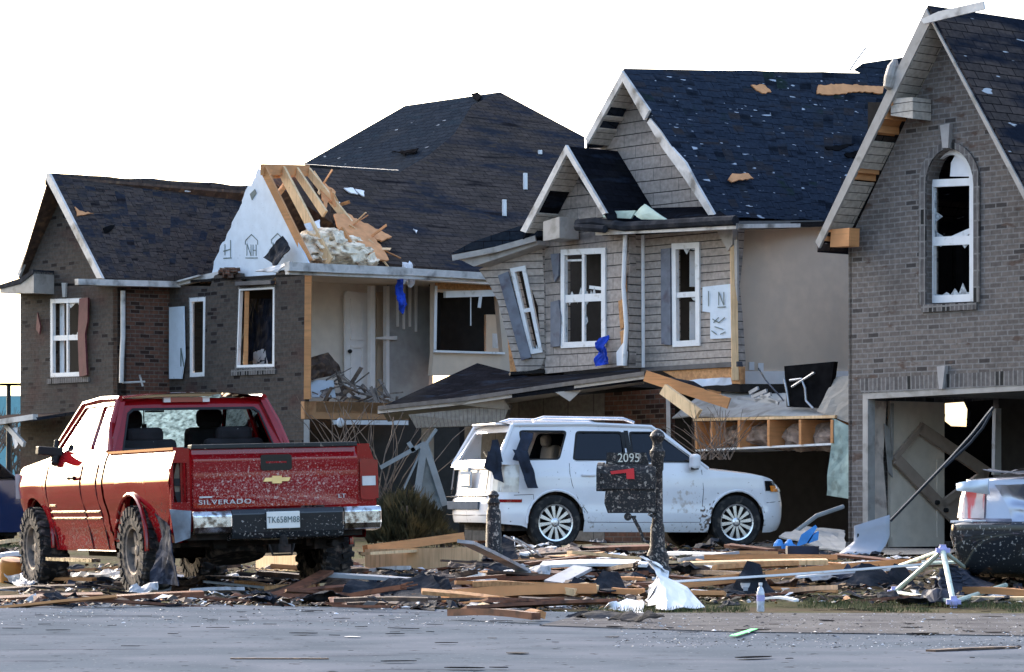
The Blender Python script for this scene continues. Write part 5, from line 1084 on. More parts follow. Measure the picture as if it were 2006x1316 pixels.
# greenhouse
def GX(z): return interp(z, [(1.38, .92), (1.93, .735)])
mb = MB()
for s in (-1, 1):
    P_ = lambda y, z: V(s*GX(z), y, z)
    holed_panel(mb, P_, [(2.24, 1.38), (4.42, 1.36), (4.36, 1.42), (3.72, 1.90), (3.55, 1.95), (2.50, 1.95), (2.40, 1.90), (2.32, 1.7)],
                [rrect(2.50, 1.43, 2.95, 1.87, .05, .03, -.01), rrect(3.04, 1.43, 4.22, 1.88, .04, 0, -.6)], V(-s*.05, 0, 0))
# rear panel with the big empty opening
def RP(x, z): return V(x, 2.24+.22*max(0, (z-1.38))/.55, z)
hole_r = [(-.76, 1.43), (.76, 1.43), (.665, 1.77), (.61, 1.81), (-.61, 1.81), (-.665, 1.77)]
holed_panel(mb, RP, [(-.92, 1.38), (.92, 1.38), (.735, 1.93), (-.735, 1.93)], [hole_r], V(0, .04, 0))
rows = []
for j in range(9):
    t = j/8; y = 2.40+1.30*t
    rows.append([V(.735*u, y+.04*(1-u*u)*(1 if t > .5 else -1)*abs(2*t-1), 1.93+.055*(1-abs(u)**2.6)+.02*math.sin(math.pi*t)) for u in [-1+.125*k for k in range(17)]])
mb.grid(rows); mb.grid([[p-V(0, 0, .04) for p in r][::-1] for r in rows])
mb.tube([V(-.735, 2.42, 1.935), V(-.74, 3.0, 1.95), V(-.735, 3.7, 1.92), V(-.90, 4.38, 1.40)], .03, 6); mb.tube([V(.735, 2.42, 1.935), V(.74, 3.0, 1.95), V(.735, 3.7, 1.92), V(.90, 4.38, 1.40)], .03, 6)
for s in (-1, 1): mb.tube([V(s*.735, 2.46, 1.93), V(s*.84, 2.36, 1.68), V(s*.915, 2.25, 1.40)], .035, 7)
lbuild(mb, 'cab_roof', M['red'], tr, smooth=True)
mb = MB(); mb.holed([RP(*p)-V(0, .012, 0) for p in [(-.78, 1.41), (.78, 1.41), (.675, 1.79), (.62, 1.835), (-.62, 1.835), (-.675, 1.79)]], [[RP(*p)-V(0, .012, 0) for p in hole_r]], V(0, .02, 0)); lbuild(mb, 'rear_window_seal', M['black'], tr)
lbuild(MB().box((-.07, 2.42, 1.915), .34, .03, .05).box((.0, 2.42, 1.915), .01, .02, .01), 'high_brake_lamp', M['redlens'], tr); lbuild(MB().box((-.27, 2.42, 1.915), .07, .035, .05), 'cargo_lamp', M['clearlens'], tr); lbuild(MB().box((.13, 2.42, 1.915), .07, .035, .05), 'cargo_lamp', M['clearlens'], tr)
# glass
for s in (-1, 1):
    mb = MB(); P_ = lambda y, z: V(s*(GX(z)-.02), y, z)
    mb.prism([P_(*p) for p in rrect(2.50, 1.43, 2.95, 1.87, .05, .03, -.01)], V(-s*.006, 0, 0)); mb.prism([P_(*p) for p in rrect(3.04, 1.43, 4.22, 1.88, .04, 0, -.6)], V(-s*.006, 0, 0)); lbuild(mb, 'side_glass', M['darkglass'], tr)
mb = MB(); mb.prism([V(-.86, 4.37, 1.42), V(.86, 4.37, 1.42), V(.72, 3.74, 1.92), V(-.72, 3.74, 1.92)], V(0, -.01, -.01)); lbuild(mb, 'windscreen', M['crazed'], tr)
# interior
lbuild(MB().box((0, 3.3, 1.02), 1.7, 2.0, .5).box((0, 4.15, 1.3), 1.7, .4, .22), 'cab_floor', M['black'], tr)
for sx in (-.45, .45):
    mb = MB(); mb.box((sx, 2.55, 1.38), .62, .12, .28, Matrix.Rotation(-.1, 3, 'X')); mb.box((sx*1.02, 2.56, 1.56), .38, .10, .16); lbuild(mb, 'rear_seat', M['seat'], tr, bevel=.05)
for sx in (-.42, .42):
    mb = MB(); mb.box((sx, 3.25, 1.40), .52, .16, .5, Matrix.Rotation(.15, 3, 'X')); mb.box((sx, 3.22, 1.74), .28, .12, .2); lbuild(mb, 'front_seat', M['seat'], tr, bevel=.06)
mb = MB(); mb.box((0, 3.72, 1.86), .2, .02, .07); mb.tube([V(-.12, 3.7, 1.85), V(-.12, 3.7, 1.70)], .006, 5); mb.box((-.12, 3.7, 1.68), .05, .02, .05); mb.box((0, 2.50, 1.90), 1.3, .05, .04); lbuild(mb, 'rear_view_mirror', M['black'], tr)
mb = MB(); mb.beam(V(-.93, 4.0, 1.42), V(-1.02, 4.0, 1.45), .06, .05); mb.box((-1.03, 4.0, 1.44), .26, .12, .09, Matrix.Rotation(.1, 3, 'Y')); mb.tube([V(-.98, 4.0, 1.45), V(-.97, 3.98, 1.36), V(-.99, 3.95, 1.30)], .05, 7); mb.tube([V(-.95, 4.05, 1.45), V(-.93, 4.07, 1.56)], .03, 6); lbuild(mb, 'wing_mirror', M['black'], tr, bevel=.02)
lbuild(MB().sheet([V(-1.03, .42, .78), V(-.98, .05, .62), V(-.93, -.02, .10), V(-1.06, .50, .12)], 8, 12, .12, 5, .01), 'torn_mudflap', mat('torn_liner', (.018, .024, .04), .9, spec=.1, var=.4, c2=(.06, .07, .10), c2t=.6, c2s=14), tr)
lbuild(MB().prism([V(-1.0, 5.5, .95), V(-.93, 5.72, .97), V(-.93, 5.72, 1.2), V(-1.0, 5.5, 1.22)], V(.05, 0, 0)), 'headlight', M['clearlens'], tr)
# ---------------------------------------------------------------- white SUV
sv = thing('white_suv', 'white compact suv with smashed rear windows parked nose-in at the garage', 'suv', V(-.604, 41.97, .262), R(-69))
A2 = [(.92, .37, .405), (3.54, .37, .405)]
sp = [(.20, .83), (.34, .885), (.45, .905), (.62, .895), (.80, .905), (.95, .90), (1.05, .885), (1.16, .865)]
st_ = lambda y: interp(y, [(0, 1.13), (.15, 1.155), (1.6, 1.13), (3.0, 1.075), (3.25, 1.05), (3.7, 1.01), (4.1, .955), (4.35, .90), (4.44, .86)])
def SX(y, z):
    w0 = scurve(z, sp)
    if y < .42: w0 *= .0+1.0*sup(y, .42, 3.6)
    if y > 3.85: w0 *= sup(4.44-y, .60, 2.6)
    if 3.14-.42 < y: pass
    return max(.002, w0)
def SY(y, z):
    if y < .8: 
        sh = interp(z, [(.3, .04), (.42, 0), (.66, .0), (.72, .05), (1.16, .10)]); y = y+sh*(1-y/.8)
    if y > 3.9:
        sh = interp(z, [(.2, .10), (.36, .02), (.60, 0), (.80, .05), (.96, .22)]); y = y-sh*(y-3.9)/.54
    return y
ends = [.42*(1-math.cos(math.pi/2*k/10)) for k in range(10)]+[4.44-.60*(1-math.cos(math.pi/2*k/10)) for k in range(10)]
mb = MB()
ys_ = [y for y in cols(.0, 4.44, .07, A2, ()) if .42 < y < 3.84 or (.5 < y < 1.4) or (3.1 < y < 3.98)]
ys_ = sorted(set(ys_+ends))
sill = lambda y: interp(y, [(0, .36), (.45, .32), (.6, .24), (3.9, .22), (4.1, .22), (4.44, .28)])
for s in (-1, 1): side_grid(mb, s, ys_, sill, st_, SX, A2, 16, 0, Y=SY)
rows = []
for y in [3.0, 3.2, 3.5, 3.8, 3.95, 4.05, 4.15, 4.25, 4.33, 4.40, 4.43]:
    z = st_(y); w0 = SX(y, z); rows.append([V(w0*t, SY(y, z), z+.055*(1-abs(t)**2.5)*min(1, (4.5-y)/.5)) for t in [-1+.125*k for k in range(17)]])
mb.grid(rows)
rows = []
for y in [0, .02, .06, .12, .2, .3]:
    z = st_(y); w0 = SX(y, z); rows.append([V(w0*t, SY(y, z), z) for t in (-1, 0, 1)])
mb.grid(rows)
sb = lbuild(mb, 'body', M['suvwhite'], sv, smooth=True)
mb = MB()
for s in (-1, 1):
    for yc in (.92, 3.54): mb.tube([V(s*.905*(1 if yc < 2 or math.cos(a) > -.3 else .985), yc-.415*math.cos(a), .37+.415*math.sin(a)) for a in [math.pi*k/14-.05 for k in range(15)]], .018, 6)
lbuild(mb, 'arch_lip', M['suvwhite'], sv, smooth=True)
def SG(z): return interp(z, [(1.04, .885), (1.16, .865), (1.62, .70)])
win_s = [rrect(.50, 1.185, .98, 1.565, .06, -.03, .16), rrect(1.18, 1.175, 1.93, 1.56, .05, .10, 0), rrect(2.04, 1.16, 2.98, 1.56, .045, 0, -.52)]
mb = MB()
for s in (-1, 1):
    P_ = lambda y, z: V(s*SG(z), y, z)
    holed_panel(mb, P_, [(.12, 1.12), (1.5, 1.09), (3.14, 1.04), (3.12, 1.10), (2.50, 1.60), (2.30, 1.655), (.55, 1.66), (.40, 1.62), (.26, 1.4)], win_s, V(-s*.045, 0, 0))
def SR(x, z): return V(x, .10+.30*(z-1.13)/.5, z)
holed_panel(mb, SR, [(-.84, 1.10), (.84, 1.10), (.70, 1.64), (-.70, 1.64)], [[(-.72, 1.19), (.72, 1.19), (.62, 1.55), (-.62, 1.55)]], V(0, .04, 0))
rows = []
for j in range(9):
    t = j/8; y = .36+2.05*t
    rows.append([V(.70*u, y+(.05*(1-u*u) if t > .8 else 0)-(.05*(1-u*u) if t < .2 else 0), 1.645+.05*(1-abs(u)**2.6)+.02*math.sin(math.pi*t)-.02*t) for u in [-1+.125*k for k in range(17)]])
mb.grid(rows); mb.grid([[p-V(0, 0, .04) for p in r][::-1] for r in rows])
for s in (-1, 1): mb.tube([V(s*.70, .38, 1.645), V(s*.705, 1.4, 1.665), V(s*.70, 2.36, 1.635), V(s*.87, 3.12, 1.075)], .028, 6); mb.tube([V(s*.70, .38, 1.64), V(s*.86, .12, 1.13)], .03, 6)
lbuild(mb, 'roof', M['suvwhite'], sv, smooth=True)
mb = MB()
for s in (-1, 1):
    for i, wpts in enumerate(win_s):
        if i == 0: continue
        mb.prism([V(s*(SG(z)-.015), y, z) for y, z in wpts], V(-s*.005, 0, 0))
lbuild(mb, 'side_glass', M['darkglass'], sv)
mb = MB(); mb.prism([V(-.82, 3.08, 1.10), V(.82, 3.08, 1.10), V(.66, 2.42, 1.62), V(-.66, 2.42, 1.62)], V(0, -.01, -.01)); lbuild(mb, 'windscreen', M['darkglass'], sv)
mb = MB()
for i, wpts in enumerate(win_s):
    for s in (1,): 
        c_ = V(0, sum(p[0] for p in wpts)/16, sum(p[1] for p in wpts)/16)
        mb.holed([V(s*(SG(z)+.003), c_.y+(y-c_.y)*1.03, c_.z+(z-c_.z)*1.05) for y, z in wpts], [[V(s*(SG(z)+.003), c_.y+(y-c_.y)*.95, c_.z+(z-c_.z)*.92) for y, z in wpts]], V(-.012*s, 0, 0))
lbuild(mb, 'window_seal', M['black'], sv)
mb = MB(); mb.prism([V(.885, 1.97, 1.15), V(.885, 2.03, 1.15), V(.72, 2.02, 1.58), V(.72, 1.96, 1.58)], V(-.01, 0, 0)); mb.prism([V(SG(1.2)+.006, 1.95, 1.17), V(SG(1.2)+.006, 2.03, 1.17), V(SG(1.56)+.006, 1.99, 1.56), V(SG(1.56)+.006, 1.93, 1.56)], V(-.01, 0, 0)); lbuild(mb, 'door_pillar', M['black'], sv)
# rails
mb = MB()
for s in (-1, 1): mb.tube([V(s*.62, .7, 1.70), V(s*.62, .85, 1.745), V(s*.62, 2.0, 1.74), V(s*.62, 2.15, 1.69)], .022, 8)
lbuild(mb, 'roof_rail', M['alloy'], sv)
mb = MB(); mb.box((0, .33, 1.66), .9, .18, .03); lbuild(mb, 'rear_spoiler', M['suvwhite'], sv, bevel=.01)
mb = MB()
def gap(mb, pts, r=.004): mb.tube([V(SX(y, z)+.001, y, z) for y, z in pts], r, 4)
gap(mb, [(1.12, 1.14), (1.12, 1.0), (1.15, .85), (1.24, .66), (1.36, .5), (1.38, .36)]); gap(mb, [(2.03, 1.12), (2.03, .8), (2.03, .36)]); gap(mb, [(3.02, 1.06), (3.04, .8), (3.03, .6), (3.0, .36)]); gap(mb, [(1.38, .365), (2.0, .36), (3.0, .36)])
gap(mb, [(.33, .72), (.6, .73), (.62, .55)]); gap(mb, [(3.98, .62), (4.1, .63), (4.25, .64)])
for x_ in (-.70, .60): mb.tube([V(x_, .045, .74), V(x_, .075, .92), V(x_, .10, 1.12)], .006, 4)
mb.tube([V(-.80, .0, .70), V(-.3, -.002, .70), V(.3, -.002, .70), V(.72, .02, .70)], .007, 4); mb.tube([V(-.80, .01, .46), V(0, -.004, .455), V(.72, .02, .46)], .004, 4)
lbuild(mb, 'panel_gap', M['chassis'], sv)
mb = MB(); mb.prism([V(-.86, .10, .80), V(-.72, .04, .80), V(-.72, .08, 1.10), V(-.86, .14, 1.10)], V(0, .02, 0)); lbuild(mb, 'tail_lamp', mat('pale_lamp_far', (.5, .44, .42), .3, c2=(.35, .1, .08), c2s=8), sv)
mb = MB(); mb.box((-.05, .015, .93), .42, .01, .22); mb.box((.05, .02, 1.06), .05, .03, .05); lbuild(mb, 'plate_recess', mat('plate_recess', (.30, .34, .40), .9, spec=0), sv)
mb = MB()
for y in (1.28, 2.18): mb.beam(V(SX(y, .98)+.02, y, .985), V(SX(y, .98)+.02, y+.2, .985), .03, .028)
lbuild(mb, 'door_handle', M['suvwhite'], sv, bevel=.008)
mb = MB(); mb.box((.98, 2.88, 1.17), .16, .12, .2, Matrix.Rotation(.1, 3, 'Z')); lbuild(mb, 'wing_mirror', M['suvwhite'], sv, bevel=.04)
lbuild(MB().beam(V(.90, 2.92, 1.09), V(1.02, 2.86, 1.075), .1, .03), 'mirror_foot', M['black'], sv)
# lamps
def on_body(pts, off=.006, s=1): return [V(s*(SX(y, z)+off), SY(y, z), z) for y, z in pts]
tl = MB(); tl.grid([on_body([(y, z) for y in (.05, .09, .15, .22, .30, .36)]) for z in (.76, .85, .95, 1.05, 1.12)]); lbuild(tl, 'tail_lamp', mat('pale_lamp', (.62, .58, .52), .2, coat=1, c2=(.4, .36, .32), c2s=8), sv, solid=.01)
tl = MB(); tl.grid([on_body([(y, z) for y in (.08, .14, .22, .30, .38, .44)], .008) for z in (.625, .665)]); lbuild(tl, 'side_reflector', M['redlens'], sv)
hl = MB(); hl.grid([on_body([(y, z) for y in (3.96, 4.02, 4.08, 4.14, 4.20, 4.26, 4.32)], .012) for z in (.78, .83, .88, .915)]); h_ = lbuild(hl, 'headlight', M['blackgloss'], sv)
hl = MB(); hl.grid([on_body([(y, z) for y in (4.05, 4.10, 4.16, 4.21)], .018) for z in (.77, .81, .85)]); lbuild(hl, 'indicator', mat('amber', (.75, .22, .02), .3, coat=1), h_)
hl = MB(); hl.grid([on_body([(y, z) for y in (4.19, 4.24, 4.30, 4.35)], .018) for z in (.77, .82, .87)]); lbuild(hl, 'lamp_lens', M['clearlens'], h_)
mb = MB(); mb.prism([V(-.72, -.012, .53), V(.45, -.012, .53), V(.47, -.012, .64), V(-.74, -.012, .64)], V(0, .05, 0)); mb.prism([V(-.70, .035, .70), V(.62, .035, .70), V(.62, .035, .715), V(-.70, .035, .715)], V(0, .05, 0)); lbuild(mb, 'bumper_trim', mat('bumper_trim', (.10, .115, .14), 1, spec=0), sv, bevel=.008)
mb = MB(); mb.box((-.05, .01, .92), .32, .02, .15); lbuild(mb, 'number_plate', M['metal'], sv)
mb = MB(); mb.beam(V(-.6, .06, 1.08), V(.6, .06, 1.08), .03, .035); lbuild(mb, 'liftgate_strip', M['suvwhite'], sv)
mb = MB(); mb.tube([V(.05, .30, 1.19), V(-.25, .34, 1.30)], .012, 5); lbuild(mb, 'rear_wiper', M['black'], sv)
mb = MB(); mb.box((0, 2.2, .36), 1.5, 3.9, .22); mb.box((0, .5, .42), 1.4, .7, .18)
for yc in (.92, 3.54): mb.box((0, yc, .62), 1.45, .8, .5)
lbuild(mb, 'underbody', M['chassis'], sv)
lbuild(MB().box((0, 1.7, .93), 1.66, 2.7, .05).box((0, 2.75, 1.05), 1.6, .3, .22), 'cabin_floor', M['black'], sv)
for y, xs_ in ((1.35, (-.42, .42)), (2.15, (-.4, .4))):
    for x in xs_: lbuild(MB().box((x, y, 1.15), .5, .14, .5, Matrix.Rotation(-.15, 3, 'X')).box((x, y-.05, 1.46), .26, .1, .16), 'seat', mat('grey_seat', (.10, .095, .09), .9) if y < 2 else M['seat'], sv, bevel=.05)
for s in (1, -1):
    for yc in (.92, 3.54): wheel(sv, s*.79, yc, .36, .36, .225, .245, s, 'spoke12', M['tyre_black'], M['alloy'])
# black cloths hanging out of its smashed windows
mb = MB(); D1 = 41.17
mb.sheet([W(1022, 846, D1+.12), W(1046, 848, D1+.12), W(1030, 905, D1), W(1006, 900, D1)], 8, 10, .05, 2, .012, 5)
mb.sheet([W(1006, 880, D1), W(1032, 884, D1), W(1056, 956, D1), W(1034, 956, D1)], 8, 10, .07, 3, .012, 5); tag(mb.build('black_cloth', M['navycloth'], smooth=True), 'long dark cloth hanging out of the rear quarter window of the white suv', 'cloth')
mb = MB(); mb.sheet([W(964, 862, D1), W(976, 860, D1), W(984, 905, D1), W(954, 900, D1)], 8, 8, .04, 4, .012, 5)
mb.sheet([W(955, 884, D1), W(980, 884, D1), W(987, 946, D1), W(968, 938, D1)], 8, 8, .07, 6, .012, 5); mb.sheet([W(956, 886, D1), W(970, 880, D1), W(972, 928, D1), W(949, 916, D1)], 6, 6, .06, 8, .012, 5); tag(mb.build('black_cloth', M['navycloth'], smooth=True), 'short dark cloth hanging over the rear corner of the white suv', 'cloth')
# ---------------------------------------------------------------- silver car, rear corner in frame
cz = V(4.86, 28.6, .06)
scar = thing('silver_car', 'silver car with crumpled boot, flattened roof and dark mottled bumper at the right edge', 'car', cz, R(-20))
A3 = [(1.05, .34, .37), (3.8, .34, .37)]
cp = [(.2, .80), (.4, .88), (.62, .90), (.8, .885), (1.0, .84)]
ct = lambda y: interp(y, [(0, 1.02), (.2, 1.04), (1.0, 1.03), (3.4, .98), (4.6, .72)])
def KX(y, z):
    w0 = scurve(z, cp)
    if y < .40: w0 *= sup(y, .40, 4.5)
    if y > 4.0: w0 *= sup(4.69-y, .7, 2.6)
    return max(.002, w0)
KY = lambda y, z: y+(interp(z, [(.3, .06), (.42, 0), (.60, 0), (.66, .14), (1.02, .20)])*(1-y/.8) if y < .8 else 0)
en = [.40*(1-math.cos(math.pi/2*k/10)) for k in range(10)]+[4.69-.7*(1-math.cos(math.pi/2*k/10)) for k in range(10)]
ys3 = sorted(set([y for y in cols(0, 4.69, .08, A3, ()) if .4 < y < 3.99]+en))
mb = MB()
for s in (-1, 1): side_grid(mb, s, ys3, lambda y: .22, ct, KX, A3, 14, 0, Y=KY)
rows = []
for y in [0, .02, .06, .15, .3, .6, .9]: z = ct(y); w0 = KX(y, z); rows.append([V(w0*t, KY(y, z)-.0, z+.03*(1-t*t)) for t in [-1+.25*k for k in range(9)]])
mb.grid(rows); rows = []
for y in [3.3, 3.7, 4.0, 4.2, 4.4, 4.55, 4.68]: z = ct(y); w0 = KX(y, z); rows.append([V(w0*t, KY(y, z), z+.03*(1-t*t)) for t in [-1+.25*k for k in range(9)]])
mb.grid(rows)
mb.grid([[V(x, y, z+.02*(1-abs(x)*1.2)) for x in (-.6, -.3, 0, .3, .6)] for y, z in ((1.6, 1.14), (2.2, 1.16), (2.7, 1.14))])
for s in (-1, 1): mb.prism([V(s*.84, .9, 1.0), V(s*.84, 3.4, .97), V(s*.62, 2.7, 1.14), V(s*.62, 1.6, 1.14)], V(-s*.03, 0, 0))
lbuild(mb, 'body', M['silver'], scar, smooth=True)
mb = MB(); mb.prism([V(-.78, .95, 1.04), V(.78, .95, 1.04), V(.58, 1.6, 1.14), V(-.58, 1.6, 1.14)], V(0, .01, 0)); lbuild(mb, 'rear_window', M['darkglass'], scar)
mb = MB(); rows = []
for z in (.14, .2, .3, .42, .52, .60, .645):
    rows.append([V((-1 if a < 0 else 1)*.93*(1-abs(1-abs(a))**3.4)**(1/3.4) if abs(a) < 1 else (1 if a > 0 else -1)*.93, (-.05 if abs(a) < 1 else 0)+(.42*(1-(1-min(1, abs(1-abs(a))**1))**.001)) if False else 0, z) for a in (0,)])
def bumper_row(z, grow):
    out = []
    for k in range(25):
        th = math.pi*k/24; c, s_ = math.cos(th), math.sin(th); x = -(abs(c)**.28)*(1 if c > 0 else -1)*(.91+grow); y = .42-(abs(s_)**.35)*(.47+grow); out.append(V(x, y, z))
    return out
mb.grid([bumper_row(z, g) for z, g in ((.14, -.22), (.19, -.10), (.28, -.04), (.40, .0), (.52, .03), (.62, .02), (.65, -.02), (.655, -.12))]); mb.build('bumper', M['greybumper'], scar, world=False, smooth=True, solid=.02)
lbuild(MB().prism([V(-.94, .36, .655), V(-.92, .08, .66), V(-.70, -.02, .665), V(-.60, .12, .665), V(-.80, .3, .665)], V(0, 0, -.02)), 'bumper_cap', M['suvwhite'], scar)
mb = MB(); mb.grid([[V(-(KX(max(.02, y), z)+.012), KY(y, z), z) for y in (.03, .06, .10, .16, .24, .32)] for z in (.68, .76, .86, .95)]); mb.grid([[V(x, KY(0, z)-.015, z) for x in (-.80, -.72, -.62)] for z in (.68, .76, .86, .95)])
lbuild(mb, 'tail_lamp', mat('faded_lamp', (.55, .45, .42), .3, coat=1, streak=((.6, .08, .07), (14, 14, 1), .52, .6), var=.2), scar, solid=.01)
mb = MB(); mb.sheet([V(-.86, .05, 1.0), V(-.55, -.02, 1.04), V(-.55, .0, .90), V(-.84, .03, .93)], 6, 5, .05, 3, .02, 5); lbuild(mb, 'dented_corner', mat('peeled_silver', (.5, .56, .62), .35, metal=.5), scar, smooth=True)
mb = MB(); mb.sheet([V(-.52, -.02, .99), V(.4, -.06, .99), V(.4, -.12, .40), V(-.30, -.10, .50)], 20, 18, .17, 9, .01, 1.9); lbuild(mb, 'crumpled_boot_lid', M['silver'], scar, smooth=True)
mb = MB(); mb.sheet([V(-.62, .1, 1.09), V(.3, .05, 1.12), V(.3, .35, 1.10), V(-.55, .4, 1.12)], 14, 8, .06, 5, .01, 2.2); lbuild(mb, 'bent_boot_edge', M['silver'], scar, smooth=True)
mb = MB(); mb.box((0, 2.3, .4), 1.4, 4, .3); lbuild(mb, 'underbody', M['chassis'], scar)
for s in (1, -1):
    for yc in (1.05, 3.8): wheel(scar, s*.78, yc, .32, .32, .21, .22, s, 'spoke12', M['tyre_black'], M['alloy'])
# dark vehicle cut off at the far left
fv = thing('dark_blue_car', 'dark blue car seen beyond the front of the red pickup at the left edge', 'car', V(W(-40, 1000, 46).x, 46, .2), R(35))
mb = MB()
for s in (-1, 1): side_grid(mb, s, cols(0, 4.4, .1, [(.9, .35, .4), (3.5, .35, .4)]), lambda y: .25, lambda y: interp(y, [(0, 1.0), (.3, 1.06), (3.2, 1.02), (4.4, .8)]), lambda y, z: max(.002, .88*sup(y, .3, 4)*sup(4.4-y, .5, 3)), [(.9, .35, .4), (3.5, .35, .4)], 8, 0)
mb.grid([[V(x, y, z) for x in (-.86, 0, .86)] for y, z in ((.1, 1.05), (1, 1.05), (3.2, 1.02), (4.2, .84))]); mb.grid([[V(x, y, z) for x in (-.65, 0, .65)] for y, z in ((1.0, 1.4), (2.5, 1.42))])
bl = paint('navy_paint', (.01, .022, .07)); lbuild(mb, 'body', bl, fv, smooth=True)
mb = MB()
for s in (-1, 1): mb.prism([V(s*.86, .5, 1.04), V(s*.86, 3.2, 1.02), V(s*.65, 2.5, 1.42), V(s*.65, 1.0, 1.4)], V(-s*.02, 0, 0))
lbuild(mb, 'side_glass', M['darkglass'], fv)
lbuild(MB().box((0, 2.2, .4), 1.4, 4, .4), 'underbody', M['chassis'], fv)
for s in (1, -1):
    for yc in (.9, 3.5): wheel(fv, s*.77, yc, .33, .33, .2, .2, s, 'spoke12', M['tyre_black'], M['alloy'])
# ================================================================ letterbox, stump post and things lying about
mbx = thing('mailbox', 'soot-black kerbside mailbox on an ornate post with its red flag folded down', 'mailbox', V(W(1288, 1120, 31).x, 31, gz(1.42, 31)))
B0 = V(W(1288, 1120, 31).x, 31, 0); zg = gz(1.42, 31)
M['mudblack'] = mat('mud_splashed_black', (.014, .014, .015), .6, var=.3, speck=[((.30, .26, .22), 22, .60), ((.12, .10, .09), 50, .58)], bump=.6, bs=30)
mb = MB(); mb.lathe([(.13, zg), (.14, zg+.03), (.11, zg+.08), (.115, zg+.16), (.09, zg+.22), (.075, zg+.26), (.07, zg+.45), (.055, zg+.5), (.05, zg+1.0), (.06, zg+1.02), (.06, zg+1.12), (.075, zg+1.16), (.075, zg+1.2), (.05, zg+1.23), (.045, zg+1.28), (.06, zg+1.31), (.075, zg+1.345), (.06, zg+1.38), (.02, zg+1.41), (.0, zg+1.415)], (B0.x, 31, 0), n=18)
mb.build('post', M['mudblack'], mbx, smooth=True)
pw = lambda x, y, d=31.0: W(x, y, d)
BW = VP(1170, 31.0, -10)                            # side of the box
def boxprof(x0, x1, yb, yt, depth, nm, m, par=mbx):
    mb = MB(); a = BW(x0, yb); b = BW(x1, yb); h = (BW(x0, yb)-BW(x0, yt)).length; r = depth/2; pr = []
    for k in range(9):
        an = math.pi*k/8; pr.append((r*math.cos(an), h-r*.75+r*.75*math.sin(an)))
    pts = [a+BW.n*(-r)+(-BW.n)*(-c)+V(0, 0, hh) for c, hh in [(r, 0), *pr, (-r, 0)]]
    mb.prism(pts, b-a); return mb.build(nm, m, par)
boxprof(1176, 1284, 958, 908, .26, 'box', M['mudblack']); boxprof(1168, 1180, 962, 905, .28, 'box_door', M['mudblack'])
mb = MB(); mb.prism([BW(*p)-BW.n*.02 for p in [(1186, 958), (1284, 958), (1284, 1005), (1190, 1005), (1183, 985)]], BW.n*-.22); nb = mb.build('newspaper_holder', M['mudblack'], mbx)
mb = MB(); mb.prism([BW(*p)-BW.n*.1 for p in [(1186, 886), (1262, 886), (1268, 908), (1184, 908)]], BW.n*-.03); np_ = mb.build('number_board', M['mudblack'], mbx)
mb = MB(); m3 = Matrix((BW.u, V(0, 0, 1), BW.n)).transposed(); put_text(mb, '2095', .125, m3, BW(1229, 897)-BW.n*.095, .003, 1, .9); mb.build('house_number', mat('reflective_number', (.6, .6, .52), .5), np_)
mb = MB(); mb.prism([BW(*p)+BW.n*.015 for p in [(1196, 923), (1242, 917), (1243, 938), (1228, 938), (1227, 926), (1198, 929)]], BW.n*-.012); mb.build('flag', mat('red_flag', (.55, .03, .035), .5), mbx)
mb = MB(); mb.tube([BW(1232, 1006), BW(1236, 1012), BW(1246, 1012)], .012, 5); mb.lathe([(.035, -.02), (.04, 0), (.035, .02)], BW(1230, 1012), BW.n, 12); mb.tube([BW(1240, 1012), BW(1252, 1035), BW(1262, 1060), BW(1272, 1062)], .018, 6); mb.beam(BW(1290, 1018), BW(1270, 1006), .02, .03); mb.build('scroll_bracket', M['mudblack'], mbx)
st = thing('stump_post', 'short black ornate post with no box, behind the leaning grey board', 'post', V(W(967, 1100, 33).x, 33, gz(0, 33)))
X0 = st.location.x; z_ = st.location.z
MB().lathe([(.16, z_-.02), (.14, z_+.10), (.085, z_+.18), (.075, z_+.55), (.06, z_+.58), (.058, z_+.62), (.07, z_+.64), (.06, z_+.67), (.045, z_+.69), (.06, z_+.72), (.03, z_+.76), (0, z_+.77)], (X0, 33, 0), n=16).build('post', M['mudblack'], st, smooth=True)
MB().sheet([V(X0-.25, 32.8, z_), V(X0+.3, 32.7, z_), V(X0+.2, 33.2, z_+.25), V(X0-.2, 33.2, z_+.22)], 8, 8, .12, 3, .01).build('base_wrapping', M['felt'], st)
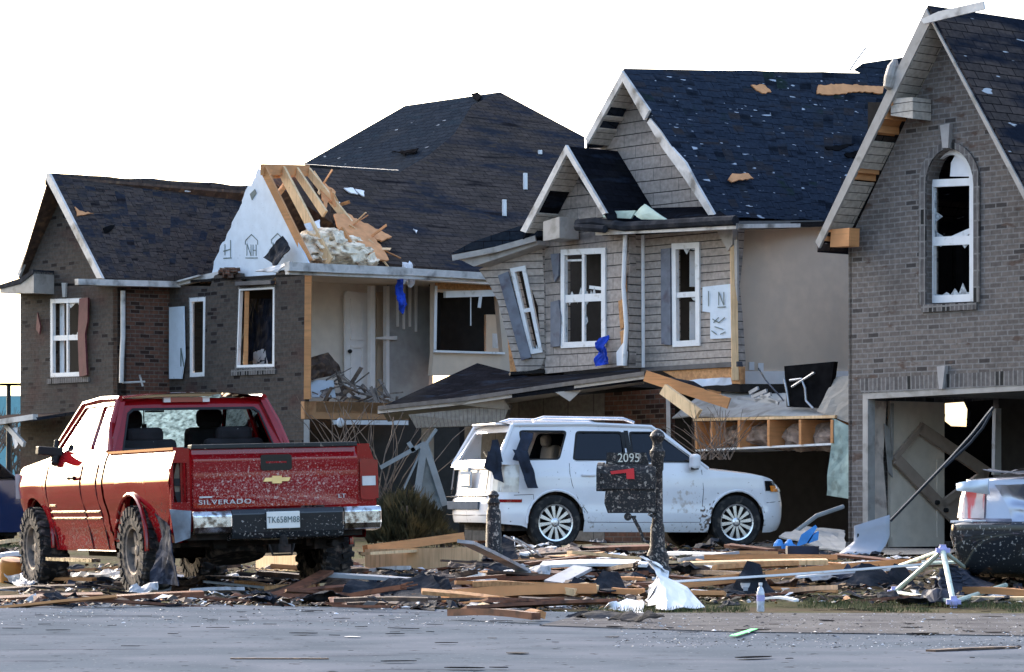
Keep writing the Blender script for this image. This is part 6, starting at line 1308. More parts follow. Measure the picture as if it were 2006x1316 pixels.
# --- named pieces of timber and board: (photo px ends, width, thickness, material, name, label, category, lift of either end)
def ends(x1, y1, x2, y2, l1=0, l2=0): return G(x1, y1, l1), G(x2, y2, l2)
BIG = [
 (718, 1096, 942, 1092, .17, .05, 'wood_pale', 'plank', 'wide pale plank lying on edge right of the pickup', .12, .12, 'edge'),
 (716, 1073, 905, 1058, .05, .09, 'wood', 'beam', 'orange timber stacked above the wide pale plank', .2, .26, ''),
 (716, 1076, 900, 1080, .09, .03, 'wood_pale', 'board', 'thin pale board between the orange timber and the wide plank', .22, .16, ''),
 (872, 1168, 1160, 1155, .16, .09, 'wood', 'beam', 'thick rounded beam lying in front of the mailbox post', .05, .08, ''),
 (1110, 1158, 1160, 1150, .1, .06, 'wood_pale', 'beam', 'split pale beam end beside the dark shingle flap', .08, .08, ''),
 (1200, 1156, 1262, 1158, .12, .05, 'wood', 'plank', 'short orange plank left of the white crumpled sheet', .05, .04, ''),
 (1300, 1162, 1420, 1163, .10, .04, 'wood', 'plank', 'orange plank right of the white crumpled sheet', .04, .04, ''),
 (1320, 1146, 1800, 1101, .06, .08, 'wood', 'long_board', 'long orange board crossing the lawn with a white edge', .05, .10, ''),
 (1310, 1140, 1810, 1096, .05, .02, 'white', 'trim_strip', 'long white trim strip on the long orange board', .12, .16, ''),
 (1340, 1106, 1620, 1100, .07, .05, 'wood_pale', 'board', 'pale board lying behind the mailbox post', .05, .05, ''),
 (1380, 1092, 1640, 1092, .06, .05, 'wood', 'board', 'orange board lying below the front wheel of the white suv', .05, .05, ''),
 (1400, 1112, 1560, 1104, .08, .05, 'osb', 'board', 'brown board beneath the blue plastic toys', .05, .05, ''),
 (1060, 1106, 1270, 1104, .16, .03, 'white', 'trim_board', 'white trim board lying in front of the rear wheel of the suv', .08, .08, ''),
 (1310, 1083, 1420, 1086, .12, .03, 'sheetwhite', 'trim_board', 'dirty white board under the middle of the suv', .04, .04, ''),
 (1330, 1096, 1445, 1082, .06, .03, 'greysheet', 'board', 'grey board tilted under the front wheel of the suv', .02, .08, ''),
 (912, 1042, 1038, 1124, .12, .03, 'greysheet', 'leaning_board', 'long grey board leaning across the short black post', .42, .02, ''),
 (1084, 1142, 1142, 1112, .16, .03, 'greysheet', 'board', 'broad grey strip tilted up in front of the mailbox post', .02, .12, ''),
 (1004, 1060, 1006, 1096, .03, .03, 'white', 'stick', 'upright white stick behind the leaning grey board', .25, .0, ''),
 (988, 1028, 1046, 1086, .012, .012, 'metal', 'wire', 'thin wire slanting past the rear wheel of the suv', .5, .1, ''),
 (1010, 1032, 1060, 1090, .012, .012, 'metal', 'wire', 'second thin wire nearest the rear wheel of the suv', .5, .1, ''),
 (1024, 1086, 1085, 1072, .06, .03, 'white', 'trim_piece', 'short white trim piece touching the rear wheel of the suv', .02, .06, ''),
 (855, 1138, 990, 1128, .06, .03, 'wood_red', 'board', 'dark red board behind the thick rounded beam', .08, .1, ''),
 (975, 1134, 1130, 1128, .06, .04, 'wood_red', 'board', 'long wet red board behind the thick rounded beam', .05, .06, ''),
 (1130, 1126, 1270, 1122, .05, .04, 'wood_red', 'board', 'wet red board running into the foot of the mailbox post', .05, .05, ''),
 (1150, 1140, 1262, 1134, .05, .03, 'wood', 'board', 'narrow orange board below the foot of the mailbox post', .05, .05, ''),
 (885, 1200, 1050, 1207, .07, .05, 'wood_red', 'broken_beam', 'burnt-looking red beam lying on the road edge', .03, .03, ''),
 (1034, 1206, 1060, 1204, .06, .05, 'wood', 'beam_end', 'orange broken end of wood at the road edge', .02, .02, ''),
 (760, 1145, 836, 1142, .08, .04, 'wood', 'board', 'short orange board on the dark shingle heap', .05, .05, ''),
 (655, 1186, 760, 1188, .05, .02, 'wood_red', 'board', 'thin red board at the road edge below the pickup', .02, .02, ''),
 (380, 1112, 420, 1112, .2, .05, 'wood_pale', 'plank', 'pale plank end seen between the wheels of the pickup', .0, .0, 'edge'),
 (505, 1110, 600, 1108, .2, .05, 'wood_pale', 'plank', 'pale plank seen under the tow hitch of the pickup', .0, .0, 'edge'),
 (0, 1060, 48, 1058, .08, .05, 'wood_pale', 'plank', 'pale plank at the left edge behind the pickup front wheel', .12, .12, ''),
 (0, 1078, 50, 1076, .04, .05, 'white', 'trim_board', 'white board at the left edge behind the pickup front wheel', .08, .08, ''),
 (1890, 1156, 2010, 1162, .06, .06, 'wood', 'board', 'orange board lying below the silver car', .05, .05, ''),
 (1830, 1168, 2010, 1172, .04, .03, 'wood_pale', 'board', 'thin pale board below the silver car', .02, .02, ''),
 (1500, 1172, 1560, 1176, .04, .02, 'white', 'lath', 'white lath right of the plastic bottle', .02, .02, ''),
 (1560, 1130, 1800, 1112, .05, .02, 'sheetwhite', 'trim_strip', 'ragged white strip lying beside the tube frame', .06, .10, ''),
 (1700, 1100, 1880, 1098, .04, .02, 'white', 'trim_strip', 'white strip behind the top joint of the tube frame', .05, .05, ''),
 (1600, 1112, 1900, 1100, .04, .02, 'greenfoam', 'trim_strip', 'pale green strip behind the tube frame', .04, .06, ''),
]
for (x1, y1, x2, y2, wd, th, m, nm, lab, l1, l2, fl) in BIG:
    p, q = ends(x1, y1, x2, y2, l1+.03, l2+.03); wd *= 1.25; mb = MB()
    if fl == 'edge': mb.beam(p, q, th, wd)
    else: mb.beam(p, q, wd, th, roll=random.uniform(-.2, .2), seg=4, bend=random.uniform(-.01, .02))
    tag(mb.build(nm, M[m]), lab, 'timber' if m.startswith('wood') or m == 'osb' else nm.replace('_', ' '))
tag(MB().beam(G(420, 1178, .02), G(640, 1120, .22), .14, .03, seg=10, bend=-.09).build('bent_plank', M['wood_red']), 'long bent red-brown plank sweeping under the tail of the pickup', 'timber')
tag(MB().beam(G(400, 1170, .02), G(600, 1140, .12), .10, .03, seg=10, bend=-.05).build('bent_plank', M['wood_dark']), 'mud-covered plank beside the bent red-brown plank', 'timber')
# fallen sheet goods and household things
def obj(mb, name, m, lab, cat, **k): return tag(mb.build(name, M[m] if isinstance(m, str) else m, **k), lab, cat)
mb = MB(); a = G(1262, 1180); apex = G(1290, 1190, 0)+V(-.02, .25, .36)
pts_ = [(1262, 1186), (1300, 1197), (1376, 1192), (1340, 1176), (1270, 1172)]
ring_ = [G(*p) for p in pts_]; rows = []
for j in range(9):
    t = j/8; row = []
    for i in range(26):
        u = i/25*5; k = int(u) % 5; p = ring_[k].lerp(ring_[(k+1) % 5], u-int(u)); an = i/25*6.283; q = p.lerp(apex+V(.09*math.cos(an), .05*math.sin(an), -.05*math.cos(an))*(1.3+noise.noise(V(i*.7, 1, 1))), t**.8 if i < 13 else t)
        f = .05*noise.noise(q*5)+.05*noise.noise(V(i*.9, t*2, 4)); row.append(q+V(f, f, abs(f)*.6*(1-t)))
    rows.append(row)
mb.grid(rows); obj(mb, 'crumpled_sheet', 'sheetwhite', 'crumpled white sheet standing in a peak at the kerb near the mailbox', 'sheet', solid=.006)
mb = MB(); q = VP(1672, 37.5, -8); pts = [(1673, 1042), (1742, 1008), (1742, 1060), (1738, 1075), (1722, 1088), (1640, 1090), (1652, 1082), (1670, 1062)]
rows = []
for t, yy0, yy1, off in ((0, 1030, 1008, 0), (.3, 1044, 1028, .0), (.6, 1062, 1050, .02), (.8, 1074, 1068, .08), (.92, 1082, 1080, .2), (1, 1087, 1088, .38)):
    xl = 1673-(t-.6)*70 if t > .6 else 1673; xr_ = 1743-(max(0, t-.7))*70; rows.append([q(xl+(xr_-xl)*i/6, yy0+(yy1-yy0)*i/6)+q.n*off for i in range(7)])
mb.grid(rows); o = obj(mb, 'curved_sheet', mat('curved_panel', (.28, .30, .34), .35, var=.05), 'smooth grey curved panel standing at the foot of the brick garage pier', 'sheet', solid=.02, smooth=True)
mb = MB(); mb.beam(q(1681, 1045)+q.n*.02, q(1680, 1062)+q.n*.02, .02, .02); sl = mb.build('slot', M['black'], None); sl.parent = o
mb = MB(); D = lambda x, y: W(x, y, 41.5-(x-1740)*.004)
mb.tube([D(1744, 1020), D(1800, 962), D(1860, 900), D(1905, 850), D(1932, 815), D(1946, 798)], .022, 6); mb.tube([D(1850, 915), D(1900, 868), D(1925, 838), D(1942, 808)], .02, 6); obj(mb, 'garage_door_track', mat('track', (.04, .05, .065), .4, metal=.5), 'dark bent metal track slanting across the open brick garage', 'metal track')
mb = MB(); mb.tube([W(1560, 1040, 41), W(1600, 1010, 41), W(1652, 992, 41.2)], .03, 6); mb.sheet([W(1525, 1052, 40), W(1570, 1030, 41.5), W(1655, 1040, 41.5), W(1655, 1085, 38.5)], 10, 8, .05, 4, .02); obj(mb, 'bent_sheet', mat('slab_panel', (.20, .21, .215), .7), 'bent grey panel lying before the dark garage void beside the suv', 'sheet')
# tube frame
tf = thing('tube_frame', 'pale green tube frame with lilac joints collapsed on dark fabric by the silver car', 'canopy frame', V(G(1880, 1180).x, G(1880, 1180).y, 0))
J = {'top': W(1847, 1078, 27.3), 'l': G(1752, 1160, .04), 'b': G(1868, 1179, .04), 'r': G(1970, 1146, .06), 'back': G(1740, 1116, .06), 'br': G(1900, 1120, .1)}
for a, b, r in (('top', 'l', .022), ('top', 'b', .024), ('l', 'b', .02), ('b', 'r', .022), ('top', 'back', .02), ('top', 'br', .018)):
    MB().tube([J[a], J[b]], r, 8).build('tube', M['tubemat'], tf)
for k in ('top', 'l', 'b'): 
    mb = MB(); mb.lathe([(.0, -.04), (.035, -.03), (.045, 0), (.035, .03), (0, .04)], J[k], (0, .2, 1), 10); mb.box(J[k], .12, .05, .04); mb.box(J[k], .05, .05, .10); mb.build('joint', M['lilac'], tf)
mb = MB(); mb.sheet([J['top']+V(.08, .1, -.12), J['br'], J['r']+V(-.1, .1, 0), J['b']+V(-.15, .1, .02)], 14, 14, .10, 3, .01, 3); mb.sheet([J['b']+V(-.3, .15, 0), J['top']+V(.0, .3, -.25), J['br']+V(-.1, 0, 0), J['b']+V(.1, .2, .0)], 10, 10, .12, 6, .01, 3); mb.build('fabric', M['navycloth'], tf)
# cup and bottle
c = G(1460, 1168); mb = MB(); mb.lathe([(.0, 0), (.032, 0), (.045, .115), (.048, .118), (.044, .12), (.03, .01), (0, .008)], c, n=18, cap=False); cu = tag(mb.build('paper_cup', M['sheetwhite'], smooth=True), 'white disposable cup standing on the grass beside the plastic bottle', 'cup')
mb = MB(); mb.prism([c+V(-.02, -.046, .045), c+V(.02, -.046, .045), c+V(.022, -.049, .085), c+V(-.022, -.049, .085)], V(0, .003, 0)); q = mb.build('printed_mark', M['greysheet'], cu, world=False); 
c = G(1490, 1198); mb = MB(); mb.lathe([(0, 0), (.028, 0), (.033, .01), (.030, .05), (.033, .09), (.031, .13), (.033, .155), (.02, .19), (.012, .20), (.012, .215)], c, n=18); bo = tag(mb.build('plastic_bottle', mat('bottle_plastic', (.50, .54, .60), .25, coat=1, var=.25, vs=30), smooth=True), 'clear plastic water bottle standing on the kerb', 'bottle')
MB().lathe([(.015, .213), (.015, .235), (0, .236)], c, n=14).build('cap', M['white'], bo); MB().lathe([(.0335, .085), (.0335, .135)], c, n=18, cap=False).build('bottle_label', M['lilac'], bo)
# blue toys and crate
for (x, y, s_, lab) in ((1522, 1084, .10, 'small light blue plastic toy, leftmost of three'), (1542, 1084, .09, 'small pale blue plastic toy between the other two'), ):
    c = G(x, y); mb = MB(); mb.lathe([(.05*s_/.1, 0), (.07*s_/.1, .05), (.06*s_/.1, .12), (.03*s_/.1, .17), (0, .18)], c, (.2, 0, 1), 9); mb.box(c+V(.06, 0, .1), .09, .03, .05, Matrix.Rotation(.5, 3, 'Y')); obj(mb, 'plastic_toy', 'plastic_blue', lab, 'toy')
c = G(1580, 1092); mb = MB(); mb.prism([c+V(-.12, 0, .12), c+V(.0, 0, .16), c+V(.12, 0, .34), c+V(.1, 0, .37), c+V(-.06, 0, .26)], V(.02, .18, 0)); mb.prism([c+V(.02, -.02, .16), c+V(.13, -.02, .2), c+V(.14, -.02, .3), c+V(.08, -.02, .26)], V(0, .2, 0)); obj(mb, 'plastic_toy', 'plastic_blue', 'bright blue plastic chair-shaped toy lying in the dark crate', 'toy')
c = G(1572, 1106); mb = MB(); mb.holed([c+V(-.16, -.1, .19), c+V(.16, -.1, .19), c+V(.16, .15, .19), c+V(-.16, .15, .19)], [[c+V(-.14, -.08, .19), c+V(.14, -.08, .19), c+V(.14, .13, .19), c+V(-.14, .13, .19)]], V(0, 0, -.18)); mb.box(c+V(0, .02, .02), .3, .22, .02); obj(mb, 'plastic_crate', 'navycloth', 'dark plastic crate holding the bright blue toy', 'crate')
# white scraps by the pickup front wheel, orange tub
c = G(22, 1140); mb = MB(); mb.lathe([(.0, 0), (.13, 0), (.15, .2), (.13, .26), (0, .27)], c, (.1, -.2, 1), 16); obj(mb, 'orange_tub', mat('rusty_orange', (.42, .17, .03), .6, c2=(.2, .08, .03), c2s=6), 'rusty orange tub at the left edge beside the pickup front wheel', 'tub', smooth=True)
mb = MB(); mb.sheet([G(30, 1140, .0), G(44, 1118, .12), G(62, 1150), G(40, 1162)], 8, 8, .1, 3, .01, 4); obj(mb, 'white_bag', 'sheetwhite', 'crumpled white plastic bag by the pickup front wheel', 'plastic bag')
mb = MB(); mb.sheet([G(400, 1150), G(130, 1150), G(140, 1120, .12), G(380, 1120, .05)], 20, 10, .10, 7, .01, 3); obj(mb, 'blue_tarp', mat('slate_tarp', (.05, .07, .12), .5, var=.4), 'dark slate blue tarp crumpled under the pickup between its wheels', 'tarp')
# shingle flaps standing up
for (x, y, w_, h, sd_, lab) in ((1190, 1172, .42, .26, 1, 'dark shingle flap standing up left of the white crumpled sheet'), (1130, 1168, .3, .18, 2, 'small dark shingle flap behind the grey road slab'), (1472, 1168, .42, .30, 3, 'pointed dark shingle flap behind the white cup'), (1430, 1188, .16, .07, 4, 'torn black scrap at the kerb left of the cup'), (1268, 1126, .26, .2, 5, 'black flap at the foot of the mailbox post'), (1700, 1150, .5, .22, 6, 'black torn rubber heap left of the tube frame'), (1760, 1148, .35, .2, 7, 'dark torn fabric heap behind the lilac joint')):
    c = G(x, y); mb = MB(); mb.sheet([c+V(-w_/2, -.05, 0), c+V(-w_*.1, .1, h), c+V(w_*.2, .12, h*.9), c+V(w_/2, -.08, 0)], 8, 8, .06, sd_, .01, 4); mb.sheet([c+V(-w_*.7, .05, .0), c+V(-w_*.1, .12, h*.6), c+V(0, .0, .05), c+V(-w_*.3, -.15, 0)], 5, 5, .05, sd_+9, .01, 4); obj(mb, 'shingle_flap', 'felt', lab, 'roofing scrap')
for i, (pts, m, lab) in enumerate((
  ([(770, 1190), (850, 1196), (870, 1150), (740, 1160)], 'felt', 'large dark shingle sheet crumpled at the kerb right of the pickup'),
  ([(650, 1188), (760, 1190), (740, 1168), (640, 1172)], 'wood_red', 'crumpled dark red sheet at the kerb beside the pickup rear wheel'),
  ([(900, 1195), (1120, 1190), (1100, 1178), (930, 1176)], 'greysheet', 'flat grey slab lying on the gutter in front of the thick beam'),
  ([(1095, 1208), (1190, 1216), (1240, 1196), (1130, 1198)], 'felt', 'dark felt strip with pale edge on the road near the white sheet'),
  ([(1190, 1216), (1280, 1222), (1300, 1210), (1230, 1206)], 'felt', 'oval dark felt scrap on the apron below the white sheet'),
  ([(1180, 1192), (1262, 1196), (1256, 1176), (1190, 1184)], 'sheetwhite', 'ragged off-white scrap against the white crumpled sheet'),
  ([(880, 1150), (960, 1148), (950, 1128), (890, 1130)], 'dry', 'pale crushed plaster between the stump post and the thick beam'),
  ([(1640, 1120), (1780, 1128), (1760, 1108), (1650, 1104)], 'dry', 'off-white rags strewn behind the black rubber heap'),
  ([(900, 1126), (990, 1120), (980, 1104), (915, 1110)], 'greysheet', 'crumpled grey foil at the foot of the stump post'),
  ([(1380, 1100), (1430, 1096), (1440, 1070), (1395, 1082)], 'black', 'black plastic tray under the front of the suv'),
  ([(1010, 1078), (1060, 1082), (1070, 1060), (1020, 1056)], 'greysheet', 'grey crushed sheet beside the rear wheel of the suv'),
  ([(1150, 1078), (1190, 1082), (1186, 1048), (1160, 1046)], 'greysheet', 'grey torn scrap standing under the suv doors'))):
    mb = MB(); mb.sheet([G(*pts[0], .01), G(*pts[1], .01), G(*pts[2], .06), G(*pts[3], .05)], 14, 8, .07 if i != 2 else .02, i+20, .01, 3); obj(mb, 'crumpled_sheet' if m != 'felt' else 'felt_sheet', m, lab, 'sheet scrap')
# bulkier wreckage
for i, (x, y, dx, dy, hz, m, nm, lab, cat) in enumerate(((800, 1172, .55, .3, .20, 'felt', 'shingle_heap', 'high crumpled heap of dark shingles at the kerb right of the pickup', 'shingle heap'), (858, 1160, .3, .25, .18, 'wood_dark', 'splinter_heap', 'dark splintered heap against the end of the thick rounded beam', 'splinter heap'),
   (1070, 1092, .45, .3, .10, 'insul_pink', 'insulation_clump', 'brown insulation clump by the rear wheel of the suv', 'insulation'), (1640, 1140, .4, .25, .13, 'navycloth', 'cloth_heap', 'navy cloth heap on the lawn between cup and tube frame', 'cloth heap'),
   (980, 1146, .3, .2, .12, 'greysheet', 'foil_heap', 'crushed grey foil heap between the stump post and the thick beam', 'foil heap'), (700, 1150, .35, .3, .12, 'wood_dark', 'shade_heap', 'dark heap deepening the shade against the right rear wheel of the pickup', 'dark heap'),  # the two heaps at the pickup wheels stand in for its ground shade
   (340, 1160, .5, .25, .10, 'wood_dark', 'shade_heap', 'dark heap deepening the shade behind the left rear wheel of the pickup', 'dark heap'), (1215, 1100, .3, .2, .10, 'sheetwhite', 'plastic_heap', 'off-white plastic bunched left of the mailbox post', 'plastic'))):
    c = G(x, y); mb = MB(); r5 = random.Random(i)
    for k in range(7):
        a = r5.uniform(0, 6.28); q = c+V(math.cos(a)*dx*r5.uniform(0, .7), math.sin(a)*dy*r5.uniform(0, .7), 0); w_ = dx*r5.uniform(.3, .6); z1 = hz*r5.uniform(.3, 1.1)
        mb.sheet([q+V(-w_, -dy*.4, .0), q+V(w_, -dy*.5, r5.uniform(0, .05)), q+V(w_*.7, dy*.4, z1), q+V(-w_*.6, dy*.5, z1*.8)], 9, 8, hz*.45, i*9+k, .01, 5)
    obj(mb, nm, m, lab, cat)
for i, (x1, y1, x2, y2, wd, m, lab) in enumerate(((860, 1142, 930, 1120, .07, 'wood_dark', 'dark splintered stud jutting up left of the stump post'), (1180, 1120, 1245, 1105, .05, 'wood_dark', 'dark stick leaning left of the mailbox post'), (1340, 1120, 1490, 1128, .09, 'wood_dark', 'dark wet stud lying right of the mailbox post'), (640, 1178, 790, 1150, .08, 'wood_red', 'reddish splintered stud propped on the dark shingle heap'), (1540, 1160, 1650, 1150, .08, 'wood_dark', 'dark muddy board between cup and tube frame'))):
    p = G(x1, y1, .02); q = G(x2, y2, .16); d = (q-p); mb = MB(); mb.beam(p, q, wd, .04, seg=5, bend=.01)
    for k in range(4): mb.beam(q-d*.06+V(0, (k-1.5)*wd*.25, (k % 2)*.015), q+d.normalized()*(.06+.05*(k % 3))+V(0, (k-1.5)*wd*.25, (k % 2)*.03), wd*.18, .012)
    obj(mb, 'splintered_stud', m, lab, 'timber')
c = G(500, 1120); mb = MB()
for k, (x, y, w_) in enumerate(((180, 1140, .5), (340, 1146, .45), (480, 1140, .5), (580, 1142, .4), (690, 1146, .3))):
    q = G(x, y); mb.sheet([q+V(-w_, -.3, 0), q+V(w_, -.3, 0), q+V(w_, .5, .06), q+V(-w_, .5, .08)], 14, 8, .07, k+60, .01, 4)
o = obj(mb, 'pickup_ground_shade', 'tar', 'dark sheets put on the ground as shade beneath the red pickup', 'mud'); o['kind'] = 'stuff'  # near-black sheets added as the shade on the ground under the pickup
# bright green marker stroke on the apron
g0_ = G(1436, 1252); g1_ = G(1478, 1238); mb = MB(); mb.beam(g0_+V(0, 0, .022), g1_+V(0, 0, .022), .05, .004); obj(mb, 'green_ribbon', mat('green_ribbon', (.15, .8, .25), .6), 'short bright green ribbon lying on the drive apron', 'ribbon')
# --- repeats: scraps one could count, copied from a few prototypes
rr = random.Random(21)
def proto(kind, m, k):
    mb = MB()
    if kind == 'board': mb.beam(V(-.5, 0, 0), V(.5, 0, 0), .09, .035, seg=3, bend=.01)
    elif kind == 'lath': mb.beam(V(-.5, 0, 0), V(.5, 0, 0), .035, .02)
    elif kind == 'chunk': 
        pts = [V(.5*math.cos(a)*rr.uniform(.5, 1), .35*math.sin(a)*rr.uniform(.5, 1), 0) for a in [i*math.pi/4 for i in range(8)]]; mb.prism(pts, V(0, 0, .05))
    elif kind == 'rag': mb.sheet([V(-.5, -.35, 0), V(.5, -.4, 0), V(.45, .35, .1), V(-.5, .4, .12)], 7, 6, .22, k, .015, 3)
    o = mb.build(kind, M[m]); return o
KN = {'board': ('board_scrap', 'timber'), 'lath': ('lath', 'lath'), 'chunk': ('shingle_scrap', 'roofing scrap'), 'rag': ('crumpled_scrap', 'sheet scrap')}
CN = {'wood': 'orange', 'wood_pale': 'pale', 'wood_red': 'wet red', 'wood_dark': 'dark wet', 'white': 'white', 'greysheet': 'grey', 'felt': 'dark', 'sheetwhite': 'dirty white', 'roof_plain': 'black', 'osb': 'brown', 'navycloth': 'navy', 'dry': 'off-white', 'metal': 'metal'}
ZN = [('under', 60, 740, 1118, 1180, 'beneath the red pickup'), ('mid', 740, 1240, 1108, 1196, 'in the debris between pickup and mailbox'), ('right', 1300, 1800, 1092, 1182, 'on the lawn right of the mailbox'), ('suv', 900, 1560, 1072, 1104, 'around the wheels of the white suv'), ('kerb', 60, 1100, 1176, 1192, 'along the edge of the road'), ('far', 1780, 2010, 1150, 1190, 'below the silver car'), ('leftp', 0, 60, 1080, 1165, 'at the far left kerb'), ('road', 300, 2000, 1205, 1312, 'scattered on the open road')]
plan = {'under': 60, 'mid': 74, 'right': 44, 'suv': 40, 'kerb': 30, 'far': 10, 'leftp': 12, 'road': 7}
MIX = {'board': [('wood', 1.6), ('wood_pale', .6), ('wood_red', 5), ('wood_dark', 6), ('white', .5), ('osb', 1.2), ('greysheet', 1.2)], 'lath': [('wood_pale', .7), ('white', .8), ('wood_red', 3), ('metal', 1), ('wood_dark', 3)], 'chunk': [('felt', 4), ('roof_plain', 2), ('greysheet', 2)], 'rag': [('felt', 5), ('sheetwhite', .5), ('greysheet', 1.6), ('dry', .4), ('navycloth', 3), ('wood_dark', 2)]}
cache = {}
for zn, x0, x1, y0, y1, zlab in ZN:
    for i in range(plan[zn]):
        kind = rr.choices(['board', 'lath', 'chunk', 'rag'], [4, 2, 2.5, 4] if zn != 'road' else [.5, 1, 3, .6])[0]; ms, ws = zip(*MIX[kind]); m = rr.choices(ms, ws)[0]
        if zn == 'road' and m in ('white', 'wood_pale', 'sheetwhite', 'dry', 'wood'): m = rr.choice(['wood_red', 'felt']) if kind != 'chunk' else 'felt'
        lab_ = '%s %s lying %s' % (CN[m], {'board': 'broken board', 'lath': 'thin splintered lath', 'chunk': 'flat shingle scrap' if m != 'greysheet' else 'flat slate scrap', 'rag': 'crumpled torn scrap'}[kind], zlab)
        c = G(rr.uniform(x0, x1), rr.uniform(y0, y1)); key = (kind, m)
        if key not in cache: o = proto(kind, m, len(cache)); cache[key] = o; o.name = KN[kind][0]
        else: o = cache[key].copy(); col.objects.link(o)
        tag(o, lab_, KN[kind][1], lab_.replace(' lying', 's lying') if False else 'debris: '+lab_)
        s_ = {'board': rr.uniform(.4, 1.7), 'lath': rr.uniform(.3, 1.2), 'chunk': rr.uniform(.15, .45), 'rag': rr.uniform(.12, .42)}[kind]*(.5 if zn == 'road' else 1)*(.75 if zn == 'under' else 1)
        o.location = c+V(0, 0, .03 if kind != 'chunk' else .02)+V(0, 0, rr.uniform(0, .06) if zn in ('mid', 'under', 'suv') else 0)
        if kind == 'board': o.scale = (s_, rr.uniform(.5, 1.5), rr.uniform(.6, 1.4))
        elif kind == 'lath': o.scale = (s_, 1, 1)
        else: o.scale = (s_, s_, s_*rr.uniform(.6, 1.3))
        fl = .12 if zn != 'road' else .0
        o.rotation_euler = (rr.uniform(-fl*2, fl*2) if kind != 'chunk' else rr.uniform(-fl, fl), rr.uniform(-fl, fl), rr.gauss(0, .38) if kind in ('board', 'lath') else rr.uniform(0, 6.28))
        if zn == 'road': o.location = V(c.x, c.y, .012); o.scale = (o.scale[0], o.scale[1], o.scale[2]*.3)
# thin dark shreds strewn along the road
r4 = random.Random(4); mb = MB()
for i in range(70):
    c = G(r4.uniform(0, 2006), r4.choice((r4.uniform(1190, 1316), r4.uniform(1190, 1250)))); L_ = r4.uniform(.02, .11)*(2 if r4.random() < .15 else 1); w_ = L_*r4.uniform(.15, .5); a_ = r4.gauss(-.15, .5); u = V(math.cos(a_), math.sin(a_), 0); v = V(-math.sin(a_), math.cos(a_), 0); c.z = .018
    pts = [c+u*L_*math.cos(t)*r4.uniform(.6, 1)+v*w_*math.sin(t)*r4.uniform(.6, 1) for t in [k*math.pi/4 for k in range(8)]]; mb.prism(pts, V(0, 0, .003))
tag(mb.build('road_shreds', M['tar']), 'dark shreds of bark and tar paper strewn over the open road', 'litter')['kind'] = 'stuff'
# --- uncountable grit and litter
def litter(name, lab, n, zones, mats, seed, smin, smax, flat=.5):
    r2 = random.Random(seed); mb = MB(); idx = []
    for i in range(n):
        x0, x1, y0, y1 = r2.choice(zones); c = G(r2.uniform(x0, x1), r2.uniform(y0, y1)); s_ = r2.uniform(smin, smax)*(1 if r2.random() < .9 else 2.2)
        a = r2.uniform(0, 6.28); u = V(math.cos(a), math.sin(a), r2.uniform(-flat, flat)); v = V(-math.sin(a), math.cos(a), r2.uniform(-flat, flat)); c.z += .012+s_*.3
        mb.add([c-u*s_-v*s_*.5, c+u*s_-v*s_*.3, c+u*s_*.7+v*s_*.5, c-u*s_*.6+v*s_*.4, c+V(0, 0, s_*.35)], [(0, 1, 4), (1, 2, 4), (2, 3, 4), (3, 0, 4), (3, 2, 1, 0)]); idx.append(r2.choices(range(len(mats)), [m[1] for m in mats])[0])
    o = mb.build(name, [M[m[0]] for m in mats])
    for i, p in enumerate(o.data.polygons): p.material_index = idx[i//5]
    tag(o, lab, 'litter'); o['kind'] = 'stuff'; return o
litter('litter', 'fine wood, plaster and shingle litter covering the verge', 9000, [(40, 760, 1110, 1184)]*2+[(720, 1260, 1100, 1196)]*3+[(1200, 2000, 1088, 1186)]*2+[(900, 1560, 1066, 1104)]+[(0, 1250, 1176, 1190)],
       [('wood_dark', 6), ('felt', 6), ('wood_red', 2), ('wood', .6), ('wood_pale', .4), ('sheetwhite', .5), ('greysheet', 1.5), ('black', 5)], 5, .012, .045)
litter('gravel', 'pale grit and glass crumbs on the road edge and drive apron', 2200, [(1200, 2006, 1204, 1275)]*3+[(0, 1300, 1186, 1230)]*2, [('greysheet', 4), ('sheetwhite', .6), ('felt', 4)], 6, .004, .010, .2)
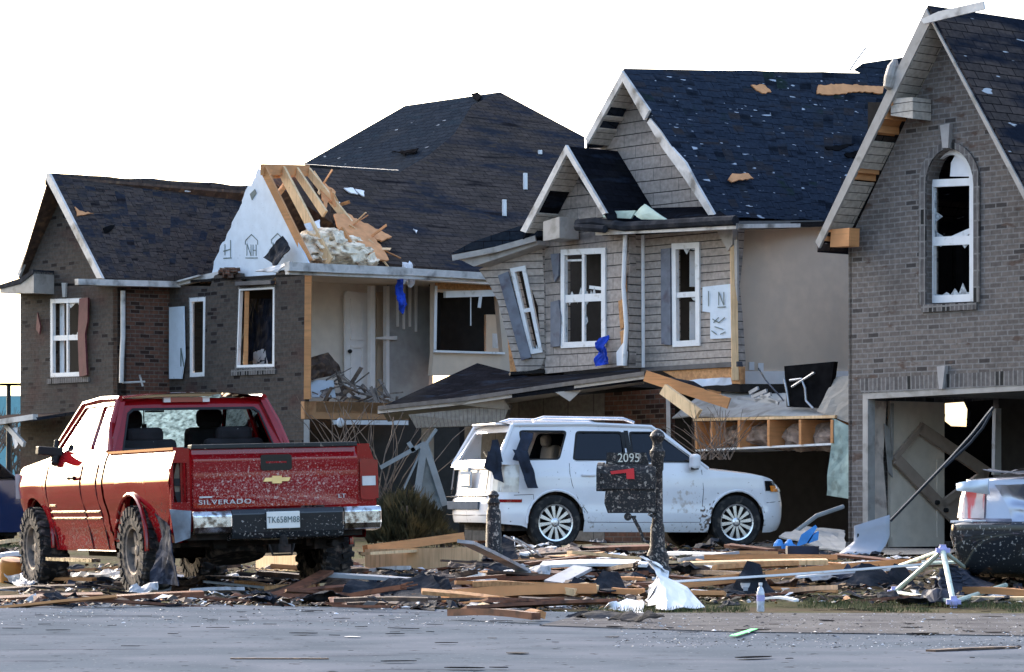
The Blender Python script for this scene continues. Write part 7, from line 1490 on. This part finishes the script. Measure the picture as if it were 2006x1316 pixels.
# --- grass
r3 = random.Random(9); mb = MB(); vs = []; fs = []
zones = [(1380, 2006, 1178, 1200)]*3+[(1150, 1400, 1176, 1200)]*1+[(900, 1700, 1086, 1130)]*3+[(1300, 1500, 1130, 1170)]*2+[(720, 1000, 1062, 1110)]*1+[(0, 80, 1062, 1078)]+[(560, 1640, 1070, 1100)]
for i in range(19000):
    x0, x1, y0, y1 = r3.choice(zones); c = G(r3.uniform(x0, x1), r3.uniform(y0, y1))
    if noise.noise(V(c.x*1.6, c.y*.8, 0)) < .02: continue
    h = r3.uniform(.02, .065); a = r3.uniform(0, 6.28); d = V(math.cos(a), math.sin(a), 0)*.004; l = V(r3.uniform(-.02, .02), r3.uniform(-.02, .02), h); k = len(vs); vs += [c-d, c+d, c+l]; fs.append((k, k+1, k+2))
mb.add(vs, fs); g_ = mb.build('grass', M['grass'], kind='stuff'); tag(g_, 'short muddy grass growing on the verge and lawn', 'grass')
# ---------------------------------------------------------------- split meshes that hold several separate pieces
def explode(o):
    me = o.data; n = len(me.vertices); par = list(range(n))
    def find(a):
        while par[a] != a: par[a] = par[par[a]]; a = par[a]
        return a
    for e in me.edges:
        a, b = find(e.vertices[0]), find(e.vertices[1])
        if a != b: par[a] = b
    roots = {}
    for p in me.polygons: roots.setdefault(find(p.vertices[0]), []).append(p)
    if len(roots) < 2: return
    uvl = me.uv_layers[0].data; first = True; old = me
    for r, polys in roots.items():
        ids = sorted({v for p in polys for v in p.vertices}); mp = {v: i for i, v in enumerate(ids)}
        m2 = bpy.data.meshes.new(old.name); m2.from_pydata([tuple(old.vertices[v].co) for v in ids], [], [tuple(mp[v] for v in p.vertices) for p in polys])
        u2 = m2.uv_layers.new(name='UVMap')
        for p, q in zip(polys, m2.polygons):
            q.use_smooth = p.use_smooth
            for a, b in zip(p.loop_indices, q.loop_indices): u2.data[b].uv = uvl[a].uv
        for m in old.materials: m2.materials.append(m)
        if any(p.use_smooth for p in polys): m2.set_sharp_from_angle(angle=R(38))
        if first: o.data = m2; first = False
        else:
            c = o.copy(); c.data = m2; col.objects.link(c)
SPLIT = ('side_glass', 'soffit', 'exposed_framing', 'broken_pane', 'arch_lip', 'keystone', 'loose_muntin', 'rake_board', 'door_knob', 'stud', 'roof_rail', 'door_handle', 'wall_socket', 'inner_jamb', 'side_moulding', 'torn_trim', 'attic_brace', 'corner_trim', 'door_gap', 'insulation', 'foam_board', 'shutter', 'hanging_soffit', 'lamp_head', 'socket_opening', 'inner_wall', 'window_seal', 'door_brace', 'cable', 'broken_rafter', 'door_pillar', 'panel_gap', 'torn_sheathing', 'window_surround', 'gutter', 'garage_trim', 'main_roof_', 'eave_roof', 'far_garage_clutter', 'loose_bricks', 'snapped_metal', 'rear_corner', 'hip_roof', 'torn_underlay')
for o in list(bpy.data.objects):
    if o.type == 'MESH' and o.parent is not None and o.name.split('.')[0] in SPLIT and o.data.users == 1: explode(o)
